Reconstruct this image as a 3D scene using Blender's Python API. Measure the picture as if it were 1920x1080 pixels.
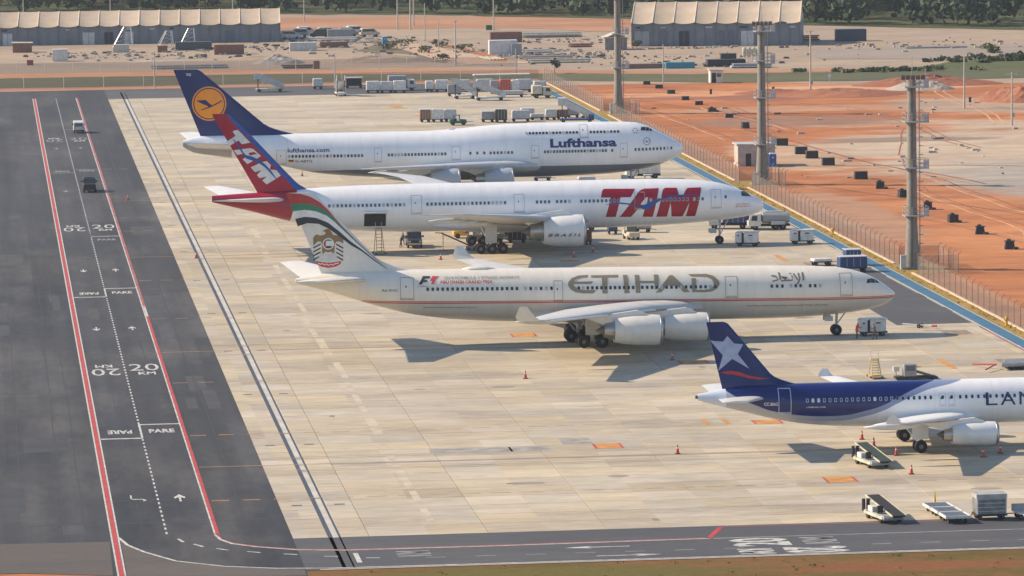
import bpy, bmesh, math, random
from mathutils import Vector, Matrix
RAD = math.radians
random.seed(7)
S = bpy.context.scene
for o in list(bpy.data.objects):
    bpy.data.objects.remove(o, do_unlink=True)
COL = S.collection

# ---------------------------------------------------------------- camera, sky, sun, exposure
cam_d = bpy.data.cameras.new('camera'); cam = bpy.data.objects.new('camera', cam_d); COL.objects.link(cam)
cam_d.sensor_width = 36.0; cam_d.sensor_fit = 'HORIZONTAL'; cam_d.lens = 165.0
cam_d.clip_start = 1.0; cam_d.clip_end = 8000.0
cf = Vector((0.1108015, 0.98800586, -0.10755205)); cr = Vector((0.99355489, -0.11272249, -0.01193011)); cu = Vector((0.02391055, 0.10553699, 0.99412787))
cam.matrix_world = Matrix(((cr.x, cu.x, -cf.x, 0), (cr.y, cu.y, -cf.y, 0), (cr.z, cu.z, -cf.z, 60.6), (0, 0, 0, 1)))
S.camera = cam
S.render.resolution_x = 1024; S.render.resolution_y = 576

SUN_EL, SUN_AZ = RAD(34.0), RAD(-18.0)          # height; heading the light travels towards, from +X
ld = Vector((math.cos(SUN_AZ)*math.cos(SUN_EL), math.sin(SUN_AZ)*math.cos(SUN_EL), -math.sin(SUN_EL)))
world = bpy.data.worlds.new('World'); S.world = world; world.use_nodes = True
wn = world.node_tree.nodes; wl = world.node_tree.links
bg = wn['Background']; sky = wn.new('ShaderNodeTexSky'); sky.sky_type = 'NISHITA'; sky.sun_disc = False
sky.sun_elevation = SUN_EL; sky.sun_rotation = math.atan2(-ld.x, -ld.y)
sky.air_density = 1.0; sky.dust_density = 0.8; sky.ozone_density = 1.0; sky.altitude = 700
wl.new(sky.outputs[0], bg.inputs[0]); bg.inputs[1].default_value = 0.125
sun_d = bpy.data.lights.new('sun', 'SUN'); sun = bpy.data.objects.new('sun', sun_d); COL.objects.link(sun)
sun_d.energy = 4.8; sun_d.angle = RAD(0.6); sun_d.color = (1.0, 0.82, 0.61)
sun.rotation_euler = ld.to_track_quat('-Z', 'Y').to_euler(); sun.location = (-50, 500, 200)
vs = S.view_settings; vs.view_transform = 'Standard'; vs.look = 'None'; vs.gamma = 1.0; vs.use_curve_mapping = False
vs.exposure = 0.55
S.cycles.max_bounces = 6; S.cycles.diffuse_bounces = 3; S.cycles.glossy_bounces = 3; S.cycles.transparent_max_bounces = 16
S.cycles.volume_bounces = 0
S.cycles.use_adaptive_sampling = True

# ---------------------------------------------------------------- materials
MATS = {}
def nd(nt, t, **kw):
    n = nt.nodes.new(t)
    for k, v in kw.items(): setattr(n, k, v)
    return n
def mat(name, col, rough=0.6, metal=0.0, var=0.12, scale=1.5, coat=0.0, bump=0.0, spec=0.5, obj=False):
    if name in MATS: return MATS[name]
    m = bpy.data.materials.new(name); m.use_nodes = True; nt = m.node_tree; b = nt.nodes['Principled BSDF']
    b.inputs['Roughness'].default_value = rough; b.inputs['Metallic'].default_value = metal
    b.inputs['Coat Weight'].default_value = coat; b.inputs['Coat Roughness'].default_value = 0.12
    b.inputs['Specular IOR Level'].default_value = spec
    g = nd(nt, 'ShaderNodeTexCoord'); n = nd(nt, 'ShaderNodeTexNoise'); n.inputs['Scale'].default_value = scale; n.inputs['Detail'].default_value = 5
    nt.links.new(g.outputs['Object'], n.inputs['Vector'])
    r = nd(nt, 'ShaderNodeValToRGB'); e = r.color_ramp.elements
    e[0].position = 0.32; e[1].position = 0.68
    e[0].color = (*[c*(1-var) for c in col], 1); e[1].color = (*[min(1, c*(1+var)) for c in col], 1)
    nt.links.new(n.outputs['Fac'], r.inputs['Fac']); nt.links.new(r.outputs[0], b.inputs['Base Color'])
    if bump:
        bp = nd(nt, 'ShaderNodeBump'); bp.inputs['Strength'].default_value = bump; bp.inputs['Distance'].default_value = 0.05
        nt.links.new(n.outputs['Fac'], bp.inputs['Height']); nt.links.new(bp.outputs[0], b.inputs['Normal'])
    MATS[name] = m
    return m

def ground_mat(name, cols, scales, rough=0.9, stretch=(1, 1), bump=0.3, cell=None, spec=0.3, blots=None, streak=None):
    """cols: three colours; noise at three scales mixes them; cell = (ox, sx, oy, sy, amount) gives every slab its own tone"""
    m = bpy.data.materials.new(name); m.use_nodes = True; nt = m.node_tree; L = nt.links.new; b = nt.nodes['Principled BSDF']
    b.inputs['Roughness'].default_value = rough; b.inputs['Specular IOR Level'].default_value = spec
    g = nd(nt, 'ShaderNodeNewGeometry'); mp = nd(nt, 'ShaderNodeMapping'); mp.inputs['Scale'].default_value = (stretch[0], stretch[1], 1)
    L(g.outputs['Position'], mp.inputs['Vector'])
    ns = []
    for i, s in enumerate(scales):
        n = nd(nt, 'ShaderNodeTexNoise'); n.inputs['Scale'].default_value = s; n.inputs['Detail'].default_value = 6; n.inputs['Roughness'].default_value = 0.62
        ad = nd(nt, 'ShaderNodeVectorMath', operation='ADD'); ad.inputs[1].default_value = (i*37.1, i*11.7, i*3)
        L(mp.outputs[0], ad.inputs[0]); L(ad.outputs[0], n.inputs['Vector']); ns.append(n)
    def ramp(src, a, c):
        r = nd(nt, 'ShaderNodeMapRange'); r.inputs['From Min'].default_value = a; r.inputs['From Max'].default_value = c; L(src, r.inputs['Value']); return r.outputs[0]
    m1 = nd(nt, 'ShaderNodeMix', data_type='RGBA'); m1.inputs['A'].default_value = (*cols[0], 1); m1.inputs['B'].default_value = (*cols[1], 1)
    L(ramp(ns[0].outputs['Fac'], 0.38, 0.62), m1.inputs['Factor'])
    m2 = nd(nt, 'ShaderNodeMix', data_type='RGBA'); L(m1.outputs['Result'], m2.inputs['A']); m2.inputs['B'].default_value = (*cols[2], 1)
    L(ramp(ns[1].outputs['Fac'], 0.5, 0.75), m2.inputs['Factor'])
    base = m2.outputs['Result']
    if blots:                                   # patches of another soil with ragged, gradual edges: (cx, cy, rx, ry, colour, noise scale)
        for bi, (bx_, by_, rx_, ry_, bc, bs) in enumerate(blots):
            s1 = nd(nt, 'ShaderNodeVectorMath', operation='SUBTRACT'); s1.inputs[1].default_value = (bx_, by_, 0); L(g.outputs['Position'], s1.inputs[0])
            s2 = nd(nt, 'ShaderNodeVectorMath', operation='MULTIPLY'); s2.inputs[1].default_value = (1/rx_, 1/ry_, 0); L(s1.outputs[0], s2.inputs[0])
            ln = nd(nt, 'ShaderNodeVectorMath', operation='LENGTH'); L(s2.outputs[0], ln.inputs[0])
            nn = nd(nt, 'ShaderNodeTexNoise'); nn.inputs['Scale'].default_value = bs; nn.inputs['Detail'].default_value = 7; nn.inputs['Roughness'].default_value = 0.65; L(mp.outputs[0], nn.inputs['Vector'])
            ad = nd(nt, 'ShaderNodeMath', operation='MULTIPLY_ADD'); ad.inputs[1].default_value = 1.5; L(nn.outputs['Fac'], ad.inputs[0]); L(ln.outputs['Value'], ad.inputs[2])
            mrb = nd(nt, 'ShaderNodeMapRange', interpolation_type='SMOOTHSTEP'); mrb.inputs['From Min'].default_value = 1.95; mrb.inputs['From Max'].default_value = 1.55; L(ad.outputs[0], mrb.inputs['Value'])
            mb_ = nd(nt, 'ShaderNodeMix', data_type='RGBA'); L(mrb.outputs[0], mb_.inputs['Factor']); L(base, mb_.inputs['A']); mb_.inputs['B'].default_value = (*bc, 1); base = mb_.outputs['Result']
    hs = nd(nt, 'ShaderNodeHueSaturation'); L(base, hs.inputs['Color'])
    val = ramp(ns[2].outputs['Fac'], 0.2, 0.8)
    mr = nd(nt, 'ShaderNodeMapRange'); mr.inputs['To Min'].default_value = 0.82; mr.inputs['To Max'].default_value = 1.18; L(val, mr.inputs['Value'])
    out = mr.outputs[0]
    if cell:
        ox, sx, oy, sy, amt = cell
        sp = nd(nt, 'ShaderNodeSeparateXYZ'); L(g.outputs['Position'], sp.inputs[0])
        def fl(src, o, s):
            a = nd(nt, 'ShaderNodeMath', operation='SUBTRACT'); a.inputs[1].default_value = o; L(src, a.inputs[0])
            d = nd(nt, 'ShaderNodeMath', operation='DIVIDE'); d.inputs[1].default_value = s; L(a.outputs[0], d.inputs[0])
            f = nd(nt, 'ShaderNodeMath', operation='FLOOR'); L(d.outputs[0], f.inputs[0]); return f.outputs[0]
        fx, fy = fl(sp.outputs[0], ox, sx), fl(sp.outputs[1], oy, sy)
        cb = nd(nt, 'ShaderNodeCombineXYZ'); L(fx, cb.inputs[0]); L(fy, cb.inputs[1])
        wn1 = nd(nt, 'ShaderNodeTexWhiteNoise', noise_dimensions='3D'); L(cb.outputs[0], wn1.inputs['Vector'])
        wn2 = nd(nt, 'ShaderNodeTexWhiteNoise', noise_dimensions='1D'); L(fy, wn2.inputs['W'])
        def mrr(src, a, c):
            r = nd(nt, 'ShaderNodeMapRange'); r.inputs['To Min'].default_value = a; r.inputs['To Max'].default_value = c; L(src, r.inputs['Value']); return r.outputs[0]
        p = nd(nt, 'ShaderNodeMath', operation='MULTIPLY'); L(mrr(wn1.outputs['Value'], 1-amt, 1+amt), p.inputs[0]); L(mrr(wn2.outputs['Value'], 1-amt*0.8, 1+amt*0.8), p.inputs[1])
        p2 = nd(nt, 'ShaderNodeMath', operation='MULTIPLY'); L(p.outputs[0], p2.inputs[0]); L(out, p2.inputs[1]); out = p2.outputs[0]
        fy2 = fl(sp.outputs[1], oy, sy/2); cb2 = nd(nt, 'ShaderNodeCombineXYZ'); L(fx, cb2.inputs[0]); L(fy2, cb2.inputs[1]); cb2.inputs[2].default_value = 7.3
        wn3 = nd(nt, 'ShaderNodeTexWhiteNoise', noise_dimensions='3D'); L(cb2.outputs[0], wn3.inputs['Vector'])
        p3 = nd(nt, 'ShaderNodeMath', operation='MULTIPLY'); L(out, p3.inputs[0]); L(mrr(wn3.outputs['Value'], 1-amt*0.6, 1+amt*0.6), p3.inputs[1]); out = p3.outputs[0]
        sa = mrr(wn1.outputs['Color'], 0.75, 1.25); L(sa, hs.inputs['Saturation'])
    if streak:                                  # long worn streaks: (scale x, scale y, amount)
        mp2 = nd(nt, 'ShaderNodeMapping'); mp2.inputs['Scale'].default_value = (streak[0], streak[1], 1); L(g.outputs['Position'], mp2.inputs['Vector'])
        n4 = nd(nt, 'ShaderNodeTexNoise'); n4.inputs['Scale'].default_value = 1.0; n4.inputs['Detail'].default_value = 3; L(mp2.outputs[0], n4.inputs['Vector'])
        r4 = nd(nt, 'ShaderNodeMapRange'); r4.inputs['From Min'].default_value = 0.3; r4.inputs['From Max'].default_value = 0.7; r4.inputs['To Min'].default_value = 1-streak[2]; r4.inputs['To Max'].default_value = 1+streak[2]; L(n4.outputs['Fac'], r4.inputs['Value'])
        p4 = nd(nt, 'ShaderNodeMath', operation='MULTIPLY'); L(out, p4.inputs[0]); L(r4.outputs[0], p4.inputs[1]); out = p4.outputs[0]
    L(out, hs.inputs['Value']); L(hs.outputs[0], b.inputs['Base Color'])
    if bump:
        bp = nd(nt, 'ShaderNodeBump'); bp.inputs['Strength'].default_value = bump; bp.inputs['Distance'].default_value = 0.1
        L(ns[2].outputs['Fac'], bp.inputs['Height']); L(bp.outputs[0], b.inputs['Normal'])
    MATS[name] = m
    return m

# ---------------------------------------------------------------- mesh helpers
class MB:
    def __init__(s): s.v = []; s.f = []
    def add(s, vs_, fs, M=None):
        o = len(s.v)
        s.v += [tuple(M @ Vector(p)) if M else tuple(p) for p in vs_]
        s.f += [tuple(i+o for i in f) for f in fs]; return s
    def box(s, c, d, M=None, taper=1.0):
        x, y, z = c; a, b, h = d[0]/2, d[1]/2, d[2]/2; t = taper
        vs_ = [(x-a, y-b, z-h), (x+a, y-b, z-h), (x+a, y+b, z-h), (x-a, y+b, z-h), (x-a*t, y-b*t, z+h), (x+a*t, y-b*t, z+h), (x+a*t, y+b*t, z+h), (x-a*t, y+b*t, z+h)]
        return s.add(vs_, [(0, 3, 2, 1), (4, 5, 6, 7), (0, 1, 5, 4), (1, 2, 6, 5), (2, 3, 7, 6), (3, 0, 4, 7)], M)
    def cyl(s, p0, p1, r0, r1=None, n=12, caps=True):
        r1 = r0 if r1 is None else r1
        p0, p1 = Vector(p0), Vector(p1); d = (p1-p0).normalized()
        u = d.orthogonal().normalized(); w = d.cross(u)
        vs_ = []
        for p, r in ((p0, r0), (p1, r1)):
            for i in range(n):
                a = 2*math.pi*i/n; vs_.append(p+u*math.cos(a)*r+w*math.sin(a)*r)
        fs = [(i, (i+1) % n, n+(i+1) % n, n+i) for i in range(n)]
        if caps: fs += [tuple(range(n-1, -1, -1)), tuple(range(n, 2*n))]
        return s.add(vs_, fs)
    def lathe(s, prof, axis='x', c=(0, 0, 0), n=28, sy=1.0, caps=True):
        """prof: (along, radius); ring around axis"""
        vs_ = []
        for a, r in prof:
            for i in range(n):
                t = 2*math.pi*i/n; p, q = r*math.cos(t), r*math.sin(t)*sy
                vs_.append({'x': (c[0]+a, c[1]+p, c[2]+q), 'y': (c[0]+p, c[1]+a, c[2]+q), 'z': (c[0]+p, c[1]+q, c[2]+a)}[axis])
        fs = []
        for k in range(len(prof)-1):
            for i in range(n):
                fs.append((k*n+i, k*n+(i+1) % n, (k+1)*n+(i+1) % n, (k+1)*n+i))
        if caps: fs += [tuple(range(n-1, -1, -1)), tuple(range((len(prof)-1)*n, len(prof)*n))]
        return s.add(vs_, fs)
    def prism(s, poly, y0, y1, M=None, inset=None):
        """poly in (x, z), extruded along y"""
        n = len(poly)
        vs_ = [(x, y0, z) for x, z in poly]+[(x, y1, z) for x, z in poly]
        fs = [tuple(range(n)), tuple(range(2*n-1, n-1, -1))]+[(i, n+i, n+(i+1) % n, (i+1) % n) for i in range(n)]
        return s.add(vs_, fs, M)
    def loft(s, rings, close=True):
        n = len(rings[0]); vs_ = [p for r in rings for p in r]; fs = []
        for k in range(len(rings)-1):
            for i in range(n):
                fs.append((k*n+i, k*n+(i+1) % n, (k+1)*n+(i+1) % n, (k+1)*n+i))
        if close: fs += [tuple(range(n-1, -1, -1)), tuple(range((len(rings)-1)*n, len(rings)*n))]
        return s.add(vs_, fs)
    def mesh(s, name, m, smooth=False, angle=None):
        me = bpy.data.meshes.new(name); me.from_pydata(s.v, [], s.f); me.update()
        bm = bmesh.new(); bm.from_mesh(me); bmesh.ops.recalc_face_normals(bm, faces=bm.faces); bm.to_mesh(me); bm.free()
        me.materials.append(m)
        if smooth:
            for p in me.polygons: p.use_smooth = True
            if angle: me.set_sharp_from_angle(angle=RAD(angle))
        return me
    def build(s, name, m, parent=None, smooth=False, angle=None, loc=None, rot=None):
        return put(name, s.mesh(name, m, smooth, angle), parent, loc, rot)
def put(name, me, parent=None, loc=None, rot=None):
    o = bpy.data.objects.new(name, me); COL.objects.link(o)
    if parent: o.parent = parent
    if loc: o.location = loc
    if rot: o.rotation_euler = rot
    return o
def tag(o, label=None, cat=None, group=None, kind=None):
    for k, v in (('label', label), ('category', cat), ('group', group), ('kind', kind)):
        if v: o[k] = v
    return o
def thing(name, label, cat, loc=(0, 0, 0), rz=0.0, group=None):
    o = bpy.data.objects.new(name, None); COL.objects.link(o); o.empty_display_size = 0.5
    o.location = loc; o.rotation_euler = (0, 0, rz)
    return tag(o, label, cat, group)
def struct(o): o['kind'] = 'structure'; return o
def copy_tree(o, parent=None):
    c = o.copy(); COL.objects.link(c); c.parent = parent
    for ch in list(o.children): copy_tree(ch, c)
    return c

def flat_mesh(polys, text=None, bold=0.0, shear=0.0, box=None):
    """2D outlines (even-odd filled) or built-in-font text to a flat mesh: list of verts (u, v), faces"""
    if text is not None:
        cu_ = bpy.data.curves.new('tmp', 'FONT'); cu_.body = text; cu_.offset = bold; cu_.shear = shear; cu_.resolution_u = 2
    else:
        cu_ = bpy.data.curves.new('tmp', 'CURVE'); cu_.dimensions = '2D'; cu_.fill_mode = 'BOTH'
        for p in polys:
            sp = cu_.splines.new('POLY'); sp.points.add(len(p)-1); sp.use_cyclic_u = True
            for i, (x, y) in enumerate(p): sp.points[i].co = (x, y, 0, 1)
    ob = bpy.data.objects.new('tmp', cu_); COL.objects.link(ob)
    dg = bpy.context.evaluated_depsgraph_get(); me = ob.evaluated_get(dg).to_mesh()
    vv = [tuple(v.co[:2]) for v in me.vertices]; ff = [tuple(p.vertices) for p in me.polygons]
    ob.evaluated_get(dg).to_mesh_clear(); bpy.data.objects.remove(ob); bpy.data.curves.remove(cu_)
    if box:
        x0, y0, x1, y1 = box; xs = [v[0] for v in vv]; ys = [v[1] for v in vv]
        a, b_, c, d = min(xs), max(xs), min(ys), max(ys)
        vv = [(x0+(v[0]-a)/(b_-a)*(x1-x0), y0+(v[1]-c)/(d-c)*(y1-y0)) for v in vv]
    return vv, ff
def decal(name, fm, mapper, m, parent, step=0.25, ustep=None):
    """lay a flat mesh on a curved surface: mapper(u, v) -> point"""
    vv, ff = fm
    bm = bmesh.new(); bv = [bm.verts.new((x, y, 0)) for x, y in vv]
    for f in ff:
        try: bm.faces.new([bv[i] for i in f])
        except ValueError: pass
    for axis, st in ((1, step), (0, ustep)):
        if not st: continue
        lo = min(v.co[axis] for v in bm.verts); hi = max(v.co[axis] for v in bm.verts); t = lo+st
        while t < hi:
            co = [0, 0, 0]; no = [0, 0, 0]; co[axis] = t; no[axis] = 1
            bmesh.ops.bisect_plane(bm, geom=bm.verts[:]+bm.edges[:]+bm.faces[:], plane_co=co, plane_no=no, dist=1e-5); t += st
    bmesh.ops.remove_doubles(bm, verts=bm.verts[:], dist=1e-5)
    for v in bm.verts: v.co = mapper(v.co.x, v.co.y)
    me = bpy.data.meshes.new(name); bm.to_mesh(me); bm.free(); me.materials.append(m)
    return put(name, me, parent)
def pchip(pts):
    pts = sorted(pts); X = [p[0] for p in pts]; Y = [p[1] for p in pts]; n = len(X)
    h = [X[i+1]-X[i] for i in range(n-1)]; d = [(Y[i+1]-Y[i])/h[i] for i in range(n-1)]; m = [d[0]]+[0]*(n-2)+[d[-1]]
    for i in range(1, n-1):
        if d[i-1]*d[i] > 0:
            w1, w2 = 2*h[i]+h[i-1], h[i]+2*h[i-1]; m[i] = (w1+w2)/(w1/d[i-1]+w2/d[i])
    def f(x):
        if x <= X[0]: return Y[0]
        if x >= X[-1]: return Y[-1]
        i = max(j for j in range(n-1) if X[j] <= x); t = (x-X[i])/h[i]
        return (2*t**3-3*t**2+1)*Y[i]+(t**3-2*t**2+t)*h[i]*m[i]+(-2*t**3+3*t**2)*Y[i+1]+(t**3-t**2)*h[i]*m[i+1]
    return f
GFX={
'tam_T':[[(-21.85,6.66),(-21.67,7.41),(-21.52,7.62),(-21.28,7.73),(-17.31,7.66),(-17.95,6.62),(-19.29,6.65),(-19.94,4.08),(-21.25,4.11),(-20.57,6.63)]],
'tam_A':[[(-19.41,4.07),(-17.0,7.16),(-16.6,7.48),(-16.08,7.64),(-14.21,7.67),(-15.07,3.99),(-16.39,4.02),(-16.14,5.12),(-16.98,5.14),(-17.92,4.04)],[(-15.69,6.57),(-16.02,6.53),(-16.72,5.64),(-15.92,5.62)]],
'tam_M':[[(-14.6,3.98),(-13.76,7.28),(-13.61,7.54),(-13.32,7.69),(-11.84,7.67),(-11.59,6.74),(-11.03,6.73),(-10.73,7.28),(-10.4,7.62),(-8.58,7.63),(-9.45,3.92),(-10.68,3.95),(-10.27,5.82),(-11.12,3.94),(-12.58,3.97),(-12.76,5.81),(-13.19,3.97)]],
'tam_sw':[[(-21.38,5.67),(-20.61,5.94),(-19.3,5.99),(-17.99,5.81),(-16.69,5.42),(-16.25,5.59),(-15.08,6.11),(-13.98,6.38),(-12.89,6.64),(-11.43,6.79),(-8.8,6.81),(-11.43,6.62),(-12.89,6.46),(-13.99,6.19),(-14.72,5.74),(-15.38,5.17),(-15.82,4.97),(-16.25,5.01),(-16.98,5.35),(-18.0,5.63),(-19.3,5.8),(-20.61,5.8)]],
'tamf_T':[[(-69.59,16.12),(-69.41,16.3),(-68.78,16.39),(-66.91,14.4),(-68.24,14.18),(-68.71,14.78),(-70.04,13.98),(-70.57,14.58),(-69.17,15.48)]],
'tamf_A':[[(-69.74,13.71),(-67.29,14.01),(-66.7,13.86),(-65.52,12.76),(-67.63,11.55),(-68.37,12.3),(-67.68,12.76),(-68.06,13.21),(-69.14,12.98)],[(-67.45,13.28),(-66.57,13.41),(-66.16,13.11),(-67.24,12.87)]],
'tamf_M':[[(-67.6,11.48),(-65.71,12.28),(-65.12,12.38),(-64.47,11.78),(-64.67,11.08),(-63.67,10.98),(-62.98,10.1),(-65.18,8.78),(-65.86,9.43),(-65.09,10.0),(-66.26,9.76),(-66.65,10.28),(-65.87,11.04),(-66.94,10.7)]],
'tamf_sw':[[(-69.49,15.18),(-68.82,14.63),(-68.1,13.55),(-67.75,12.95),(-67.02,12.79),(-66.0,12.33),(-65.13,11.65),(-64.41,10.82),(-63.7,9.76),(-63.78,9.71),(-64.56,10.6),(-65.28,11.36),(-66.15,11.96),(-66.95,12.24),(-67.61,12.46),(-68.25,13.4),(-68.92,14.49)]],
'tamf_LE':[[(-70.02,18.27),(-69.77,18.29),(-66.82,15.36),(-63.66,11.91),(-61.42,9.51),(-59.97,8.12),(-61.08,8.14),(-62.52,9.68),(-64.54,11.93),(-67.7,15.52),(-69.42,17.39)]],
'eti':[[(-34.02,7.41),(-35.05,7.36),(-35.81,7.12),(-36.23,6.72),(-36.3,6.42),(-36.04,5.97),(-35.52,5.66),(-34.69,5.53),(-33.56,5.51),(-33.25,5.86),(-34.46,5.88),(-35.21,6.0),(-35.63,6.31),(-35.69,6.52),(-33.78,6.52),(-33.52,6.77),(-35.66,6.75),(-35.35,7.01),(-34.67,7.17),(-34.22,7.18)],[(-33.69,7.37),(-30.75,7.39),(-30.9,7.17),(-32.0,7.16),(-32.02,5.49),(-32.59,5.5),(-32.58,7.17),(-33.77,7.16)],[(-30.25,7.37),(-29.77,7.37),(-29.63,5.5),(-30.19,5.5)],[(-28.98,7.37),(-28.51,7.37),(-28.49,6.77),(-26.9,6.75),(-26.89,7.38),(-26.41,7.38),(-26.42,6.22),(-26.72,5.88),(-26.88,5.88),(-26.87,6.53),(-28.46,6.54),(-28.44,5.52),(-28.95,5.52)],[(-25.2,7.29),(-24.85,7.32),(-23.05,5.58),(-23.73,5.54),(-24.4,6.23),(-25.51,6.24),(-26.18,5.57),(-26.79,5.53)],[(-23.11,7.39),(-21.14,7.41),(-20.38,7.22),(-19.85,6.71),(-19.78,6.34),(-20.09,5.89),(-20.69,5.59),(-21.45,5.52),(-22.82,5.54),(-22.81,7.0),(-22.32,6.99),(-22.33,5.79),(-21.45,5.78),(-20.84,5.89),(-20.46,6.19),(-20.41,6.49),(-20.61,6.87),(-21.14,7.13),(-22.88,7.2)]],
'arab':[[(-10.69,7.47),(-10.65,6.65),(-10.47,6.66),(-10.52,7.48)],[(-11.14,7.41),(-11.05,6.8),(-11.33,6.33),(-11.19,6.25),(-10.9,6.77),(-10.99,7.43)],[(-11.66,7.32),(-11.26,6.66),(-11.13,6.73),(-11.54,7.4)],[(-11.87,7.17),(-11.79,6.77),(-13.04,6.72),(-13.03,6.58),(-11.74,6.64),(-11.72,7.18)],[(-12.97,7.0),(-12.35,6.94),(-12.66,6.79),(-12.58,6.69),(-12.26,7.04),(-12.96,7.12)],[(-13.27,7.49),(-13.18,6.74),(-13.02,6.75),(-13.11,7.51)],[(-14.05,7.09),(-13.64,7.07),(-13.41,6.79),(-14.0,6.67),(-13.97,6.53),(-13.29,6.71),(-13.56,7.19),(-14.04,7.23)],[(-12.08,7.43),(-11.98,7.43),(-11.98,7.32),(-12.08,7.32)],[(-11.92,7.43),(-11.83,7.43),(-11.83,7.32),(-11.92,7.32)]],
'arab2':[[(-16.81,4.02),(-16.69,3.92),(-16.59,4.01),(-16.49,3.92),(-16.41,4.01),(-16.3,3.82),(-16.17,4.02),(-16.23,4.05),(-16.3,3.88),(-16.38,4.07),(-16.49,3.98),(-16.59,4.07),(-16.69,3.98),(-16.76,4.07)],[(-16.11,4.02),(-15.97,3.92),(-15.85,4.01),(-15.73,3.92),(-15.63,4.01),(-15.5,3.82),(-15.35,4.02),(-15.4,4.06),(-15.5,3.88),(-15.6,4.07),(-15.73,3.98),(-15.85,4.08),(-15.97,3.98),(-16.07,4.07)],[(-15.2,4.02),(-15.03,3.92),(-14.88,4.01),(-14.72,3.92),(-14.57,4.01),(-14.41,3.82),(-14.23,4.02),(-14.28,4.06),(-14.41,3.88),(-14.55,4.07),(-14.72,3.98),(-14.88,4.08),(-15.03,3.98),(-15.17,4.07)],[(-14.17,4.02),(-14.0,3.92),(-13.84,4.02),(-13.68,3.92),(-13.53,4.01),(-13.37,3.82),(-13.18,4.02),(-13.23,4.06),(-13.37,3.88),(-13.51,4.07),(-13.68,3.98),(-13.84,4.08),(-14.0,3.99),(-14.14,4.08)],[(-13.15,4.03),(-12.99,3.92),(-12.85,4.02),(-12.72,3.92),(-12.59,4.02),(-12.44,3.82),(-12.28,4.02),(-12.33,4.06),(-12.44,3.89),(-12.57,4.08),(-12.72,3.98),(-12.85,4.08),(-12.99,3.99),(-13.11,4.08)],[(-12.18,4.03),(-12.01,3.93),(-11.86,4.02),(-11.71,3.92),(-11.57,4.02),(-11.41,3.83),(-11.23,4.02),(-11.28,4.06),(-11.41,3.89),(-11.55,4.08),(-11.71,3.99),(-11.86,4.08),(-12.01,3.99),(-12.14,4.08)],[(-11.15,4.03),(-11.04,3.93),(-10.95,4.02),(-10.86,3.93),(-10.79,4.02),(-10.68,3.83),(-10.56,4.04),(-10.62,4.06),(-10.68,3.89),(-10.76,4.08),(-10.86,3.99),(-10.95,4.09),(-11.04,3.99),(-11.11,4.08)],[(-10.42,4.03),(-10.25,3.93),(-10.11,4.02),(-9.96,3.93),(-9.82,4.02),(-9.66,3.83),(-9.49,4.03),(-9.54,4.07),(-9.66,3.89),(-9.8,4.08),(-9.96,3.99),(-10.1,4.09),(-10.25,3.99),(-10.38,4.08)],[(-9.34,4.03),(-9.2,3.93),(-9.07,4.02),(-8.95,3.93),(-8.84,4.02),(-8.7,3.83),(-8.55,4.03),(-8.6,4.07),(-8.7,3.89),(-8.81,4.08),(-8.95,3.99),(-9.07,4.09),(-9.2,3.99),(-9.3,4.08)],[(-8.49,4.04),(-8.37,3.93),(-8.27,4.03),(-8.18,3.93),(-8.1,4.03),(-7.99,3.83),(-7.86,4.04),(-7.92,4.07),(-7.99,3.9),(-8.07,4.08),(-8.18,3.99),(-8.27,4.09),(-8.37,4.0),(-8.44,4.08)]],
'eti_red':[[(-66.55,16.41),(-64.95,16.28),(-63.91,15.97),(-62.87,15.36),(-61.99,14.53),(-60.67,12.95),(-58.9,11.13),(-57.13,9.47),(-55.62,8.13),(-55.6,8.11),(-57.05,9.35),(-58.78,10.94),(-60.37,12.53),(-61.62,13.86),(-62.44,14.6),(-63.47,15.07),(-64.66,15.29),(-66.08,15.15)]],
'eti_green':[[(-66.08,15.15),(-64.66,15.29),(-63.47,15.07),(-62.44,14.6),(-61.62,13.86),(-60.37,12.53),(-58.78,10.94),(-57.05,9.35),(-55.6,8.11),(-55.59,8.1),(-56.98,9.22),(-58.68,10.74),(-60.08,12.05),(-61.26,13.19),(-62.15,13.92),(-63.33,14.41),(-64.53,14.57),(-65.8,14.4)]],
'eti_white':[[(-65.8,14.4),(-64.53,14.57),(-63.33,14.41),(-62.15,13.92),(-61.26,13.19),(-60.08,12.05),(-58.68,10.74),(-56.98,9.22),(-55.59,8.1),(-55.57,8.08),(-56.91,9.07),(-58.54,10.38),(-59.65,11.17),(-60.68,12.11),(-62.01,13.17),(-63.35,13.72),(-64.54,13.81),(-65.54,13.59)]],
'eti_black':[[(-65.54,13.59),(-64.54,13.81),(-63.35,13.72),(-62.01,13.17),(-60.68,12.11),(-59.65,11.17),(-58.54,10.38),(-56.91,9.07),(-55.57,8.08),(-55.56,8.05),(-56.84,8.89),(-58.44,10.08),(-59.65,10.78),(-60.69,11.6),(-61.87,12.48),(-63.06,13.06),(-64.25,13.13),(-65.27,12.78)]],
'em_gold':[[(-62.62,12.27),(-62.41,12.39),(-62.07,12.52),(-61.84,12.44),(-61.66,12.17),(-61.49,11.85),(-61.07,11.78),(-60.83,11.88),(-60.59,11.83),(-60.38,11.59),(-60.38,10.9),(-60.84,11.15),(-61.14,11.11),(-61.31,10.82),(-61.33,9.98),(-61.52,9.85),(-61.7,10.03),(-62.0,9.95),(-62.29,10.04),(-62.54,9.8),(-62.68,9.99),(-62.65,10.83),(-62.8,11.12),(-63.11,11.16),(-63.6,10.69),(-63.61,11.56),(-63.43,11.8),(-63.22,11.92),(-62.92,11.78),(-62.44,11.84),(-62.25,12.03),(-62.35,12.18)]],
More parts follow.
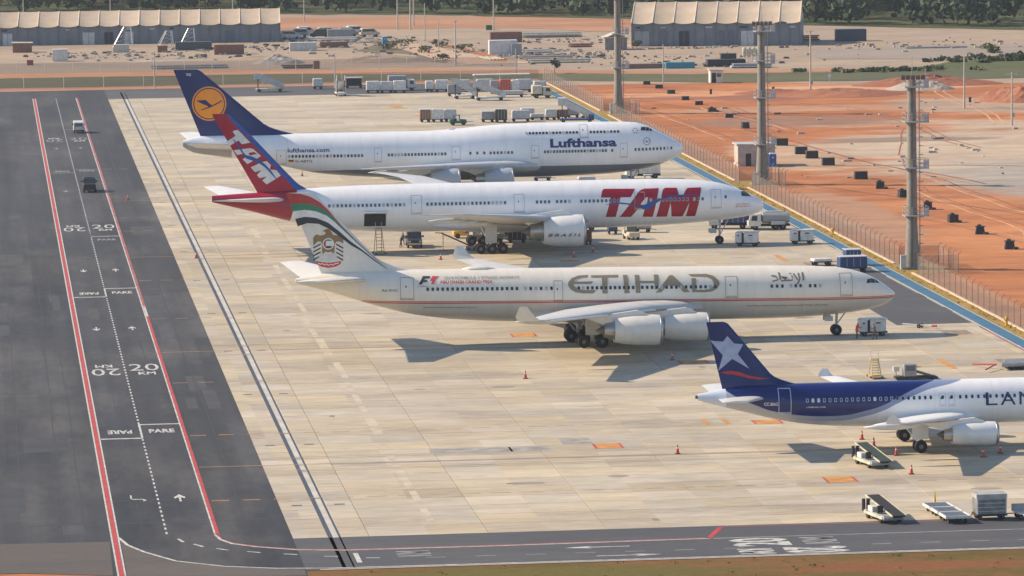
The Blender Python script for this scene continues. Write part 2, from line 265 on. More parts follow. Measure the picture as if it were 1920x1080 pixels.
'em_dark':[[(-63.6,10.53),(-62.81,10.94),(-62.81,10.77),(-63.6,10.35)],[(-60.38,10.5),(-61.15,10.93),(-61.16,10.76),(-60.39,10.32)],[(-63.61,10.1),(-62.81,10.51),(-62.82,10.34),(-63.61,9.92)],[(-60.39,10.07),(-61.16,10.49),(-61.16,10.33),(-60.39,9.89)],[(-63.62,9.66),(-62.82,10.08),(-62.82,9.91),(-63.62,9.48)],[(-60.4,9.63),(-61.17,10.06),(-61.17,9.89),(-60.4,9.45)],[(-63.62,9.23),(-62.83,9.64),(-62.83,9.48),(-63.63,9.05)],[(-60.4,9.2),(-61.18,9.63),(-61.18,9.46),(-60.41,9.02)]],
'em_light':[[(-62.42,9.78),(-61.55,9.77),(-61.31,9.98),(-60.87,9.07),(-62.01,8.95),(-63.21,9.1),(-62.75,9.87)]],
'em_red':[[(-63.27,9.01),(-62.55,8.88),(-62.01,8.84),(-61.47,8.87),(-60.63,9.02),(-60.67,8.71),(-61.18,8.42),(-62.02,8.27),(-62.8,8.43),(-63.24,8.71)]],
'em_script':[[(-63.11,8.75),(-62.8,8.63),(-62.68,8.72),(-62.38,8.54),(-62.2,8.68),(-61.96,8.5),(-61.72,8.65),(-61.48,8.53),(-61.22,8.71),(-60.87,8.76),(-60.88,8.85),(-61.25,8.79),(-61.48,8.61),(-61.72,8.73),(-61.96,8.58),(-62.19,8.77),(-62.37,8.62),(-62.66,8.8),(-62.79,8.71),(-63.08,8.83)]],
'em_ring':[[(-61.37,10.88),(-61.39,10.72),(-61.46,10.57),(-61.56,10.44),(-61.69,10.34),(-61.84,10.28),(-62.0,10.26),(-62.16,10.28),(-62.31,10.35),(-62.44,10.45),(-62.54,10.58),(-62.6,10.73),(-62.62,10.89),(-62.59,11.05),(-62.53,11.2),(-62.43,11.33),(-62.3,11.43),(-62.14,11.49),(-61.98,11.51),(-61.82,11.49),(-61.67,11.42),(-61.55,11.32),(-61.45,11.19),(-61.39,11.04)]],
'em_g':[[(-61.91,11.38),(-61.82,11.36),(-61.77,11.34),(-61.72,11.31),(-61.69,11.29),(-61.66,11.27),(-61.64,11.25),(-61.62,11.22),(-61.6,11.2),(-62.26,11.21),(-62.26,11.23),(-62.26,11.25),(-62.26,11.27),(-62.26,11.3),(-62.25,11.32),(-62.21,11.34),(-62.15,11.36),(-62.06,11.38)]],
'em_k':[[(-61.55,10.64),(-61.57,10.61),(-61.6,10.58),(-61.62,10.55),(-61.66,10.51),(-61.7,10.48),(-61.74,10.45),(-61.81,10.42),(-61.92,10.39),(-62.08,10.39),(-62.19,10.42),(-62.26,10.45),(-62.27,10.49),(-62.27,10.52),(-62.27,10.55),(-62.27,10.58),(-62.27,10.62),(-62.27,10.65)]],
'em_r':[[(-62.26,11.29),(-62.3,11.28),(-62.39,11.19),(-62.45,11.09),(-62.48,10.99),(-62.5,10.89),(-62.49,10.79),(-62.46,10.69),(-62.4,10.59),(-62.31,10.49),(-62.27,10.49)]],
'f1_f':[[(-51.92,7.44),(-51.13,7.43),(-51.25,7.22),(-51.71,7.2),(-51.8,7.05),(-51.42,7.05),(-51.52,6.86),(-51.93,6.84),(-52.1,6.6),(-52.43,6.6)]],
'f1_1':[[(-50.87,7.43),(-50.17,7.42),(-50.51,7.19),(-50.63,7.07),(-50.78,6.61),(-51.09,6.62),(-50.99,6.95),(-51.25,6.95)]],
'cr_disc':[[(-67.59,14.01),(-67.63,13.61),(-67.73,13.23),(-67.89,12.87),(-68.1,12.53),(-68.36,12.24),(-68.67,11.98),(-69.01,11.78),(-69.38,11.64),(-69.76,11.56),(-70.16,11.53),(-70.55,11.57),(-70.93,11.67),(-71.29,11.83),(-71.63,12.04),(-71.92,12.31),(-72.17,12.61),(-72.37,12.95),(-72.52,13.32),(-72.6,13.71),(-72.62,14.1),(-72.59,14.5),(-72.49,14.88),(-72.33,15.24),(-72.12,15.58),(-71.85,15.87),(-71.55,16.12),(-71.21,16.32),(-70.84,16.47),(-70.46,16.55),(-70.06,16.58),(-69.67,16.54),(-69.29,16.44),(-68.93,16.28),(-68.59,16.07),(-68.3,15.8),(-68.05,15.5),(-67.85,15.16),(-67.7,14.79),(-67.62,14.4)]],
'cr_ring':[[(-67.8,14.01),(-67.83,13.65),(-67.92,13.3),(-68.07,12.96),(-68.26,12.66),(-68.51,12.38),(-68.79,12.15),(-69.1,11.97),(-69.44,11.84),(-69.79,11.76),(-70.15,11.74),(-70.51,11.77),(-70.87,11.87),(-71.2,12.01),(-71.5,12.21),(-71.77,12.45),(-72.0,12.73),(-72.19,13.04),(-72.32,13.38),(-72.4,13.74),(-72.42,14.1),(-72.38,14.46),(-72.29,14.81),(-72.15,15.15),(-71.95,15.45),(-71.71,15.72),(-71.43,15.95),(-71.12,16.14),(-70.78,16.27),(-70.43,16.35),(-70.07,16.37),(-69.71,16.33),(-69.35,16.24),(-69.02,16.1),(-68.72,15.9),(-68.44,15.66),(-68.21,15.38),(-68.03,15.07),(-67.9,14.73),(-67.82,14.37)],[(-67.94,14.01),(-67.98,13.67),(-68.06,13.34),(-68.2,13.03),(-68.38,12.74),(-68.61,12.49),(-68.87,12.27),(-69.16,12.1),(-69.48,11.98),(-69.81,11.9),(-70.15,11.88),(-70.49,11.92),(-70.82,12.0),(-71.13,12.14),(-71.42,12.32),(-71.67,12.55),(-71.88,12.81),(-72.06,13.11),(-72.18,13.42),(-72.25,13.76),(-72.27,14.1),(-72.24,14.44),(-72.15,14.77),(-72.02,15.08),(-71.84,15.36),(-71.61,15.62),(-71.35,15.83),(-71.06,16.01),(-70.74,16.13),(-70.41,16.2),(-70.07,16.22),(-69.73,16.19),(-69.4,16.1),(-69.09,15.97),(-68.8,15.78),(-68.55,15.56),(-68.33,15.3),(-68.16,15.0),(-68.04,14.68),(-67.96,14.35)]],
'cr_bird':[[(-72.0,14.53),(-70.61,14.61),(-70.01,14.02),(-69.63,13.81),(-68.35,14.49),(-68.1,14.46),(-69.09,13.89),(-69.9,13.52),(-71.22,13.09),(-71.31,13.2),(-70.37,13.53),(-70.22,13.7),(-70.92,13.95),(-71.5,14.26)]],
'lan_star':[[(-34.69,10.55),(-34.06,9.84),(-33.24,9.75),(-33.75,8.88),(-32.71,7.53),(-34.26,8.45),(-35.51,7.39),(-35.11,8.79),(-36.24,10.15),(-35.07,10.03)]],
'lan_red':[[(-35.35,7.21),(-34.78,7.34),(-34.28,7.37),(-33.65,7.25),(-32.77,6.91),(-31.88,6.72),(-30.81,6.61),(-31.76,6.52),(-32.64,6.62),(-33.52,6.87),(-34.28,7.05),(-34.79,7.08)]],
}
# ---------------------------------------------------------------- ground, pavements, markings
CONC = ground_mat('concrete', [(0.388, 0.334, 0.250), (0.455, 0.398, 0.303), (0.305, 0.268, 0.216)], [0.07, 0.16, 1.1], rough=0.85, stretch=(0.40, 1.0), bump=0.15, cell=(30.1, 4.85, 373.9, 4.9, 0.085), streak=(0.16, 0.40, 0.05))
ASPH = ground_mat('asphalt', [(0.032, 0.034, 0.039), (0.054, 0.054, 0.057), (0.092, 0.086, 0.080)], [0.045, 0.13, 1.6], rough=0.8, stretch=(0.8, 0.22), bump=0.3, spec=0.3, cell=(1.2, 4.2, 373.0, 47.0, 0.12), streak=(0.5, 0.010, 0.2))
ASPH2 = ground_mat('road_asphalt', [(0.062, 0.064, 0.071), (0.078, 0.079, 0.085), (0.10, 0.096, 0.091)], [0.05, 0.2, 2.0], rough=0.82, stretch=(0.3, 1.0), bump=0.3, spec=0.35)
ASPHB = ground_mat('brown_asphalt', [(0.085, 0.075, 0.068), (0.105, 0.09, 0.08), (0.07, 0.066, 0.063)], [0.06, 0.2, 2.0], rough=0.85, stretch=(0.3, 1.0), bump=0.3, spec=0.3)
SC = ([(0.345, 0.124, 0.046), (0.43, 0.180, 0.075), (0.265, 0.094, 0.040)], [0.03, 0.10, 0.6])
SOIL = ground_mat('red_soil', *SC, stretch=(0.6, 1.0), bump=0.5, spec=0.15, streak=(0.05, 0.16, 0.16))
SOILF = ground_mat('red_soil_field', *SC, stretch=(0.6, 1.0), bump=0.6, spec=0.15, streak=(0.05, 0.16, 0.15), blots=[(150, 888, 26, 14, (0.27, 0.115, 0.07), 0.12), (142, 818, 18, 12, (0.27, 0.15, 0.10), 0.15), (185, 725, 47, 85, (0.42, 0.33, 0.245), 0.05), (172, 690, 30, 40, (0.33, 0.285, 0.24), 0.09), (165, 760, 34, 13, (0.45, 0.35, 0.255), 0.10), (152, 772, 16, 5, (0.26, 0.19, 0.14), 0.2), (128, 742, 8, 30, (0.44, 0.30, 0.20), 0.12), (172, 905, 22, 8, (0.52, 0.30, 0.18), 0.12), (135, 895, 20, 7, (0.50, 0.25, 0.13), 0.15), (150, 850, 26, 8, (0.40, 0.22, 0.13), 0.2), (120, 640, 6, 40, (0.36, 0.20, 0.12), 0.2), (140, 600, 16, 24, (0.47, 0.20, 0.085), 0.12), (190, 850, 24, 22, (0.36, 0.25, 0.18), 0.1)])
SOILD = ground_mat('dark_red_soil', [(0.26, 0.10, 0.06), (0.35, 0.145, 0.08), (0.30, 0.16, 0.10)], [0.06, 0.2, 0.9], stretch=(0.6, 1.0), bump=0.8, spec=0.15)
YARD = ground_mat('yard_dirt', [(0.30, 0.235, 0.175), (0.375, 0.285, 0.205), (0.255, 0.222, 0.185)], [0.03, 0.09, 0.6], stretch=(0.5, 1.2), bump=0.5, spec=0.15)
GRAV = ground_mat('gravel', [(0.40, 0.335, 0.265), (0.33, 0.29, 0.25), (0.43, 0.30, 0.20)], [0.05, 0.12, 1.4], stretch=(0.8, 1.0), bump=0.9, spec=0.2)
GRASS = ground_mat('strip_grass', [(0.085, 0.098, 0.052), (0.115, 0.115, 0.062), (0.155, 0.12, 0.07)], [0.06, 0.2, 1.2], stretch=(0.4, 1.0), bump=0.7, spec=0.1)
NEARG = ground_mat('dry_grass', [(0.17, 0.095, 0.035), (0.115, 0.085, 0.025), (0.23, 0.095, 0.04)], [0.12, 0.35, 2.4], stretch=(0.5, 1.0), bump=1.0, spec=0.1, blots=[(41, 353.0, 15, 3.6, (0.125, 0.105, 0.03), 0.35), (70, 352, 9, 2.0, (0.20, 0.085, 0.035), 0.4), (88, 353, 8, 4, (0.26, 0.10, 0.045), 0.3)])
VERGE = ground_mat('verge_grass', [(0.32, 0.215, 0.06), (0.24, 0.175, 0.05), (0.37, 0.235, 0.085)], [0.08, 0.3, 1.8], stretch=(1.0, 0.4), bump=0.8, spec=0.1)
WHITE = mat('road_paint_white', (0.45, 0.445, 0.42), 0.75, var=0.32, scale=1.6)
GREYP = mat('road_paint_worn', (0.24, 0.24, 0.235), 0.75, var=0.3, scale=0.6)
REDP = mat('road_paint_red', (0.42, 0.040, 0.030), 0.65, var=0.2, scale=0.5)
PINKP = mat('road_paint_red_worn', (0.33, 0.095, 0.08), 0.7, var=0.25, scale=0.3)
ORGP = mat('road_paint_orange', (0.50, 0.22, 0.05), 0.7, var=0.25, scale=0.8)
ORGW = mat('road_paint_orange_worn', (0.36, 0.215, 0.12), 0.75, var=0.25, scale=0.5)
BLUEP = mat('path_paint_blue', (0.040, 0.130, 0.215), 0.7, var=0.18, scale=0.4)
DARK = mat('dark_gap', (0.03, 0.034, 0.045), 0.8)
KERB = mat('kerb_stone', (0.55, 0.42, 0.30), 0.8, var=0.15, scale=0.4)

def quad(x0, x1, y0, y1, z, name, m, parent=None):
    return MB().add([(x0, y0, z), (x1, y0, z), (x1, y1, z), (x0, y1, z)], [(0, 1, 2, 3)]).build(name, m, parent)
def patch(name, pts, z, m, parent=None, jit=0.0, sub=6):
    """polygon sheet; jit roughens its outline"""
    rnd = random.Random(hash(name) % 1000 if False else len(pts)*31+int(pts[0][0]))
    out = []
    for i, p in enumerate(pts):
        q = pts[(i+1) % len(pts)]
        n = max(1, int(math.hypot(q[0]-p[0], q[1]-p[1])/sub)) if jit else 1
        for k in range(n):
            t = k/n; j = jit if k else 0
            out.append((p[0]+(q[0]-p[0])*t+rnd.uniform(-j, j)*0.5, p[1]+(q[1]-p[1])*t+rnd.uniform(-j, j)))
    vv, ff = flat_mesh([out])
    return MB().add([(x, y, z) for x, y in vv], ff).build(name, m, parent)
def ribbon(path, w, z, name, m, parent=None):
    L, Rr = [], []
    for i, p in enumerate(path):
        a, b = path[max(i-1, 0)], path[min(i+1, len(path)-1)]
        dx, dy = b[0]-a[0], b[1]-a[1]; l = math.hypot(dx, dy); nx, ny = -dy/l*w/2, dx/l*w/2
        L.append((p[0]+nx, p[1]+ny, z)); Rr.append((p[0]-nx, p[1]-ny, z))
    n = len(path)
    return MB().add(L+Rr, [(i, i+1, n+i+1, n+i) for i in range(n-1)]).build(name, m, parent)

terrain = struct(quad(-400, 700, -60, 2600, -0.14, 'terrain', YARD))
taxiway = struct(MB().add([(-120, 361.5, 0), (2, 361.0, 0), (9, 358.6, 0), (23.9, 354, 0), (23.9, 941, 0), (-120, 941, 0)], [(0, 1, 2, 3, 4, 5)]).build('taxiway', ASPH))
far_road = struct(quad(23.9, 112.0, 913.0, 941, 0.0, 'apron_edge_road', ASPH2))
road = struct(quad(23.9, 160, 358.3, 373.86, 0.0, 'service_road', ASPH2))
turf = struct(quad(24.0, 160, 200, 358.3, -0.03, 'near_grass', NEARG))
turf2 = struct(quad(-120, 23.98, 200, 363, -0.03, 'near_soil', SOIL))
soil = struct(patch('red_soil_field', [(112.2, 300), (420, 300), (420, 880), (230, 905), (175, 915), (150, 927), (112.2, 929)], -0.05, SOILF, None, 2.0, 9))
SOILP = ground_mat('pale_red_soil', [(0.335, 0.165, 0.088), (0.41, 0.225, 0.135), (0.33, 0.20, 0.135)], [0.04, 0.12, 0.6], stretch=(0.5, 1.0), bump=0.5, spec=0.15, streak=(0.03, 0.3, 0.14))
strip1 = struct(patch('red_soil_strip', [(-120, 941), (112.2, 941), (112.2, 951), (-120, 953)], -0.05, SOILP, None, 0.8))
strip2 = struct(patch('grass_strip', [(-120, 952), (113, 946), (145, 929), (200, 925), (330, 925), (330, 958), (200, 953), (145, 957), (113, 969), (55, 984), (-120, 988)], -0.08, GRASS, None, 1.2))
strip3 = struct(patch('red_soil_bank', [(-120, 988), (55, 984), (113, 969), (145, 957), (190, 955), (190, 966), (145, 968), (105, 988), (58, 999), (-120, 1007)], -0.085, SOILP, None, 1.5))
strip4 = struct(patch('far_red_soil', [(66, 1150), (80, 1160), (130, 1150), (150, 1125), (163, 1128), (163, 1190), (116, 1212), (60, 1222), (-40, 1240), (-40, 1222)], -0.09, SOILP, None, 3.0))
path_dirt = struct(patch('haul_track', [(93, 1085), (100, 1090), (112, 1020), (118, 1005), (104, 1003), (98, 1030)], -0.07, ground_mat('track_dirt', [(0.48, 0.34, 0.235), (0.44, 0.31, 0.22), (0.40, 0.27, 0.19)], [0.03, 0.1, 0.6], bump=0.4, spec=0.1), None, 1.2))
yard_grey = struct(patch('grey_yard', [(186, 1040), (330, 1020), (330, 965), (215, 985), (180, 1000)], -0.09, ground_mat('grey_dirt', [(0.30, 0.25, 0.21), (0.25, 0.22, 0.19), (0.36, 0.26, 0.20)], [0.03, 0.1, 0.6], stretch=(0.3, 1), bump=0.4, spec=0.1), None, 3.0))
patch('brown_pavement', [(-120, 361.5), (2, 361.0), (9, 358.6), (9.2, 375), (-120, 381)], 0.006, ASPHB, taxiway)
patch('brown_pavement', [(10.1, 357), (23.8, 356), (23.8, 358.8), (21.7, 359.6), (17.7, 361.6), (14.1, 364.8), (11.8, 369.6), (10.1, 375.0)], 0.006, ASPHB, taxiway)
patch('fresh_asphalt', [(100.0, 509.2), (108.6, 509.6), (108.6, 570), (102, 570), (100.0, 530)], 0.016, ASPH2, road)

# concrete slabs: the nearest 300 one by one, the rest joined
apron = struct(quad(23.9, 108.8, 373.86, 913.0, -0.11, 'apron', DARK))
XS = [(23.92, 26.78), (27.86, 30.08)]+[(30.12+9.7*i, 30.08+9.7*(i+1)) for i in range(8)]+[(30.12+77.6, 108.78)]
cells = []
for j in range(110):
    for i, (a, b) in enumerate(XS): cells.append((373.9+4.9*j, a, b, i))
smesh = {}
def slab_mesh(i, a, b):
    if i not in smesh:
        w, d = (b-a)/2, 2.433
        smesh[i] = MB().add([(-w, -d, -0.11), (w, -d, -0.11), (w, d, -0.11), (-w, d, -0.11), (-w+.015, -d+.015, 0), (w-.015, -d+.015, 0), (w-.015, d-.015, 0), (-w+.015, d-.015, 0)],
                            [(4, 5, 6, 7), (0, 1, 5, 4), (1, 2, 6, 5), (2, 3, 7, 6), (3, 0, 4, 7)]).mesh('concrete_slab', CONC)
    return smesh[i]
rest = MB()
NSL = 300
for k, (y, a, b, i) in enumerate(cells):
    me = slab_mesh(2 if 2 <= i <= 9 else i, a, b)
    c = ((a+b)/2, y+2.45, random.uniform(-0.002, 0.002))
    if k < NSL: put('concrete_slab', me, apron, c)
    else: rest.add([(v.co.x+c[0], v.co.y+c[1], v.co.z+c[2]) for v in me.vertices], [tuple(p.vertices) for p in me.polygons])
tag(rest.build('far_slabs', CONC, apron), kind='stuff')
# slot drain
drain = struct(quad(26.78, 27.86, 358.5, 932, -0.05, 'slot_drain', mat('drain_concrete', (0.46, 0.44, 0.39), 0.8, var=0.15, scale=0.3)))
MB().box((26.94, 645, -0.03), (0.30, 574, 0.06)).build('grating', mat('drain_grating', (0.055, 0.06, 0.075), 0.6), drain)
MB().box((27.70, 645, -0.03), (0.13, 574, 0.06)).build('grating', MATS['drain_grating'], drain)
for y in [391+36.5*i for i in range(14)]:
    for x in (25.4, 29.0): quad(x-0.45, x+0.45, y, y+0.55, 0.006, 'drain_cover', mat('cover_iron', (0.10, 0.09, 0.08), 0.7), apron)

Z1 = 0.008
CRK = mat('crack_sealant', (0.03, 0.031, 0.034), 0.75)
rc = random.Random(3)
for x0, a, b in ((2.2, 362, 930), (5.9, 362, 930), (-2.5, 362, 930), (7.4, 380, 700), (20.6, 385, 900), (12.0, 380, 640), (16.4, 450, 700)):
    pts = []; yy = a; xx = x0
    while yy < b: xx += rc.uniform(-.12, .12); xx += (x0-xx)*.2; pts.append((xx, yy)); yy += rc.uniform(5, 11)
    ribbon(pts, rc.uniform(.07, .14), 0.004, 'sealed_crack', CRK, taxiway)
for y0 in (384, 397, 409, 428, 452, 470, 496, 520, 545, 577, 605, 650, 700, 760, 830):
    xa = rc.uniform(-14, 3); xb = rc.choice((9, 23.6, 17, 23.6)); pts = []; xx = xa; yy = y0
    while xx < xb: yy += rc.uniform(-.35, .35); pts.append((xx, yy)); xx += rc.uniform(.6, 1.6)
    ribbon(pts, rc.uniform(.18, .42), 0.005, 'sealed_crack', CRK, taxiway)
# long lines
for a, b, m_ in ((9.34, 9.48, WHITE), (9.50, 9.86, REDP), (9.88, 10.02, WHITE)): quad(a, b, 340 if False else 358.3, 918, Z1, 'painted_line', m_, taxiway)
quad(17.72, 17.86, 376.4, 918, Z1, 'painted_line', WHITE, taxiway)
for a, b in ((376.4, 536), (546, 918)): quad(17.88, 18.16, a, b, Z1, 'painted_line', REDP if a < 400 else PINKP, taxiway)
quad(17.88, 18.14, 536, 546, Z1, 'painted_line', WHITE, taxiway)
dots = MB()
y = 378.0
while y < 640: dots.add([(13.83, y, Z1), (14.0, y, Z1), (14.0, y+1.15, Z1), (13.83, y+1.15, Z1)], [(0, 1, 2, 3)]); y += 2.3
tag(dots.build('lane_dots', WHITE, taxiway), kind='stuff')
quad(13.83, 13.99, 633, 918, Z1, 'lane_line', GREYP, taxiway)
for y in (444.0, 566.6, 633.2, 745.0, 833.0): quad(13.83, 17.72, y, y+0.55, Z1, 'stop_line', WHITE if y < 700 else GREYP, taxiway)
for y in (435.2, 558.0, 740.0): quad(10.08, 13.99, y-0.55, y, Z1, 'stop_line', WHITE if y < 700 else GREYP, taxiway)
for a, b in ((435.2, 444.0), (558, 566.6)): quad(13.82, 14.02, a, b, Z1+.003, 'stop_line', WHITE, taxiway)
def gtext(txt, x0, y0, x1, y1, m_, parent, flip=False, turn=0, bold=0.03):
    fm = flat_mesh(None, txt, bold, box=(-1, -1, 1, 1)); cx, cy, hx, hy = (x0+x1)/2, (y0+y1)/2, (x1-x0)/2, (y1-y0)/2
    def mp_(u, v):
        if turn: u, v = (v, -u) if turn > 0 else (-v, u)
        if flip: u, v = -u, -v
        return Vector((cx+u*hx, cy+v*hy, Z1))
    return decal('painted_word', fm, mp_, m_, parent, step=None)
for y, m_ in ((438.4, WHITE), (560.9, WHITE), (627.5, GREYP), (741.5, GREYP)): gtext('PARE', 14.7, y, 17.1, y+2.5, m_, taxiway)
for y, m_ in ((438.2, WHITE), (560.6, WHITE), (741.5, GREYP)): gtext('PARE', 10.8, y, 13.1, y+2.5, m_, taxiway, True)
for y in (482.5, 641.5, 805.0):
    gtext('20', 14.4, y+3.4, 17.5, y+9, WHITE if y < 700 else GREYP, taxiway, bold=.0); gtext('KM', 15.2, y, 17.0, y+2.3, WHITE, taxiway)
    gtext('20', 10.4, y, 13.4, y+5.6, WHITE if y < 700 else GREYP, taxiway, True, bold=.0); gtext('KM', 10.9, y+6.7, 12.7, y+9, WHITE, taxiway, True)
def garrow(cx, cy, flip, parent, turned=False, m_=WHITE, sc=1.0):
    if turned: P = [(-1.0, 1.0), (-0.75, 1.0), (-0.75, -0.6), (0.75, -0.6), (0.75, -1.3), (1.3, -0.85), (0.75, -0.4), (-1.0, -0.35)]; P = [(x*0.75, y*2.0) for x, y in P]
    else: P = [(-0.12, -2.6), (0.12, -2.6), (0.12, 0.3), (0.55, -0.5), (0.6, 0.4), (0, 2.4), (-0.6, 0.4), (-0.55, -0.5), (-0.12, 0.3)]
    s = -1 if flip else 1
    vv, ff = flat_mesh([[(cx+x*s*sc, cy+yy*s*sc) for x, yy in P]])
    MB().add([(x, yy, Z1) for x, yy in vv], ff).build('painted_arrow', m_, parent)
for y, m_ in ((524.5, WHITE), (588.6, WHITE), (706, GREYP), (790, GREYP)): garrow(11.9, y, True, taxiway, m_=m_, sc=.72); garrow(15.9, y, False, taxiway, m_=m_, sc=.72)
garrow(15.8, 397.5, False, taxiway, sc=.8); garrow(12.2, 398.0, False, taxiway, True, sc=.8)
# curve into the service road
cin = [(17.8, 377), (18.1, 374.4), (18.9, 372.2), (20.7, 370.3), (23.9, 368.2), (27.5, 367.3), (40, 367.2), (57.0, 367.7)]
ribbon([(x, y+0.32) for x, y in cin], 0.34, Z1, 'painted_line', PINKP, road); ribbon(cin, 0.22, Z1+.004, 'painted_line', WHITE, road)
ribbon([(56.9, 367.9), (58.7, 373.2)], 0.45, Z1, 'painted_line', REDP, road)
ribbon([(58.7, 373.3), (160, 373.3)], 0.22, Z1, 'painted_line', PINKP, road)
ribbon([(57.2, 367.7), (160, 367.9)], 0.3, Z1, 'painted_line', GREYP, road)
ribbon([(9.95, 377), (10.6, 373), (11.8, 369.4), (14.1, 364.6), (17.7, 361.4), (21.7, 359.7), (26, 359.0), (40, 358.9), (160, 358.9)], 0.26, Z1+.004, 'painted_line', WHITE, road)
quad(25, 160, 358.3, 358.62, Z1, 'kerb_line', mat('pale_kerb', (0.42, 0.38, 0.34), 0.8), road)
for i in range(24):
    x = 33.6+3.95*i
    if not 59 < x < 69: quad(x, x+1.6, 362.55, 362.75, Z1, 'lane_dash', GREYP, road)
for (x, y, a) in ((14.9, 374.6, -1.25), (16.2, 371.9, -0.9), (18.0, 369.6, -0.6), (20.4, 367.8, -0.4), (23.2, 366.2, -0.3), (26.3, 364.6, -0.15), (29.5, 363.3, -0.1)):
    ribbon([(x-0.55*math.cos(a), y-0.9*math.sin(a)), (x+0.55*math.cos(a), y+0.9*math.sin(a))], 0.24, Z1, 'lane_dash', WHITE, road)
quad(28.1, 28.5, 361.2, 365.8, Z1, 'stop_line', WHITE, road)
gtext('KM', 31.5, 363.4, 34.2, 366.0, GREYP, road, turn=-1)
for cx, cy, tt in ((47.5, 365.2, 1), (49.5, 360.9, -1)):
    vv, ff = flat_mesh([[(cx+x*tt*-1, cy+yy) for x, yy in [(-2.6, -0.12), (0.8, -0.12), (0.4, -0.55), (2.6, 0), (0.4, 0.55), (0.8, 0.12), (-2.6, 0.12)]]])
    MB().add([(x, yy, Z1) for x, yy in vv], ff).build('painted_arrow', WHITE, road)
gtext('20', 58.2, 363.3, 63.0, 367.2, WHITE, road, turn=-1, bold=.03); gtext('KM', 64.0, 363.6, 66.8, 366.9, GREYP, road, turn=-1)
gtext('20', 61.8, 359.4, 67.0, 362.3, WHITE, road, turn=1, bold=.03); gtext('KM', 58.2, 359.6, 61.0, 362.1, WHITE, road, turn=1)
# stand lines running across the apron
dm = {0: ORGW, 1: ORGW}
for y0, gap in ((395.0, 1), (435.6, 1), (474.8, 1), (533.0, 1), (575.0, 1), (640.0, 1), (660.0, 1), (745.0, 1)):
    x = 18.4
    while x < 104:
        quad(x, x+(1.5 if x < 30 else 1.75), y0, y0+0.26, Z1, 'stand_dash', ORGW if y0 > 440 else ORGP if x < 24 else ORGW, apron); x += 2.65
for y0 in (415.0, 501.0, 604.0, 687.0):
    quad(18.3, 96, y0, y0+0.24, Z1+0.004, 'lead_in_line', ORGW, apron); 
    quad(30, 96, y0-0.5, y0-0.22, Z1, 'tyre_mark', mat('rubber_stain', (0.21, 0.19, 0.165), 0.85, var=0.3, scale=0.3), apron)
for x0, x1, y0, y1 in ((54.8, 57.0, 419.8, 423.0), (57.1, 59.4, 507.0, 510.0), (71.8, 74.1, 395.5, 398.5), (71.7, 74.0, 433.0, 435.8), (66.8, 67.3, 433.7, 437.1), (68.8, 69.3, 433.7, 437.1), (71.6, 74.2, 480.0, 482.6), (72.0, 74.4, 585.5, 588.0), (98.0, 98.7, 470, 478), (99.5, 100.2, 580, 588), (75.5, 78.0, 873, 879), (78.0, 81.5, 850.0, 853.0)):
    quad(x0, x1, y0, y1, Z1+.004, 'stand_block', ORGP, apron)
    if x1-x0 > 1.5 and y0 < 520:
        quad(x0-0.22, x0-0.02, y0, y1, Z1+.004, 'stand_block_edge', REDP, apron); quad(x1+0.02, x1+0.22, y0, y1, Z1+.004, 'stand_block_edge', REDP, apron)
for x0, x1, y0, y1 in ((103.5, 106.5, 499, 503), (104, 107.2, 473, 477), (101.5, 105, 573, 578)): quad(x0, x1, y0, y1, Z1+.004, 'stain', mat('oil_stain', (0.24, 0.175, 0.12), 0.85, var=0.3), apron)
for x0, x1, y0, y1 in ((52, 54.8, 423.5, 427), (46.8, 50.5, 419.5, 422.5), (39.5, 47, 419.5, 422.3)): quad(x0, x1, y0, y1, Z1, 'stain', mat('oil_stain_grey', (0.27, 0.255, 0.235), 0.85, var=0.3, scale=0.7), apron)
y = 380.0
while y < 640: 
    w = random.uniform(3, 26); ox = random.uniform(-.3, .3); quad(35.55+ox, 36.15+ox+random.uniform(0, .35), y, y+w, Z1-0.004, 'repair_strip', mat('repair_concrete', (0.44, 0.385, 0.29), 0.85, var=0.2, scale=0.4), apron); y += w+random.uniform(0.3, 9.0)
# pedestrian path, verge and kerb on the right
blue = struct(quad(109.05, 110.65, 330, 938, 0.012, 'blue_path', BLUEP))
quad(108.80, 109.03, 330, 938, 0.014, 'painted_line', WHITE, blue); quad(110.67, 110.85, 330, 938, 0.014, 'painted_line', WHITE, blue)
quad(108.5, 108.72, 330, 505, 0.016, 'painted_line', PINKP, blue)
for y in (540, 640, 735, 820): gtext('i', 109.5, y, 110.2, y+3, WHITE, blue)
quad(108.6, 112, 330, 941, 0.0, 'path_base', ASPH2, blue)
verge = struct(quad(110.85, 112.55, 330, 940, 0.05, 'verge', VERGE))
for y0, y1 in ((330, 562), (573.5, 686), (698, 842), (853, 940)): MB().box((112.35, (y0+y1)/2, 0.09), (0.28, y1-y0, 0.18)).build('kerb', KERB, verge)
strip_f = struct(quad(112.55, 113.5, 330, 940, -0.02, 'fence_strip', ground_mat('fence_soil', [(0.33, 0.20, 0.13), (0.30, 0.20, 0.14), (0.38, 0.2, 0.12)], [0.1, 0.3, 1.0], bump=0.5, spec=0.1)))
for ty in (567.8, 692, 847.3): quad(112.5, 117.6, ty-5.6, ty+5.6, -0.004, 'tower_plot', VERGE, strip_f)

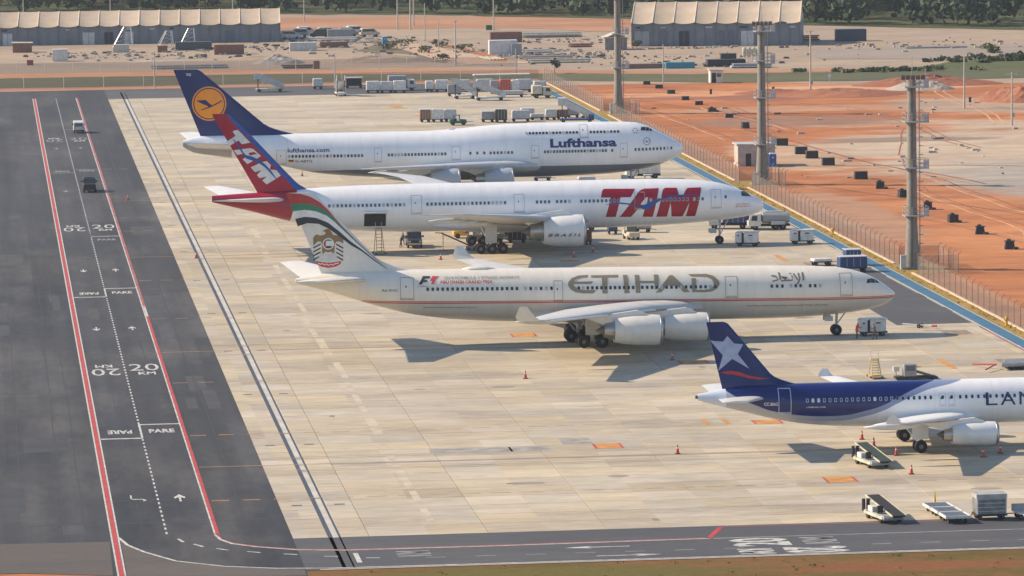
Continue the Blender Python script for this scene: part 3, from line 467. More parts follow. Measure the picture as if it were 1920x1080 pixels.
RUTD = mat('rut_dark', (0.24, 0.085, 0.04), 0.95, var=0.3, scale=0.2); RUTP = mat('rut_pale', (0.50, 0.27, 0.14), 0.95, var=0.25, scale=0.2)
rc = random.Random(21)
for k in range(26):
    x, y = rc.uniform(122, 200), rc.uniform(540, 910); a = rc.gauss(1.9, .5); pts = []; n = rc.randint(8, 22)
    for i in range(n): pts.append((x, y)); x += math.cos(a)*3.2; y += math.sin(a)*6; a += rc.gauss(0, .09)
    for d in (0, 1.7): ribbon([(px_+d, py_) for px_, py_ in pts], rc.uniform(.2, .45), -0.035+.001*k, 'wheel_rut', rc.choice((RUTD, RUTD, RUTP)), soil)
RUB = mat('tyre_smear', (0.26, 0.225, 0.175), 0.9, var=0.3, scale=0.15)
for yc in (415.4, 501.6, 604.4, 687.4):
    for d in (-4.4, -3.6, 3.4, 4.3):
        pts = [(24+6*i, yc+d+rc.uniform(-.1, .1)) for i in range(11)]; ribbon(pts, rc.uniform(.16, .3), 0.006, 'tyre_track', RUB, apron)
for k in range(60):
    x, y = rc.uniform(31, 104), rc.uniform(376, 640); w = rc.uniform(.3, 2.2); h = rc.uniform(.25, 1.1)
    pts = [(x+w*math.cos(t)*rc.uniform(.6, 1.1), y+h*math.sin(t)*rc.uniform(.6, 1.1)) for t in (2*math.pi*i/9 for i in range(9))]
    patch('oil_spot', pts, 0.005+0.00005*k, RUB if k % 3 else MATS['repair_concrete'], apron)
for k in range(34):
    x, y = rc.uniform(-8, 22), rc.uniform(365, 660); w = rc.choice((1.2, 2.1, 4.2))*rc.uniform(.6, 1); h = rc.uniform(3, 16); x = min(x, 23.7-w)
    quad(x, x+w, y, y+h, 0.002+0.00004*k, 'asphalt_patch', (mat('asphalt_worn', (0.048, 0.048, 0.051), .8, var=.2, scale=.4), mat('asphalt_dark', (0.036, 0.037, 0.041), .8, var=.25, scale=.3), mat('asphalt_brown', (0.050, 0.048, 0.046), .82, var=.2, scale=.3))[k % 3], taxiway)
# ---------------------------------------------------------------- aircraft
TYRE = mat('tyre_rubber', (0.013, 0.013, 0.014), 0.85); RIM = mat('wheel_hub', (0.12, 0.12, 0.125), 0.5, 0.3)
GLASS = mat('dark_glass', (0.018, 0.022, 0.030), 0.12, var=0.3, spec=0.8); WFRAME = mat('window_surround', (0.42, 0.44, 0.47), 0.4)
GLASSG = mat('grey_glass', (0.075, 0.09, 0.11), 0.15, spec=0.8)
STRUT = mat('gear_strut', (0.40, 0.40, 0.41), 0.45, 0.2); METAL = mat('bare_metal', (0.42, 0.41, 0.40), 0.35, 0.85); DMETAL = mat('burnt_metal', (0.12, 0.115, 0.12), 0.45, 0.6)
WINGG = mat('wing_grey', (0.46, 0.47, 0.48), 0.42, var=0.07, scale=0.6); WINGW = mat('wing_white', (0.66, 0.66, 0.65), 0.4, var=0.06, scale=0.6)
SEAM = mat('door_outline', (0.36, 0.38, 0.41), 0.5); SEAMW = mat('door_outline_pale', (0.55, 0.6, 0.7), 0.5)
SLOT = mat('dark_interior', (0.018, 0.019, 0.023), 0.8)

def multi(name, parts, smooth=True, angle=35):
    me = bpy.data.meshes.new(name); V, F, I = [], [], []
    for k, (mb, m_) in enumerate(parts):
        o = len(V); V += mb.v; F += [tuple(i+o for i in f) for f in mb.f]; I += [k]*len(mb.f); me.materials.append(m_)
    me.from_pydata(V, [], F); me.update()
    bm = bmesh.new(); bm.from_mesh(me); bmesh.ops.recalc_face_normals(bm, faces=bm.faces); bm.to_mesh(me); bm.free()
    for p, i in zip(me.polygons, I): p.material_index = i; p.use_smooth = smooth
    if smooth: me.set_sharp_from_angle(angle=RAD(angle))
    return me
_wm = {}
def wheel_mesh(r, w, rim=RIM):
    k = (round(r, 3), round(w, 3), rim.name)
    if k not in _wm:
        t = MB().lathe([(-w/2, r*0.55), (-w/2, r*0.86), (-w*0.36, r*0.97), (0, r), (w*0.36, r*0.97), (w/2, r*0.86), (w/2, r*0.55)], 'y', n=18)
        h = MB().lathe([(-w/2-0.012, r*0.12), (-w/2-0.012, r*0.30), (-w*0.40, r*0.54), (w*0.40, r*0.54), (w/2+0.012, r*0.30), (w/2+0.012, r*0.12)], 'y', n=14)
        _wm[k] = multi('wheel', [(t, TYRE), (h, rim)])
    return _wm[k]
def nodes_paint(name, build, rough=0.32, coat=0.35):
    m = bpy.data.materials.new(name); m.use_nodes = True; nt = m.node_tree; b = nt.nodes['Principled BSDF']
    b.inputs['Roughness'].default_value = rough; b.inputs['Coat Weight'].default_value = coat; b.inputs['Coat Roughness'].default_value = 0.08
    tc = nd(nt, 'ShaderNodeTexCoord'); sp = nd(nt, 'ShaderNodeSeparateXYZ'); nt.links.new(tc.outputs['Object'], sp.inputs[0])
    X, Y, Z = sp.outputs
    def math_(op, a, c=None):
        n = nd(nt, 'ShaderNodeMath', operation=op)
        for i, q in enumerate((a, c)):
            if q is None: continue
            if isinstance(q, (int, float)): n.inputs[i].default_value = q
            else: nt.links.new(q, n.inputs[i])
        return n.outputs[0]
    def mix(f, A, B):
        n = nd(nt, 'ShaderNodeMix', data_type='RGBA'); nt.links.new(f, n.inputs['Factor'])
        for k, q in (('A', A), ('B', B)):
            if isinstance(q, tuple): n.inputs[k].default_value = (*q, 1)
            else: nt.links.new(q, n.inputs[k])
        return n.outputs['Result']
    def curve(src, pts, x0, x1, z0, z1):
        r = nd(nt, 'ShaderNodeMapRange'); r.inputs['From Min'].default_value = x0; r.inputs['From Max'].default_value = x1; nt.links.new(src, r.inputs['Value'])
        fc = nd(nt, 'ShaderNodeFloatCurve'); c = fc.mapping.curves[0]
        q = [((x-x0)/(x1-x0), (z-z0)/(z1-z0)) for x, z in pts]
        c.points[0].location = q[0]; c.points[1].location = q[-1]
        for p in q[1:-1]: c.points.new(*p)
        fc.mapping.update(); nt.links.new(r.outputs[0], fc.inputs['Value'])
        r2 = nd(nt, 'ShaderNodeMapRange'); r2.inputs['To Min'].default_value = z0; r2.inputs['To Max'].default_value = z1; nt.links.new(fc.outputs[0], r2.inputs['Value']); return r2.outputs[0]
    colr = build(X, Y, Z, math_, mix, curve)
    ns = nd(nt, 'ShaderNodeTexNoise'); ns.inputs['Scale'].default_value = 0.9; ns.inputs['Detail'].default_value = 6
    mp_ = nd(nt, 'ShaderNodeMapping'); mp_.inputs['Scale'].default_value = (1.5, .6, .35); nt.links.new(tc.outputs['Object'], mp_.inputs[0]); nt.links.new(mp_.outputs[0], ns.inputs['Vector'])
    mr = nd(nt, 'ShaderNodeMapRange'); mr.inputs['To Min'].default_value = 0.86; mr.inputs['To Max'].default_value = 1.08; nt.links.new(ns.outputs['Fac'], mr.inputs['Value'])
    # frame joints: faint darker rings every few metres
    fr = math_('FRACT', math_('DIVIDE', X, 5.35)); rg = math_('LESS_THAN', fr, 0.016)
    rz_ = math_('LESS_THAN', math_('FRACT', math_('DIVIDE', Z, 1.63)), 0.028); rg = math_('MAXIMUM', rg, math_('MULTIPLY', rz_, .7))
    v = math_('MULTIPLY', mr.outputs[0], math_('SUBTRACT', 1.0, math_('MULTIPLY', rg, 0.09)))
    hs = nd(nt, 'ShaderNodeHueSaturation'); nt.links.new(colr, hs.inputs['Color']); nt.links.new(v, hs.inputs['Value'])
    nt.links.new(hs.outputs[0], b.inputs['Base Color']); return m

class Fus:
    def __init__(s, top, bot, wid, zc=None):
        s.t, s.b, s.w = pchip(top), pchip(bot), pchip(wid); s.c = pchip(zc) if zc else (lambda x: (s.t(x)+s.b(x))/2)
        s.xe = min(p[0] for p in top)
    def stations(s):
        L = [0, -0.04, -0.12, -0.25, -0.45, -0.7, -1.0, -1.4, -1.9, -2.5, -3.2, -4, -5, -6, -7, -8.2, -9.5, -11]
        x = -12.5
        while x > s.xe+1: L.append(x); x -= 1.25
        return L+[s.xe+0.5, s.xe]
    def mesh(s, name, m_, n=56):
        rings = []
        for x in s.stations():
            t, b, w, c = s.t(x), s.b(x), max(s.w(x), 0.02), s.c(x); c = min(max(c, b+0.01), t-0.01) if t-b > .03 else (t+b)/2
            rings.append([(x, w*math.cos(a), c+((t-c) if math.sin(a) > 0 else (c-b))*math.sin(a)) for a in (2*math.pi*i/n for i in range(n))])
        return MB().loft(rings).mesh(name, m_, True, 60)
    def side(s, x, z, off=0.02):
        t, b, w, c = s.t(x), s.b(x), s.w(x), s.c(x); h = (t-c) if z > c else (c-b); q = max(-0.985, min(0.985, (z-c)/max(h, .01)))
        y = -w*math.sqrt(1-q*q); n = Vector((0, y/w/w if w else -1, (z-c)/h/h)).normalized()
        return Vector((x, y, z))+n*off, n
def naca(t, n=9):
    cs = [0.5*(1-math.cos(math.pi*i/n)) for i in range(n+1)]
    return [(c, 5*t*(.2969*math.sqrt(c)-.126*c-.3516*c*c+.2843*c**3-.1036*c**4)) for c in cs]
def aero(secs, axis):
    """secs: (leading-edge point, chord, t/c); chord runs aft (-x); thickness along axis"""
    rings = []
    for (lx, ly, lz), ch, tc in secs:
        up = naca(tc); r = []
        for c, h in up: r.append((c, h+0.0015))
        for c, h in up[::-1][:-1]: r.append((c, -h*(0.75 if axis == 'z' else 1)-0.0015))
        rings.append([(lx-c*ch, ly+(h*ch if axis == 'y' else 0), lz+(h*ch if axis == 'z' else 0)) for c, h in r])
    return MB().loft(rings)

def winmesh(w, h, glass, frame, fw=0.05):
    def rr(w_, h_, y): 
        k = 0.32
        return [(a*w_/2, y, b*h_/2) for a, b in ((-1, -1+k), (-1+k*1.3, -1), (1-k*1.3, -1), (1, -1+k), (1, 1-k), (1-k*1.3, 1), (-1+k*1.3, 1), (-1, 1-k))]
    g = MB().add(rr(w, h, -0.012), [tuple(range(8))])
    f = MB().add(rr(w+fw*2, h+fw*2, 0.0), [tuple(range(8))])
    return multi('cabin_window', [(g, glass), (f, frame)], False)

def aircraft(key, label, cat_loc, pitch, fus, paint, spec):
    root = thing('airliner', label, 'airplane', cat_loc, 0.0, 'airliners parked nose-in on the apron')
    root.rotation_euler = (0, pitch, 0)
    gx = spec['pivot']                         # local x of the main gear = root origin
    put('fuselage', fus.mesh('fuselage', paint), root, (-gx, 0, 0))
    body = root.children[0]
    def P(o, dx=True):
        o.location.x -= gx; return o
    # wings
    for s in (-1, 1):
        secs = [((x, s*y, z), c, t) for x, y, z, c, t in spec['wing']]
        w = P(aero(secs, 'z').build('wing', spec.get('wingmat', WINGG), root, True, 40))
        # pale leading edge strip and control surface seams
        le = []
        for (lx, ly, lz), c, t in secs: le.append((lx, ly, lz, c, t))
        if 'winglet' in spec:
            x, y, z, c, t = spec['wing'][-1]; dx, dy, dz, c2 = spec['winglet']
            wl_ = aero([((x-0.15*c, s*y, z-0.02), c*0.9, 0.07), ((x-0.15*c-dx*0.35, s*(y+dy*0.5), z+dz*0.3), c*0.75, 0.07), ((x-dx, s*(y+dy), z+dz), c2, 0.06)], 'y').build('winglet', spec['wingletmat'], w, True, 40)
        for fx, fy in spec['flapfair']:
            zf = [p for p in spec['wing']]
            zz = zf[0][2]+(zf[-1][2]-zf[0][2])*(fy-zf[0][1])/(zf[-1][1]-zf[0][1])
            MB().lathe([(1.9, 0.02), (1.2, 0.22), (0, 0.32), (-1.6, 0.24), (-2.8, 0.03)], 'x', (fx, s*fy, zz-0.42), 10).build('flap_fairing', spec.get('wingmat', WINGG), w, True)
        if spec.get('slat'):
            W_ = spec['wing']
            def at_(y):
                for p, q in zip(W_[:-1], W_[1:]):
                    if p[1] <= y <= q[1]+1e-6: k = (y-p[1])/(q[1]-p[1]); return [p[i]+(q[i]-p[i])*k for i in range(5)]
            for ya, yb in ((4.5, 8.6), (11.0, 18.2), (20.2, 30.6)):
                sl = []
                for y in (ya, yb):
                    x, yy, z, c, t = at_(y); sl.append(((x+.22, s*y, z-.10), max(.7, c*.11), .30))
                aero(sl, 'z').build('slat', WINGW, w, True, 40)
            for ya, yb in ((3.4, 9.6), (10.8, 19.5)):
                fl_ = []
                for y in (ya, yb):
                    x, yy, z, c, t = at_(y); fl_.append([(x-c+.5, s*y, z-.10), (x-c-1.7, s*y, z-.75), (x-c-1.72, s*y, z-.80), (x-c+.45, s*y, z-.34)])
                MB().loft(fl_).build('flap', ETWF, w)
        # tailplane
        P(aero([((x, s*y, z), c, t) for x, y, z, c, t in spec['stab']], 'z').build('tailplane', spec['stabmat'], root, True, 40))
        for (xl, y, z, r, L, core, cm, rise) in spec['eng']:
            prof = [(-1.1, .80*r), (-.25, .84*r), (-.06, .90*r), (0, .945*r), (-.06, .975*r), (-.3, 1.0*r), (-1.0, 1.03*r), (-.55*L, 1.0*r), (-.8*L, .93*r), (-L, .80*r), (-L+.05, .74*r), (-L+1.0, .72*r)]
            e = P(MB().lathe(prof, 'x', (xl, s*y, z), 36, caps=False).build('engine', cm, root, True, 50))
            MB().lathe([(-0.28, .86*r), (-.05, .895*r), (0.012, .945*r), (-.06, .985*r), (-.26, 1.01*r), (-.26, .99*r)], 'x', (xl, s*y, z), 36, caps=False).build('intake_lip', METAL, e, True)
            MB().lathe([(-1.0, .80*r), (-1.02, .3*r), (-.45, .02)], 'x', (xl, s*y, z), 24, caps=False).build('fan', SLOT, e, True)
            MB().lathe([(-L+1.0, .60*r), (-L-.05, .60*r), (-L-core, .47*r), (-L-core+.02, .44*r), (-L, .40*r)], 'x', (xl, s*y, z), 28, caps=False).build('exhaust_nozzle', METAL, e, True, 40)
            MB().lathe([(-L, .36*r), (-L-core, .33*r), (-L-core-1.1*r*.5, .04)], 'x', (xl, s*y, z), 18).build('exhaust_plug', DMETAL, e, True, 40)
            MB().prism([(xl-.22*L, z+.98*r), (xl-.5*L, z+1.22*r+rise*.5), (xl-L-core-.4, z+.75*r+rise), (xl-L-core-2.2, z+.7*r+rise), (xl-L-core, z+.35*r), (xl-.85*L, z+.6*r)], s*y-.2, s*y+.2).build('pylon', cm, e)
        # main gear
        for (x, y, axles, r, tw, tr, ztop) in spec['gear']:
            if y == 0 and s == 1: continue
            g = MB().cyl((x, s*y, r*1.0), (x+.1, s*y*1.02, ztop), .20, .24, 10).cyl((x, s*y, r+.15), (x-1.5, s*(y-.9) if y else 0, ztop), .10, .10, 8)
            if len(axles) > 1: g.box((sum(axles)/len(axles)+x, s*y, r), (max(axles)-min(axles)+.2, .28, .26))
            go = P(g.build('main_gear', STRUT, root, True, 40))
            if y: MB().box((x-.05, s*(y+.42), (ztop+r*1.4)/2+.35), (1.5, .06, ztop-r*1.6)).build('gear_door', spec['doormat'], go)
            for a in axles:
                for q in (-1, 1): put('wheel', wheel_mesh(r, tw), go, (x+a, s*y+q*tr, r))
    x, r, tw, ztop, zg = spec['nose']
    g = P(MB().cyl((x, 0, zg+r), (x+.1, 0, ztop), .13, .16, 10).cyl((x, 0, zg+r+.5), (x+1.3, 0, ztop), .07, .07, 8).cyl((x, -.34, zg+r), (x, .34, zg+r), .09, n=8).build('nose_gear', STRUT, root, True, 40))
    for q in (-1, 1): put('wheel', wheel_mesh(r, tw), g, (x, q*.33, zg+r))
    for q in (-1, 1): MB().box((x-.9, q*.55, zg+r*2.2+.55), (.9, .05, .55)).build('gear_door', spec['doormat'], g)
    # belly fairing
    a, b, hw, zc_, hz = spec['fair']; rings = []
    for k in range(15):
        t = k/14; e = max(0.03, math.sin(math.pi*t)**0.55); xx = b+(a-b)*t
        rings.append([(xx, hw*(0.45+.55*e)*math.cos(u), zc_+hz*e*math.sin(u)) for u in (2*math.pi*i/30 for i in range(30))])
    P(MB().loft(rings).build('belly_fairing', spec['fairmat'], root, True, 60))
    # fin
    f = spec['fin']; (bx, bz), (tx, tz), (btx, _), (ttx, _) = f['le0'], f['le1'], f['te0'], f['te1']
    def finle(z):
        t = (z-bz)/(tz-bz); return bx+(tx-bx)*t+f.get('fil', 1.5)*max(0, 1-max(t, -0.05)/.16)**2
    def finte(z):
        t = (z-bz)/(tz-bz); return btx+(ttx-btx)*t
    def finy(x, z):
        c = min(max((finle(z)-x)/(finle(z)-finte(z)), 0.0), 1.0); tc = .095
        return 5*tc*(.2969*math.sqrt(c)-.126*c-.3516*c*c+.2843*c**3-.1036*c**4)*(finle(z)-finte(z))*(1-0.25*(z-bz)/(tz-bz))
    secs = []
    for t in (-.10, -.04, 0, .02, .05, .08, .11, .16, .3, .5, .75, .97, 1.0):
        z = bz+(tz-bz)*t; secs.append(((finle(z)-(.25 if t == 1 else 0), 0, z), finle(z)-finte(z)-(.3 if t == 1 else 0), .095*(1-.25*t)))
    fin = P(aero(secs, 'y').build('fin', f['mat'], root, True, 40))
    def fmap(off=.025): return lambda u, v: Vector((u, -finy(u, v)-off, v))
    # cabin windows
    wm = winmesh(*spec['win'])
    wms = spec.get('winalt'); wbl = winmesh(spec['win'][0], spec['win'][1], mat('drawn_blind', (.40, .41, .42), .6), spec['win'][3], spec['win'][4]); rw = random.Random(key)
    for (x0, x1, n, z0, z1) in spec['rows']:
        for k in range(n):
            t = k/(n-1) if n > 1 else 0; x = x0+(x1-x0)*t; z = z0+(z1-z0)*t
            p, nn = fus.side(x, z, .022)
            put('cabin_window', wms(x, k) if wms else (wbl if rw.random() < .13 else wm), root, (p.x-gx, p.y, p.z), (-math.atan2(nn.z, -nn.y), 0, 0))
    smap = lambda off: (lambda u, v: fus.side(u, v, off)[0])
    # doors: leaf with a seam round it
    for (x0, x1, z0, z1) in spec['doors']:
        d = P(decal('door', flat_mesh([[(x0, z0), (x1, z0), (x1, z1), (x0, z1)]]), smap(.018), paint, root, .2))
        e = .055
        decal('door_seam', flat_mesh([[(x0-e, z0-e), (x1+e, z0-e), (x1+e, z1+e), (x0-e, z1+e)], [(x0, z0), (x0, z1), (x1, z1), (x1, z0)]]), smap(.026), spec.get('seam', SEAM), d, .2)
        xm, zm = (x0+x1)/2-.12, z0+(z1-z0)*.58
        decal('door_window', flat_mesh([[(xm-.07, zm-.1), (xm+.07, zm-.1), (xm+.07, zm+.1), (xm-.07, zm+.1)]]), smap(.03), GLASSG, d, None)
        decal('door_sill', flat_mesh([[(x0-.1, z0-.2), (x1+.1, z0-.2), (x1+.1, z0-.12), (x0-.1, z0-.12)]]), smap(.024), spec.get('seam', SEAM), d, None)
    for pts in spec['cockpit']:
        P(decal('cockpit_window', flat_mesh([pts]), lambda u, v: fus.side(u, v, .03)[0], GLASS, root, .15, .2))
    def D(name, gf, m_, on='side', off=.028, step=.22):
        return P(decal(name, gf if isinstance(gf, tuple) else flat_mesh(gf), fmap(off) if on == 'fin' else smap(off), m_, body.parent if on == 'side' else root, step, .5))
    def T(txt, x0, z0, x1, z1, m_, bold=.02, shear=0, off=.03, on='side'):
        return D('lettering', flat_mesh(None, txt, bold, shear, box=(x0, z0, x1, z1)), m_, on, off)
    return root, P, D, T, fin, smap, fmap

# ---- jumbo with navy tail
NAVY = mat('navy_paint', (0.006, 0.020, 0.110), 0.38, var=0.06, coat=0.12, spec=.3); LNAVY = mat('navy_lettering', (0.008, 0.025, 0.15), 0.4)
ORANGE = mat('orange_paint', (0.84, 0.275, 0.008), 0.35, var=0.04); 
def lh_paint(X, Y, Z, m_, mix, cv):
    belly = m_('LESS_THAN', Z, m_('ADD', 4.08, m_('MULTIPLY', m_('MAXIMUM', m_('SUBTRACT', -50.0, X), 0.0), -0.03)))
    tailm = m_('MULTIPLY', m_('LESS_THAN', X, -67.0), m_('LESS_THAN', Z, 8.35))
    c = mix(belly, (0.80, 0.81, 0.82), (0.16, 0.18, 0.215)); return mix(tailm, c, (0.36, 0.35, 0.34))  # grey belly paint, darkened further so its shade is in the colour
LHP = nodes_paint('white_fuselage_shaded_grey_belly', lh_paint)
lhf = Fus([(0, 6.2), (-.1, 6.45), (-.4, 6.75), (-.87, 7.09), (-2.46, 7.99), (-4.45, 9.06), (-5.64, 9.64), (-7.2, 10.05), (-10.4, 10.22), (-18, 10.25), (-25.5, 10.2), (-28.7, 10.05), (-31.8, 9.8), (-35.8, 9.5), (-40, 9.4), (-57, 9.4), (-66, 9.42), (-71.5, 9.3), (-74.05, 8.7)],
          [(0, 6.2), (-.1, 5.7), (-.32, 5.25), (-1.69, 4.49), (-4.1, 3.59), (-6.5, 3.08), (-12, 2.5), (-20, 2.3), (-38, 2.35), (-46, 2.75), (-54, 3.46), (-60.3, 4.8), (-65.7, 5.8), (-69.6, 6.4), (-72.7, 6.95), (-74.05, 7.8)],
          [(0, .02), (-.1, .45), (-.32, .8), (-.9, 1.25), (-2.5, 2.0), (-5, 2.7), (-9, 3.15), (-14, 3.25), (-46, 3.25), (-54, 2.9), (-62, 2.0), (-69, 1.1), (-74.05, .3)],
          [(0, 6.1), (-5, 5.9), (-46, 5.9), (-60, 7.0), (-74.05, 8.2)])
LHG = mat('pale_blue_grey_cowl', (0.40, 0.44, 0.48), 0.35, coat=.3, var=.05)
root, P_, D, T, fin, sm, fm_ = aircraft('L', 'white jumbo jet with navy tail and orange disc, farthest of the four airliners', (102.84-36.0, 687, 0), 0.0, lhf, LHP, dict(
    pivot=-36.0, wingmat=WINGG, stabmat=WINGW, doormat=LHG, fairmat=mat('belly_grey_shaded', (0.17, 0.19, 0.225), 0.4),  # fairing grey carries the same painted belly shade
    wing=[(-21.5, 2.6, 3.9, 17.5, .12), (-29.5, 12.0, 5.0, 11.0, .11), (-46.3, 31.0, 6.5, 4.2, .09), (-50.6, 34.2, 6.75, 1.2, .08)], flapfair=[(-40.5, 7.5), (-42.8, 15.5), (-46.0, 23.5)],
    stab=[(-62.0, 0.8, 7.6, 10, .10), (-71.4, 11.1, 9.05, 2.7, .09)],
    eng=[(-26.75, 11.7, 3.15, 1.5, 4.2, 1.3, LHG, .45), (-35.46, 20.8, 3.95, 1.5, 4.2, 1.3, LHG, .4)],
    gear=[(-34.6, 5.5, (-.75, .75), .63, .48, .55, 4.2), (-38.0, 1.9, (-.75, .75), .63, .48, .55, 3.2)], nose=(-7.9, .63, .46, 3.6, 0), fair=(-20, -44, 3.4, 3.5, 1.45),
    fin=dict(le0=(-60.4, 9.4), le1=(-71.55, 19.1), te0=(-71.5, 9.4), te1=(-75.25, 19.1), mat=NAVY, fil=2.6), win=(.30, .40, GLASS, WFRAME, .03),
    rows=[(-58.67, -48.01, 22, 6.24, 6.2), (-44.09, -35.77, 18, 6.2, 6.2), (-32.07, -30.02, 3, 6.22, 6.22), (-29.07, -25.92, 7, 6.2, 6.2), (-21.02, -12.0, 21, 6.2, 6.2), (-11.05, -11.05, 1, 6.2, 6.2), (-7.56, -2.08, 11, 6.24, 6.28), (-23.64, -16.17, 16, 8.9, 8.9), (-14.11, -10.03, 9, 8.9, 8.9)],
    doors=[(-60.46, -59.1, 5.2, 7.12), (-46.15, -45.18, 5.36, 7.22), (-34.75, -33.6, 5.44, 7.22), (-23.0, -21.96, 5.43, 7.13), (-15.7, -14.6, 8.26, 9.9), (-9.83, -8.82, 5.31, 7.18)],
    cockpit=[[(-6.6, 8.98), (-5.9, 8.92), (-5.75, 9.40), (-6.45, 9.42)], [(-5.82, 8.9), (-5.3, 8.86), (-5.2, 9.28), (-5.66, 9.38)], [(-5.22, 8.84), (-4.75, 8.8), (-4.8, 9.0), (-5.1, 9.24)]]))
T('Lufthansa', -20.23, 6.75, -10.36, 8.05, LNAVY, .04); T('lufthansa.com', -58.87, 6.80, -52.77, 7.42, LNAVY, .022)
T('D-ABYG', -57.73, 5.31, -55.3, 5.68, mat('grey_lettering', (0.12, 0.13, 0.15), .5), .015)
for k, c in enumerate(((0.02, 0.02, 0.02), (0.5, 0.02, 0.02), (0.7, 0.45, 0.02))): D('flag', [[(-58.75, 5.58-.13*k), (-57.98, 5.58-.13*k), (-57.98, 5.71-.13*k), (-58.75, 5.71-.13*k)]], mat('flag_%d' % k, c, .5), off=.03)
def ringpoly(cx, cz, r, n=24): return [(cx+r*math.cos(2*math.pi*i/n), cz+r*math.sin(2*math.pi*i/n)) for i in range(n)]
D('nose_emblem', [ringpoly(-5.8, 7.39, .55), ringpoly(-5.8, 7.39, .48)], LNAVY); D('nose_emblem', [[(-6.15, 7.5), (-5.85, 7.48), (-5.7, 7.36), (-5.35, 7.5), (-5.65, 7.28), (-6.1, 7.22), (-5.85, 7.34)]], LNAVY)
for k in range(6): D('nose_star', [ringpoly(-7.45+.36*math.cos(k*math.pi/3), 8.96+.36*math.sin(k*math.pi/3), .09, 6)], MATS['grey_lettering'])
D('tail_disc', GFX['cr_disc'], ORANGE, 'fin', .025); D('tail_ring', GFX['cr_ring'], NAVY, 'fin', .045); D('tail_bird', GFX['cr_bird'], NAVY, 'fin', .045)
T('YG', -73.45, 18.15, -72.7, 18.55, mat('white_lettering', (.75, .75, .75), .5), .02, on='fin', off=.03)
P_(MB().lathe([(-.9, .02), (-.4, .55), (.4, .55), (1.1, .02)], 'x', (-34.5, 0, 9.45), 14, .45).build('antenna_dome', LHG, root, True))

# ---- twin with red tail
REDT = mat('red_paint', (0.33, 0.006, 0.028), 0.38, var=0.06, coat=0.12, spec=.3); BLUET = mat('blue_paint', (0.008, 0.085, 0.33), 0.38, coat=.1, spec=.3); LETW = mat('pale_lettering', (0.62, 0.62, 0.60), .4)
TAMP = nodes_paint('white_fuselage_red_tail', lambda X, Y, Z, m_, mix, cv: mix(m_('LESS_THAN', m_('ADD', X, m_('MULTIPLY', m_('SUBTRACT', Z, 8.0), -0.25)), -61.2), (0.80, 0.805, 0.81), (0.34, 0.006, 0.028)))
tmf = Fus([(0, 4.91), (-.08, 5.2), (-.28, 5.48), (-.84, 5.98), (-2.25, 6.64), (-3.65, 7.3), (-6.47, 8.13), (-9.98, 8.55), (-16, 8.72), (-44, 8.72), (-51, 8.7), (-57, 8.55), (-63, 8.2), (-70, 7.85), (-72.1, 7.72)],
          [(0, 4.91), (-.1, 4.55), (-.5, 4.15), (-2.27, 3.56), (-5.1, 3.2), (-9.3, 2.85), (-16, 2.55), (-20, 2.5), (-46, 2.5), (-51.3, 2.7), (-56.8, 3.2), (-62, 4.2), (-66.5, 5.45), (-72.1, 6.9)],
          [(0, .02), (-.08, .32), (-.3, .62), (-.84, 1.0), (-2.27, 1.65), (-5.1, 2.45), (-9.3, 2.95), (-14, 3.1), (-48, 3.1), (-56, 2.7), (-63, 1.75), (-69, .8), (-72.1, .15)])
COWLW = mat('white_cowl', (0.70, 0.70, 0.69), 0.3, coat=.4, var=.05)
root, P_, D, T, fin, sm, fm_ = aircraft('T', 'white twin-engine airliner with red tail and red block lettering, cargo door open', (101.03-36.5, 604.2, 0), 0.0, tmf, TAMP, dict(
    pivot=-36.5, wingmat=WINGG, stabmat=WINGW, doormat=WINGG, fairmat=mat('fairing_white', (0.66, 0.67, 0.68), 0.35, var=.05),
    wing=[(-23.2, 2.2, 3.7, 15.2, .13), (-29.3, 10.5, 4.75, 9.5, .115), (-41.8, 28.8, 7.2, 3.5, .095), (-46.9, 32.4, 7.6, 1.3, .08)], flapfair=[(-37.5, 6.2), (-39.0, 11.5), (-41.5, 18.0), (-43.5, 23.5)],
    stab=[(-62.3, 0.8, 7.05, 7.6, .10), (-70.2, 10.75, 8.0, 2.5, .09)],
    eng=[(-24.92, 9.8, 3.12, 2.03, 5.4, 1.7, COWLW, .5)],
    gear=[(-36.5, 5.5, (-1.45, 0, 1.45), .66, .5, .7, 4.0)], nose=(-5.9, .54, .4, 3.4, 0), fair=(-22.5, -45, 3.25, 3.45, 1.30),
    fin=dict(le0=(-60.4, 8.25), le1=(-69.75, 18.3), te0=(-66.35, 8.1), te1=(-71.95, 18.1), mat=REDT, fil=.8), win=(.27, .38, GLASSG, WFRAME, .045),
    rows=[(-57.13, -47.48, 19, 6.32, 6.3), (-44.46, -34.39, 20, 6.3, 6.28), (-30.22, -28.65, 4, 6.27, 6.27), (-27.6, -26.0, 4, 6.27, 6.27), (-24.44, -19.56, 10, 6.25, 6.24), (-15.35, -15.35, 1, 6.22, 6.22), (-14.32, -10.54, 8, 6.22, 6.2), (-9.63, -8.51, 3, 6.2, 6.2), (-5.42, -5.42, 1, 6.35, 6.35)],
    doors=[(-46.53, -45.25, 5.24, 7.4), (-33.15, -31.88, 5.15, 7.27), (-17.41, -16.16, 5.22, 7.21), (-7.33, -6.05, 5.1, 7.27)],
    cockpit=[[(-3.2, 6.35), (-2.35, 6.25), (-1.85, 6.2), (-2.1, 6.55), (-2.6, 6.85), (-3.1, 6.88)]]))
for k in 'TAM': D('fuselage_letter', GFX['tam_'+k], REDT, off=.020)
D('bird_mark', GFX['tam_sw'], BLUET, off=.034)
def shrink(pls, f=.84):
    c = [(min(p[i] for q in pls for p in q)+max(p[i] for q in pls for p in q))/2 for i in (0, 1)]; return [[(c[0]+.18+(x-c[0])*f, c[1]+(z-c[1])*f) for x, z in q] for q in pls]
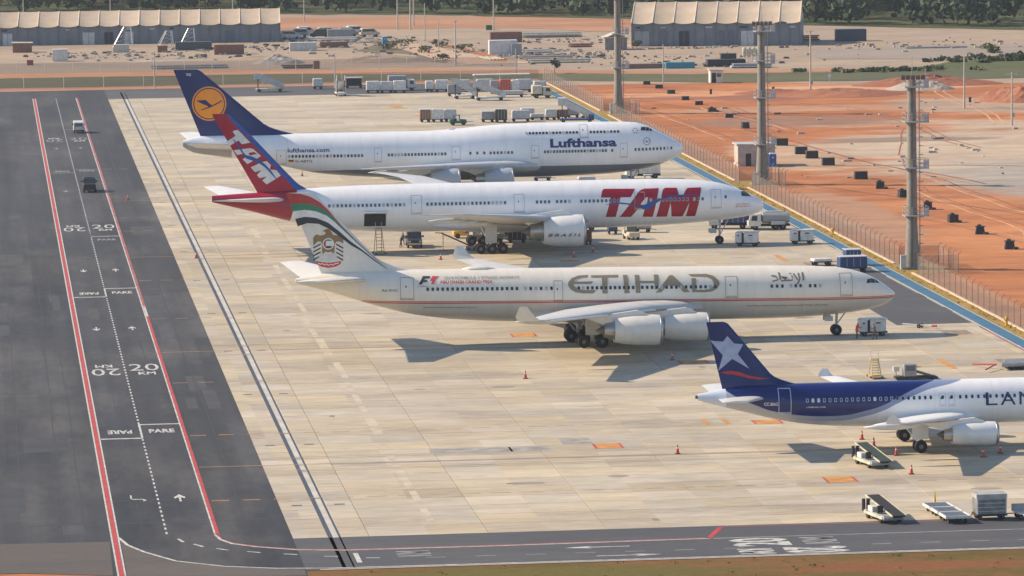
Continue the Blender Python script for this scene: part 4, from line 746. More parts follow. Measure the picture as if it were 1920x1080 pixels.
for k in 'TAM': D('tail_letter', shrink(GFX['tamf_'+k]), LETW, 'fin', .025)
D('tail_bird_mark', GFX['tamf_sw'], BLUET, 'fin', .045); D('tail_edge', GFX['tamf_LE'], BLUET, 'fin', .03)
PINKT = mat('pink_lettering', (0.62, 0.25, 0.28), .5)
T('Uma Paixao', -4.0, 5.24, -2.1, 5.46, PINKT, .01); T('Brasileira', -4.05, 4.95, -1.95, 5.16, PINKT, .01)
eng = [o for o in root.children if o.name.startswith('engine') and min(v.co.y for v in o.data.vertices) < -9][0]
decal('lettering', flat_mesh(None, 'B R A S I L', .02, .35, box=(-29.9, 2.55, -25.6, 2.95)), lambda u, v: Vector((u, -9.8-2.03*1.035*math.sqrt(max(.1, 1-((v-3.12)/2.09)**2)), v)), mat('dark_lettering', (.06, .065, .08), .5), eng, .15, .5)
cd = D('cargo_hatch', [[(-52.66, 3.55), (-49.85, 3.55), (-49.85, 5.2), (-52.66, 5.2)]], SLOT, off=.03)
P_(MB().box((-51.25, -3.65, 5.42), (2.95, 1.3, .10)).build('cargo_door', mat('cargo_door_grey', (.33, .34, .36), .5), root))
P_(MB().box((-60.7, 0, 4.35), (.5, .06, .55)).build('tail_skid', DMETAL, root))

# ---- cream four-engine airliner
CREAM = (0.76, 0.71, 0.605)
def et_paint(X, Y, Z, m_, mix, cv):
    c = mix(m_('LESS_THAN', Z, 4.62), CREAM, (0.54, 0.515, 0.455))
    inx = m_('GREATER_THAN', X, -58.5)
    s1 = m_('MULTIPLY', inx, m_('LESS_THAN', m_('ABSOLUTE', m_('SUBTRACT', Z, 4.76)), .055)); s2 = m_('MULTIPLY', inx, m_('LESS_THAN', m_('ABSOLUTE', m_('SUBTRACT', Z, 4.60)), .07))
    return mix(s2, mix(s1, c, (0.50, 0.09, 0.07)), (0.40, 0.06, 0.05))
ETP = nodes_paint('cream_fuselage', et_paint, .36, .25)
etf = Fus([(0, 4.9), (-.12, 5.08), (-.53, 5.42), (-1.29, 6.02), (-2.18, 6.55), (-3.36, 7.12), (-5.1, 7.62), (-7.5, 7.92), (-13, 8.06), (-53, 8.0), (-61.6, 7.76), (-65.5, 7.15)],
          [(0, 4.9), (-.1, 4.6), (-.41, 4.2), (-1.6, 3.56), (-4.55, 2.95), (-10.45, 2.43), (-16.3, 2.3), (-40, 2.25), (-47.8, 2.55), (-52.5, 3.1), (-57, 4.19), (-61.65, 5.62), (-65.5, 6.64)],
          [(0, .02), (-.1, .4), (-.41, .75), (-1.3, 1.3), (-3.4, 2.05), (-7, 2.6), (-11, 2.82), (-44, 2.82), (-52, 2.55), (-58, 1.8), (-62, 1.1), (-65.5, .28)])
GOLD = mat('gold_paint', (0.25, 0.205, 0.13), .42, var=.06); COWLC = mat('cream_cowl', (0.66, 0.64, 0.58), .36, coat=.25, var=.06); CREAMM = mat('cream_paint', (0.66, 0.63, 0.56), .38, var=.05)
ETWF = mat('flap_sunlit_tan', (0.52, 0.46, 0.38), .5, var=.08); ETW = mat('wing_warm_grey', (0.50, 0.49, 0.46), .42, var=.08, scale=.5)  # flaps tinted tan: warm sunlight put into their colour
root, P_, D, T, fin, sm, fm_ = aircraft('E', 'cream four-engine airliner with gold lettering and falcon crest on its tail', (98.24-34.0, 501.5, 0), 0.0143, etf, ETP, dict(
    pivot=-34.0, wingmat=ETW, stabmat=CREAMM, doormat=mat('gear_door_cream', (.5, .48, .43), .5), fairmat=mat('fairing_cream', (0.52, 0.50, 0.45), .4, var=.05),
    wing=[(-21.2, 2.0, 3.65, 15.4, .13), (-27.8, 10.5, 4.65, 9.8, .115), (-36.0, 22.3, 5.3, 5.9, .10), (-42.2, 31.3, 5.85, 2.7, .095)], slat=True, winglet=(2.0, .75, 1.55, .75), wingletmat=CREAMM, flapfair=[(-36.0, 6.5), (-37.5, 12.0), (-39.8, 18.0), (-41.5, 22.5)],
    stab=[(-57.4, 0.6, 7.0, 7.3, .10), (-63.8, 10.75, 7.85, 2.7, .09)],
    eng=[(-22.03, 9.4, 2.55, 1.52, 4.85, .9, COWLC, .5), (-28.56, 19.2, 3.42, 1.57, 5.0, 1.05, COWLC, .35)],
    gear=[(-34.0, 5.3, (-1.0, 1.0), .68, .5, .68, 4.0), (-34.9, 0, (-.8, .8), .68, .5, .55, 2.8)], nose=(-6.5, .60, .44, 3.3, .39), fair=(-19.0, -43.5, 3.05, 3.2, 1.22),
    fin=dict(le0=(-55.6, 8.05), le1=(-63.6, 16.4), te0=(-62.9, 7.8), te1=(-66.35, 16.5), mat=CREAMM, fil=2.2), win=(.26, .36, GLASS, mat('window_cream', (.5, .49, .46), .45), .03),
    rows=[(-51.47, -41.85, 19, 6.11, 6.11), (-40.93, -38.1, 6, 6.1, 6.1), (-35.15, -29.23, 13, 6.1, 6.1), (-28.24, -20.27, 16, 6.1, 6.1), (-14.08, -12.92, 3, 6.1, 6.1), (-11.98, -10.93, 3, 6.12, 6.12), (-9.87, -8.76, 3, 6.1, 6.1)],
    doors=[(-54.36, -53.01, 5.15, 7.27), (-37.79, -36.93, 4.87, 6.83), (-19.11, -17.87, 5.1, 7.1), (-6.48, -5.18, 5.1, 7.28)], seam=mat('door_outline_warm', (.28, .27, .25), .5),
    cockpit=[[(-3.5, 6.24), (-3.0, 6.24), (-2.98, 6.64), (-3.3, 6.6)], [(-2.93, 6.24), (-2.4, 6.2), (-2.5, 6.58), (-2.92, 6.66)], [(-2.34, 6.2), (-1.9, 6.14), (-2.15, 6.4), (-2.42, 6.56)]]))
for k, pl in enumerate(GFX['eti']): D('fuselage_letter', [pl], GOLD)
for pl in GFX['arab']: D('script_stroke', [pl], mat('script_grey', (.16, .14, .11), .5))
for pl in GFX['arab2']: D('small_script', [pl], MATS['script_grey'], off=.025)
D('race_mark', GFX['f1_f'], DARK); D('race_mark', GFX['f1_1'], mat('race_red', (.62, .06, .08), .5))
T('2014 FORMULA 1 ETIHAD AIRWAYS', -49.68, 7.10, -41.55, 7.40, mat('taupe_lettering', (.36, .34, .30), .5), .005); T('ABU DHABI GRAND PRIX', -50.14, 6.66, -44.44, 7.0, MATS['race_red'], .012)
T('FORMULA 1', -52.55, 6.36, -51.3, 6.46, DARK, .0)
T('A6-EHC', -56.42, 5.86, -54.63, 6.12, MATS['script_grey'], .01); T('www.etihadairways.com', -51.96, 4.0, -46.2, 4.24, MATS['script_grey'], .0)
TW = mat('tail_white', (.70, .70, .68), .38); TR = mat('tail_red', (.42, .03, .03), .38); TG = mat('tail_green', (.02, .20, .10), .38); TK = mat('tail_black', (.015, .02, .035), .38)
D('tail_band', GFX['eti_red'], TR, 'fin', .03); D('tail_band', GFX['eti_green'], TG, 'fin', .034); D('tail_band', GFX['eti_white'], TW, 'fin', .038); D('tail_band', GFX['eti_black'], TK, 'fin', .042)
D('crest_bird', GFX['em_gold'], mat('crest_gold', (.23, .145, .05), .42), 'fin', .03)
for pl in GFX['em_dark']: D('crest_feather', [pl], mat('crest_dark', (.045, .042, .04), .5), 'fin', .034)
D('crest_tail', GFX['em_light'], mat('crest_silver', (.50, .50, .49), .45), 'fin', .036); D('crest_banner', GFX['em_red'], mat('crest_red', (.45, .03, .05), .45), 'fin', .04); D('crest_script', GFX['em_script'], TW, 'fin', .05)
D('crest_roundel', GFX['em_ring'], TW, 'fin', .045); D('roundel_green', GFX['em_g'], TG, 'fin', .055); D('roundel_black', GFX['em_k'], TK, 'fin', .055); D('roundel_red', GFX['em_r'], TR, 'fin', .06)
P_(MB().lathe([(-1.9, .02), (-1.0, .62), (.6, .62), (1.9, .02)], 'x', (-45.7, 0, 8.02), 14, .42).build('antenna_dome', CREAMM, root, True))
fw = [o for o in root.children if o.name.startswith('wing') and max(v.co.y for v in o.data.vertices) > 9][0]

# ---- blue and white narrow-body at the right edge
NB = mat('deep_blue_paint', (0.006, 0.020, 0.115), .36, var=.05, coat=.15, spec=.3); PERI = (0.235, 0.285, 0.44)
LB = [(-35.49, 6.09), (-34.19, 5.19), (-32.3, 4.32), (-30.45, 3.68), (-27.44, 3.26), (-25.88, 3.22), (-24.27, 3.27), (-22.66, 3.57), (-21.04, 4.01), (-19.42, 4.75), (-17.83, 5.43), (-16.24, 5.94), (-14.28, 6.3), (-12, 6.9)]
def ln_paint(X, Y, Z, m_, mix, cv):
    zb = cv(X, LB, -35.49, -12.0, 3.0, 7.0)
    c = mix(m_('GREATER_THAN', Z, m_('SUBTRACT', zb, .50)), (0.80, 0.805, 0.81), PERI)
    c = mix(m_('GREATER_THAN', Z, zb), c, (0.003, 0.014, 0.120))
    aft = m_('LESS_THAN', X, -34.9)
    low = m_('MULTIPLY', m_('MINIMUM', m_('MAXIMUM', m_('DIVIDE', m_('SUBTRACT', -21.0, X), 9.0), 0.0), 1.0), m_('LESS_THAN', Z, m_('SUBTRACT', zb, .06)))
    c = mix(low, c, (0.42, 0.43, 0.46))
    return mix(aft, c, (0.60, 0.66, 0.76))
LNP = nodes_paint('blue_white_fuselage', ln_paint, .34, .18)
lnf = Fus([(0, 3.6), (-.1, 3.9), (-.5, 4.3), (-1.5, 4.95), (-3, 5.6), (-5, 5.98), (-8, 6.05), (-29, 6.05), (-33, 6.0), (-35.5, 5.65), (-37.4, 5.3)],
          [(0, 3.6), (-.1, 3.3), (-.5, 2.9), (-2, 2.35), (-5, 2.05), (-9, 2.0), (-20, 1.98), (-24.15, 2.06), (-27.1, 2.3), (-30, 2.77), (-33, 3.54), (-35.9, 4.3), (-37.4, 4.75)],
          [(0, .02), (-.1, .35), (-.5, .7), (-2, 1.35), (-5, 1.85), (-8, 1.97), (-24, 1.97), (-29, 1.65), (-33, 1.05), (-36, .5), (-37.4, .22)])
RING = mat('window_ring_white', (.50, .53, .60), .5); WG = winmesh(.20, .31, GLASS, WFRAME, .02); WB = winmesh(.15, .26, mat('blue_glass', (.03, .045, .10), .2), RING, .05); WW = winmesh(.22, .32, mat('pale_blind', (.62, .63, .64), .6), RING, .03)  # a few windows show a pale blind
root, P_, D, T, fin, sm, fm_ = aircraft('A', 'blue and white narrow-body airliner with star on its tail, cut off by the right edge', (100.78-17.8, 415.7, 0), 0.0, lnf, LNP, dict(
    pivot=-17.8, wingmat=WINGW, stabmat=mat('tailplane_pale', (.58, .59, .58), .4, var=.05), doormat=WINGW, fairmat=mat('fairing_pale', (.66, .68, .70), .34, var=.04),
    wing=[(-12.4, 1.4, 2.75, 7.4, .14), (-15.2, 6.4, 3.35, 4.7, .12), (-21.6, 16.6, 4.45, 1.65, .10)], winglet=(.9, .12, .75, .5), wingletmat=WINGW, flapfair=[(-19.3, 4.0), (-20.2, 7.5), (-21.5, 11.0)],
    stab=[(-31.2, 0.4, 4.85, 4.4, .11), (-33.8, 6.22, 5.3, 2.3, .11)],
    eng=[(-11.13, 5.75, 1.84, 1.06, 4.2, .75, COWLW, .35)],
    gear=[(-17.8, 3.8, (0,), .585, .42, .46, 2.7)], nose=(-5.1, .38, .24, 2.2, 0), fair=(-10.4, -21.4, 2.12, 2.9, 1.08),
    fin=dict(le0=(-30.0, 6.1), le1=(-34.75, 11.83), te0=(-35.25, 5.7), te1=(-36.6, 11.83), mat=NB, fil=1.3), win=(.22, .32, GLASS, WFRAME, .02),
    winalt=lambda x, k: (WW if k in (1, 2, 12) else WB) if x < -19.9 else WG,
    rows=[(-27.69, -16.40, 23, 4.68, 4.68), (-15.31, -15.31, 1, 4.68, 4.68), (-14.48, -14.48, 1, 4.68, 4.68), (-13.7, -5.9, 15, 4.67, 4.66)],
    doors=[(-30.21, -29.18, 3.65, 5.70), (-15.55, -15.08, 4.05, 5.0), (-14.72, -14.25, 4.05, 5.0), (-4.9, -4.1, 3.75, 5.6)], seam=SEAMW,
    cockpit=[[(-3.0, 4.75), (-2.2, 4.7), (-2.3, 5.15), (-2.9, 5.2)], [(-2.15, 4.7), (-1.6, 4.62), (-1.8, 4.95), (-2.2, 5.15)]]))
T('L', -11.35, 3.85, -10.28, 4.98, NB, .0); T('A', -9.98, 3.85, -8.60, 4.98, NB, .0); T('N', -8.25, 3.85, -7.0, 4.98, NB, .0); T('CC-BAO', -31.57, 4.25, -30.3, 4.55, MATS['white_lettering'], .02); T('LANBRASIL.COM', -27.77, 4.02, -26.09, 4.15, MATS['white_lettering'], .01)
D('tail_star', GFX['lan_star'], mat('tail_star_blue', (.30, .36, .52), .4), 'fin', .03); D('tail_swoosh', GFX['lan_red'], mat('swoosh_red', (.36, .02, .025), .4), 'fin', .03)
P_(MB().lathe([(0, .16), (-.28, .14), (-.3, .02)], 'x', (-37.35, 0, 5.03), 12).build('exhaust_pipe', DMETAL, root, True, 40))
# ---------------------------------------------------------------- ground equipment and vehicles
def cm(name, c, r=.45, **k): return mat(name, c, r, **k)
WB_ = cm('white_body', (.58, .575, .55), .45, coat=.1, var=.16); GREYB = cm('grey_body', (.26, .27, .28), .5); LGREY = cm('light_grey_body', (.44, .45, .46), .5); BLACKB = cm('black_body', (.025, .027, .032), .35, coat=.3)
CREAMB = cm('cream_body', (.50, .46, .35), .5, var=.2); YELL = cm('yellow_body', (.62, .36, .03), .45); BLUEB = cm('blue_body', (.015, .05, .16), .4); REDB = cm('red_body', (.42, .05, .03), .45); GREENB = cm('green_body', (.03, .11, .08), .45)
CHAS = cm('chassis_black', (.03, .03, .033), .7); ALU = cm('aluminium', (.46, .47, .48), .38, metal=.5); MESHG = cm('mesh_silver', (.36, .36, .36), .5, metal=.4); BELT = cm('belt_rubber', (.030, .052, .048), .85); TAN = cm('tan_metal', (.36, .26, .13), .55); RUST = cm('rusty_brown', (.20, .10, .07), .7)
def wheels(root, xs, hw, r=.36, w=.26):
    for x in xs:
        for s in (-1, 1): put('wheel', wheel_mesh(r, w), root, (x, s*hw, r))
def van(label, loc, rz, m_=WB_, cat='van', nm='parked_van', rack=False):
    t = thing(nm, label, cat, loc, rz)
    b = MB().prism([(-2.3, .38), (2.25, .38), (2.4, .85), (2.3, 1.05), (1.6, 1.25), (.95, 1.98), (.5, 2.08), (-1.9, 2.08), (-2.25, 1.85), (-2.35, .8)], -.9, .9)
    o = b.build('body', m_, t, False); bv = o.modifiers.new('b', 'BEVEL'); bv.width = .09; bv.segments = 2
    MB().add([(-2.345, -.72, 1.2), (-2.345, .72, 1.2), (-2.285, .66, 1.82), (-2.285, -.66, 1.82)], [(0, 1, 2, 3)]).build('rear_window', GLASS, t)
    MB().add([(1.63, -.74, 1.27), (1.63, .74, 1.27), (1.02, .68, 1.94), (1.02, -.68, 1.94)], [(0, 1, 2, 3)]).build('windscreen', GLASS, t)
    for s in (-1, 1):
        MB().add([(1.2, s*.91, 1.3), (-1.9, s*.91, 1.3), (-1.85, s*.91, 1.85), (.85, s*.91, 1.85)], [(0, 1, 2, 3)]).build('side_window', GLASS, t)
        MB().box((-2.36, s*.78, 1.0), (.05, .14, .3)).build('tail_light', REDB, t); MB().box((2.36, s*.68, .85), (.06, .28, .16)).build('headlight', LGREY, t)
        MB().box((1.35, s*1.02, 1.3), (.12, .2, .2)).build('mirror', CHAS, t)
    MB().box((-2.38, 0, .5), (.12, 1.75, .2)).build('bumper', CHAS, t)
    wheels(t, (-1.45, 1.45), .8, .34, .22)
    if rack:
        r = MB().box((.3, 0, 2.15), (1.5, 1.6, .05)); r.build('roof_rack', CHAS, t); MB().box((.9, 0, 2.25), (.3, 1.5, .14)).build('light_bar', ORANGE, t)
    return t
def pickup(label, loc, rz, m_=BLACKB):
    t = thing('pickup_truck', label, 'truck', loc, rz)
    o = MB().prism([(-2.6, .45), (2.6, .45), (2.7, .95), (2.55, 1.15), (1.2, 1.28), (.55, 2.0), (-.75, 2.0), (-1.0, 1.3), (-2.65, 1.25)], -.95, .95).build('body', m_, t)
    bv = o.modifiers.new('b', 'BEVEL'); bv.width = .08; bv.segments = 2
    MB().add([(1.24, -.78, 1.31), (1.24, .78, 1.31), (.62, .7, 1.93), (.62, -.7, 1.93)], [(0, 1, 2, 3)]).build('windscreen', GLASS, t)
    MB().add([(-1.01, -.7, 1.36), (-1.01, .7, 1.36), (-.80, .66, 1.9), (-.80, -.66, 1.9)], [(0, 1, 2, 3)]).build('rear_window', GLASSG, t)
    for s in (-1, 1):
        MB().add([(1.0, s*.96, 1.34), (-.85, s*.96, 1.34), (-.7, s*.96, 1.88), (.5, s*.96, 1.88)], [(0, 1, 2, 3)]).build('side_window', GLASS, t)
        MB().box((2.66, s*.7, .92), (.1, .34, .2)).build('headlight', LGREY, t); MB().box((1.0, s*1.12, 1.45), (.14, .3, .24)).build('mirror', m_, t)
        MB().box((-2.64, s*.86, 1.05), (.08, .12, .3)).build('tail_light', REDB, t)
    MB().box((2.72, 0, .62), (.12, 1.7, .22)).build('bumper', LGREY, t); MB().box((2.70, 0, .92), (.05, .9, .22)).build('grille', CHAS, t)
    MB().box((-1.8, 0, 1.30), (1.4, 1.6, .04)).build('load_bed', CHAS, t)
    MB().box((-1.3, 0, 2.05), (.06, 1.7, .06)).cyl((-1.3, -.85, 1.3), (-1.3, -.85, 2.05), .04, n=6).cyl((-1.3, .85, 1.3), (-1.3, .85, 2.05), .04, n=6).build('roll_bar', CHAS, t)
    wheels(t, (-1.75, 1.75), .85, .40, .26)
    return t
def truck(label, loc, rz, cabm, bodym, L=6.0, H=2.6, tank=False, nm='service_truck', w=2.2):
    t = thing(nm, label, 'truck', loc, rz); x0 = L/2
    o = MB().prism([(x0-1.7, .55), (x0, .55), (x0+.02, 1.2), (x0-.25, 2.15), (x0-1.7, 2.2)], -w/2, w/2).build('cab', cabm, t); bv = o.modifiers.new('b', 'BEVEL'); bv.width = .08; bv.segments = 2
    MB().add([(x0+.0, -w*.42, 1.28), (x0+.0, w*.42, 1.28), (x0-.22, w*.40, 2.05), (x0-.22, -w*.40, 2.05)], [(0, 1, 2, 3)]).build('windscreen', GLASS, t)
    for s in (-1, 1): MB().add([(x0-.35, s*(w/2+.01), 1.3), (x0-1.2, s*(w/2+.01), 1.3), (x0-1.2, s*(w/2+.01), 1.95), (x0-.5, s*(w/2+.01), 1.95)], [(0, 1, 2, 3)]).build('side_window', GLASS, t)
    MB().box((-.1, 0, .62), (L, w*.5, .3)).build('chassis', CHAS, t)
    if tank:
        n = 20; rings = [[(x, w*.5*math.cos(a)*k, .85+(H-.85)/2*(1+math.sin(a)*k)) for a in (2*math.pi*i/n for i in range(n))] for x, k in ((-L/2, .8), (-L/2+.12, 1), (x0-2.0, 1), (x0-1.9, .8))]
        b = MB().loft(rings).build('tank', bodym, t, True, 40); MB().box((-.8, 0, H+.03), (L-3, .7, .08)).build('walkway', LGREY, b); MB().box((-L/2+1.6, 0, .98), (1.9, w*1.02, .5)).build('hose_locker', LGREY, t)
    else:
        o = MB().box((-.95, 0, (H+.85)/2), (L-1.9, w, H-.85)).build('cargo_box', bodym, t); bv = o.modifiers.new('b', 'BEVEL'); bv.width = .07
        for k in range(1, 5): MB().box((-.95-(L-1.9)/2+(L-1.9)*k/5, 0, (H+.85)/2), (.05, w+.05, H-.95)).build('rib', LGREY, o)
    wheels(t, (x0-.9, -x0+.9, -x0+1.9) if L > 5.5 else (x0-.8, -x0+.8), w*.42, .42, .28)
    return t
def cart(label, loc, rz, m_=WB_, w=2.2, d=1.6, h=2.2, group=None, roof=None, open_=False, nm='baggage_cart'):
    t = thing(nm, label, 'cart', loc, rz, group)
    MB().box((0, 0, .52), (w, d, .14)).build('bed', CHAS, t)
    if open_:
        for sx in (-1, 1):
            for sy in (-1, 1): MB().box((sx*(w/2-.05), sy*(d/2-.05), (h+.6)/2), (.08, .08, h-.6)).build('post', LGREY, t)
        MB().box((0, .2, (h+.4)/2), (w*.9, d*.6, h-.9)).build('load', DARK, t)
    else:
        c = .12
        o = MB().prism([(-w/2, .6), (w/2, .6), (w/2, h-c*2), (w/2-c, h-.06), (-w/2+c, h-.06), (-w/2, h-c*2)], -d/2, d/2).build('container', m_, t)
        for k in range(1, 4): MB().box((-w/2+w*k/4, 0, (h+.5)/2), (.05, d+.04, h-.85)).build('rib', LGREY if m_ is not LGREY else WB_, o)
    if roof: MB().box((0, 0, h+.02), (w+.2, d+.2, .08)).build('roof', roof, t)
    MB().cyl((w/2, 0, .45), (w/2+.8, 0, .4), .04, n=6).build('tow_bar', CHAS, t)
    wheels(t, (-w/2+.35, w/2-.35), d/2-.15, .24, .16)
    return t
def stairs(label, loc, rz, L=5.2, H=3.4, m_=LGREY, cabm=WB_, canopy=None):
    t = thing('passenger_stairs', label, 'stairs', loc, rz)      # climbs towards -x
    MB().box((0, 0, .55), (L, 1.9, .3)).build('chassis', cabm, t)
    n = 9
    fl = MB().prism([(L/2, .7), (L/2-.1, .5), (-L/2+.9, H-1.1), (-L/2+.9, H-.85)], -.75, .75).build('flight', ALU, t)
    for k in range(n):
        u = (k+.5)/n; MB().box((L/2-u*(L-.9), 0, .72+u*(H-1.5)), (.34, 1.4, .06)).build('step', GREYB, fl)
    MB().box((-L/2+.35, 0, H-.85), (1.3, 1.7, .1)).build('platform', GREYB, t)
    for s in (-1, 1):
        MB().prism([(L/2, .8), (L/2, 1.6), (-L/2+.9, H+.2), (-L/2-.3, H+.2), (-L/2-.3, H-.85), (-L/2+.9, H-.85)], s*.80-.03, s*.80+.03).build('side_panel', m_, t)
        MB().cyl((-L/2+.4, s*.7, .6), (-L/2+.4, s*.7, H-.9), .07, n=8).build('support', CHAS, t)
    if canopy: MB().box((-L/2+.35, 0, H+.35), (1.5, 1.9, .12)).build('canopy', canopy, t)
    MB().box((L/2-.4, -.95, 1.05), (1.0, .5, .8)).build('driver_cab', cabm, t)
    wheels(t, (-L/2+.6, L/2-.7), .85, .34, .22)
    return t
def tug(label, loc, rz, m_=WB_, nm='tow_tractor'):
    t = thing(nm, label, 'tractor', loc, rz)
    o = MB().prism([(-1.5, .35), (1.5, .35), (1.5, .95), (.3, 1.05), (.1, .75), (-.7, .75), (-.75, 1.1), (-1.5, 1.1)], -.75, .75).build('body', m_, t); bv = o.modifiers.new('b', 'BEVEL'); bv.width = .06
    MB().box((-.45, 0, .95), (.45, .9, .4)).build('seat', CHAS, t)
    for sx in (-.75, .25):
        for s in (-1, 1): MB().cyl((sx, s*.65, 1.0), (sx, s*.6, 1.75), .04, n=6).build('post', CHAS, t)
    MB().box((-.25, 0, 1.78), (1.3, 1.4, .07)).build('canopy', m_, t); MB().add([(.3, -.6, 1.1), (.3, .6, 1.1), (.26, .58, 1.72), (.26, -.58, 1.72)], [(0, 1, 2, 3)]).build('windscreen', GLASS, t)
    wheels(t, (-.95, .95), .65, .34, .24)
    return t
def belt_loader(label, loc, rz, trim=CREAMB, belt=BELT):
    t = thing('belt_loader', label, 'belt loader', loc, rz)
    o = MB().prism([(-2.6, .30), (1.5, .30), (1.8, .45), (1.8, .66), (-2.4, .70), (-2.65, .5)], -.9, .9).build('chassis', GREYB, t); bv = o.modifiers.new('b', 'BEVEL'); bv.width = .06
    MB().box((-.4, -.93, .5), (4.0, .06, .22)).build('trim', trim, t); MB().box((-.4, .93, .5), (4.0, .06, .22)).build('trim', trim, t)
    ang = math.atan2(.95, 6.0)
    M_ = Matrix.Translation((.0, -.35, 1.12)) @ Matrix.Rotation(-ang, 4, 'Y')
    MB().box((0, 0, 0), (5.9, 1.15, .10), M_).build('belt', belt, t)
    for s in (-1, 1): MB().box((0, s*.61, .03), (6.0, .06, .14), M_).build('side_rail', trim, t)
    MB().box((0, 0, -.14), (5.4, .7, .14), M_).build('belt_frame', CHAS, t)
    MB().cyl((.9, -.35, .6), (1.5, -.35, 1.2), .08, n=8).build('lift_arm', ALU, t)
    MB().box((-.9, .6, .85), (.5, .5, .16)).box((-1.15, .6, 1.1), (.12, .5, .5)).build('seat', CHAS, t)
    MB().box((.4, .6, .9), (1.0, .55, .42)).build('engine_cover', WB_, t); MB().cyl((-.35, .6, .75), (-.5, .6, 1.2), .03, n=6).build('steering_column', CHAS, t)
    MB().cyl((1.9, .45, .5), (1.9, .45, 1.5), .15, n=10).build('bumper_pad', CHAS, t); MB().cyl((1.9, .85, .5), (1.9, .85, 1.5), .15, n=10).build('bumper_pad', CHAS, t)
    wheels(t, (-1.8, 1.0), .78, .34, .26)
    return t
def gpu(label, loc, rz):
    t = thing('ground_power_unit', label, 'generator', loc, rz)
    for x, w in ((-1.05, .85), (.55, 1.75)):
        o = MB().box((x, 0, 1.15), (w, 1.5, 1.35)).build('housing', WB_, t); bv = o.modifiers.new('b', 'BEVEL'); bv.width = .06
        MB().box((x, -.76, 1.45), (w*.3, .02, .16)).build('vent', CHAS, o); MB().box((x, -.765, 1.0), (.03, .02, .8)).build('seam', LGREY, o)
    MB().box((-.45, 0, 1.05), (.34, 1.3, 1.1)).build('gap_block', CHAS, t); MB().box((.15, 0, 1.87), (2.9, 1.55, .06)).build('roof', WB_, t)  # black block filling the gap between the housings
    MB().box((.1, 0, .42), (3.0, 1.4, .16)).build('chassis', CHAS, t); wheels(t, (-.95, 1.05), .6, .28, .2)
    return t
def cone(label, loc):
    t = thing('traffic_cone', label, 'traffic cone', loc, 0, 'cones standing on the apron')
    MB().box((0, 0, .03), (.46, .46, .06)).build('base', CHAS, t)
    MB().lathe([(.06, .17), (.50, .10)], 'z', n=12).build('lower_cone', cm('cone_red', (.50, .045, .03), .5), t, True, 50)
    MB().lathe([(.50, .101), (.62, .081)], 'z', n=12).build('white_band', WB_, t, True, 50); MB().lathe([(.62, .080), (.85, .035)], 'z', n=12).build('upper_cone', MATS['cone_red'], t, True, 50)
    return t
def step_ladder(label, loc, rz, m_, H=3.2, w=.9, wheels_=True):
    t = thing('step_ladder', label, 'ladder', loc, rz)
    for s in (-1, 1):
        MB().cyl((s*w/2, -.7, .25), (s*w*.38, .2, H), .045, n=6).build('rail', m_, t); MB().cyl((s*w/2, .9, .25), (s*w*.38, .3, H), .045, n=6).build('rail', m_, t)
        for y in (-.7, .9):
            MB().cyl((s*w*.62, y, .12), (s*w*.62, y, .34), .1, n=8).build('castor', CHAS, t)
    for k in range(7):
        u = (k+.6)/7.2; MB().box((0, -.7+.9*u, .25+(H-.25)*u), (w*(1-.24*u), .22, .05)).build('tread', m_, t)
    MB().box((0, .1, .3), (w*1.3, 1.8, .08)).build('base_frame', m_, t); MB().box((0, .3, H), (w*.9, .7, .07)).build('platform', m_, t)
    for s in (-1, 1): MB().cyl((s*w*.4, .3, H), (s*w*.4, .3, H+.85), .03, n=6).build('handrail', LGREY, t)
    return t

# on the taxiway
van('white van driving on the taxiway lane', (16.35, 826, 0), RAD(90))
v2 = pickup('dark pickup on the taxiway lane between two red lines', (15.4, 704.8, 0), RAD(90))
MB().box((.1, 0, 2.12), (1.1, 1.5, .12)).build('roof_rack', CHAS, v2)
# round the blue and white aircraft
belt_loader('belt loader with dark green belt beside the blue airliner', (77.1, 405.0, 0), RAD(101))
belt_loader('belt loader with black belt standing on the service road', (72.3, 374.7, 0), RAD(101), CREAMB, cm('belt_black', (.022, .024, .027), .85))
belt_loader('belt loader half cut off by the right edge', (95.0, 409.2, 0), RAD(165))
for k, (x, y) in enumerate(((77.9, 372.4), (77.75, 375.0), (77.6, 377.5))):
    t = thing('cargo_dolly', ('silver cargo dolly nearest the road in its row of three', 'silver cargo dolly in the middle of the row of three', 'silver cargo dolly at the far end of the row, below the yellow post')[k], 'dolly', (x, y, 0), RAD(93), 'empty cargo dollies')
    MB().box((0, 0, .52), (2.3, 2.0, .08)).build('deck', ALU, t)
    for s in (-1, 1): MB().box((0, s*1.02, .56), (2.4, .1, .22)).build('side_rail', WB_, t); MB().box((s*1.18, 0, .56), (.1, 2.1, .22)).build('end_rail', WB_, t)
    for q in range(5): MB().cyl((-.9+.45*q, -.9, .60), (-.9+.45*q, .9, .60), .06, n=8).build('roller', MESHG, t)
    MB().box((0, 0, .4), (2.0, .5, .12)).build('chassis', CHAS, t); wheels(t, (-.8, .8), .7, .22, .16)
t = thing('cargo_container', 'silver cargo container on a dolly beside the empty dollies', 'container', (81.0, 373.4, 0), RAD(2))
MB().box((0, 0, .42), (2.6, 1.7, .16)).build('dolly_bed', CHAS, t); o = MB().prism([(-1.2, .52), (1.2, .52), (1.25, .9), (1.25, 2.0), (-1.25, 2.0), (-1.25, .9)], -.8, .8).build('container_shell', cm('dull_mesh', (.20, .195, .19), .6, metal=.3, var=.3), t); MB().box((0, 0, 1.97), (2.56, 1.66, .36)).build('top_band', cm('pale_mesh', (.40, .39, .37), .55, metal=.3, var=.2), t)
for k in range(4): MB().box((0, -.81, .75+.33*k), (2.4, .03, .05)).build('rib', LGREY, o)
for s in (-1, 1): MB().box((s*1.2, -.8, 1.25), (.08, .08, 1.5)).build('corner_post', WB_, o)
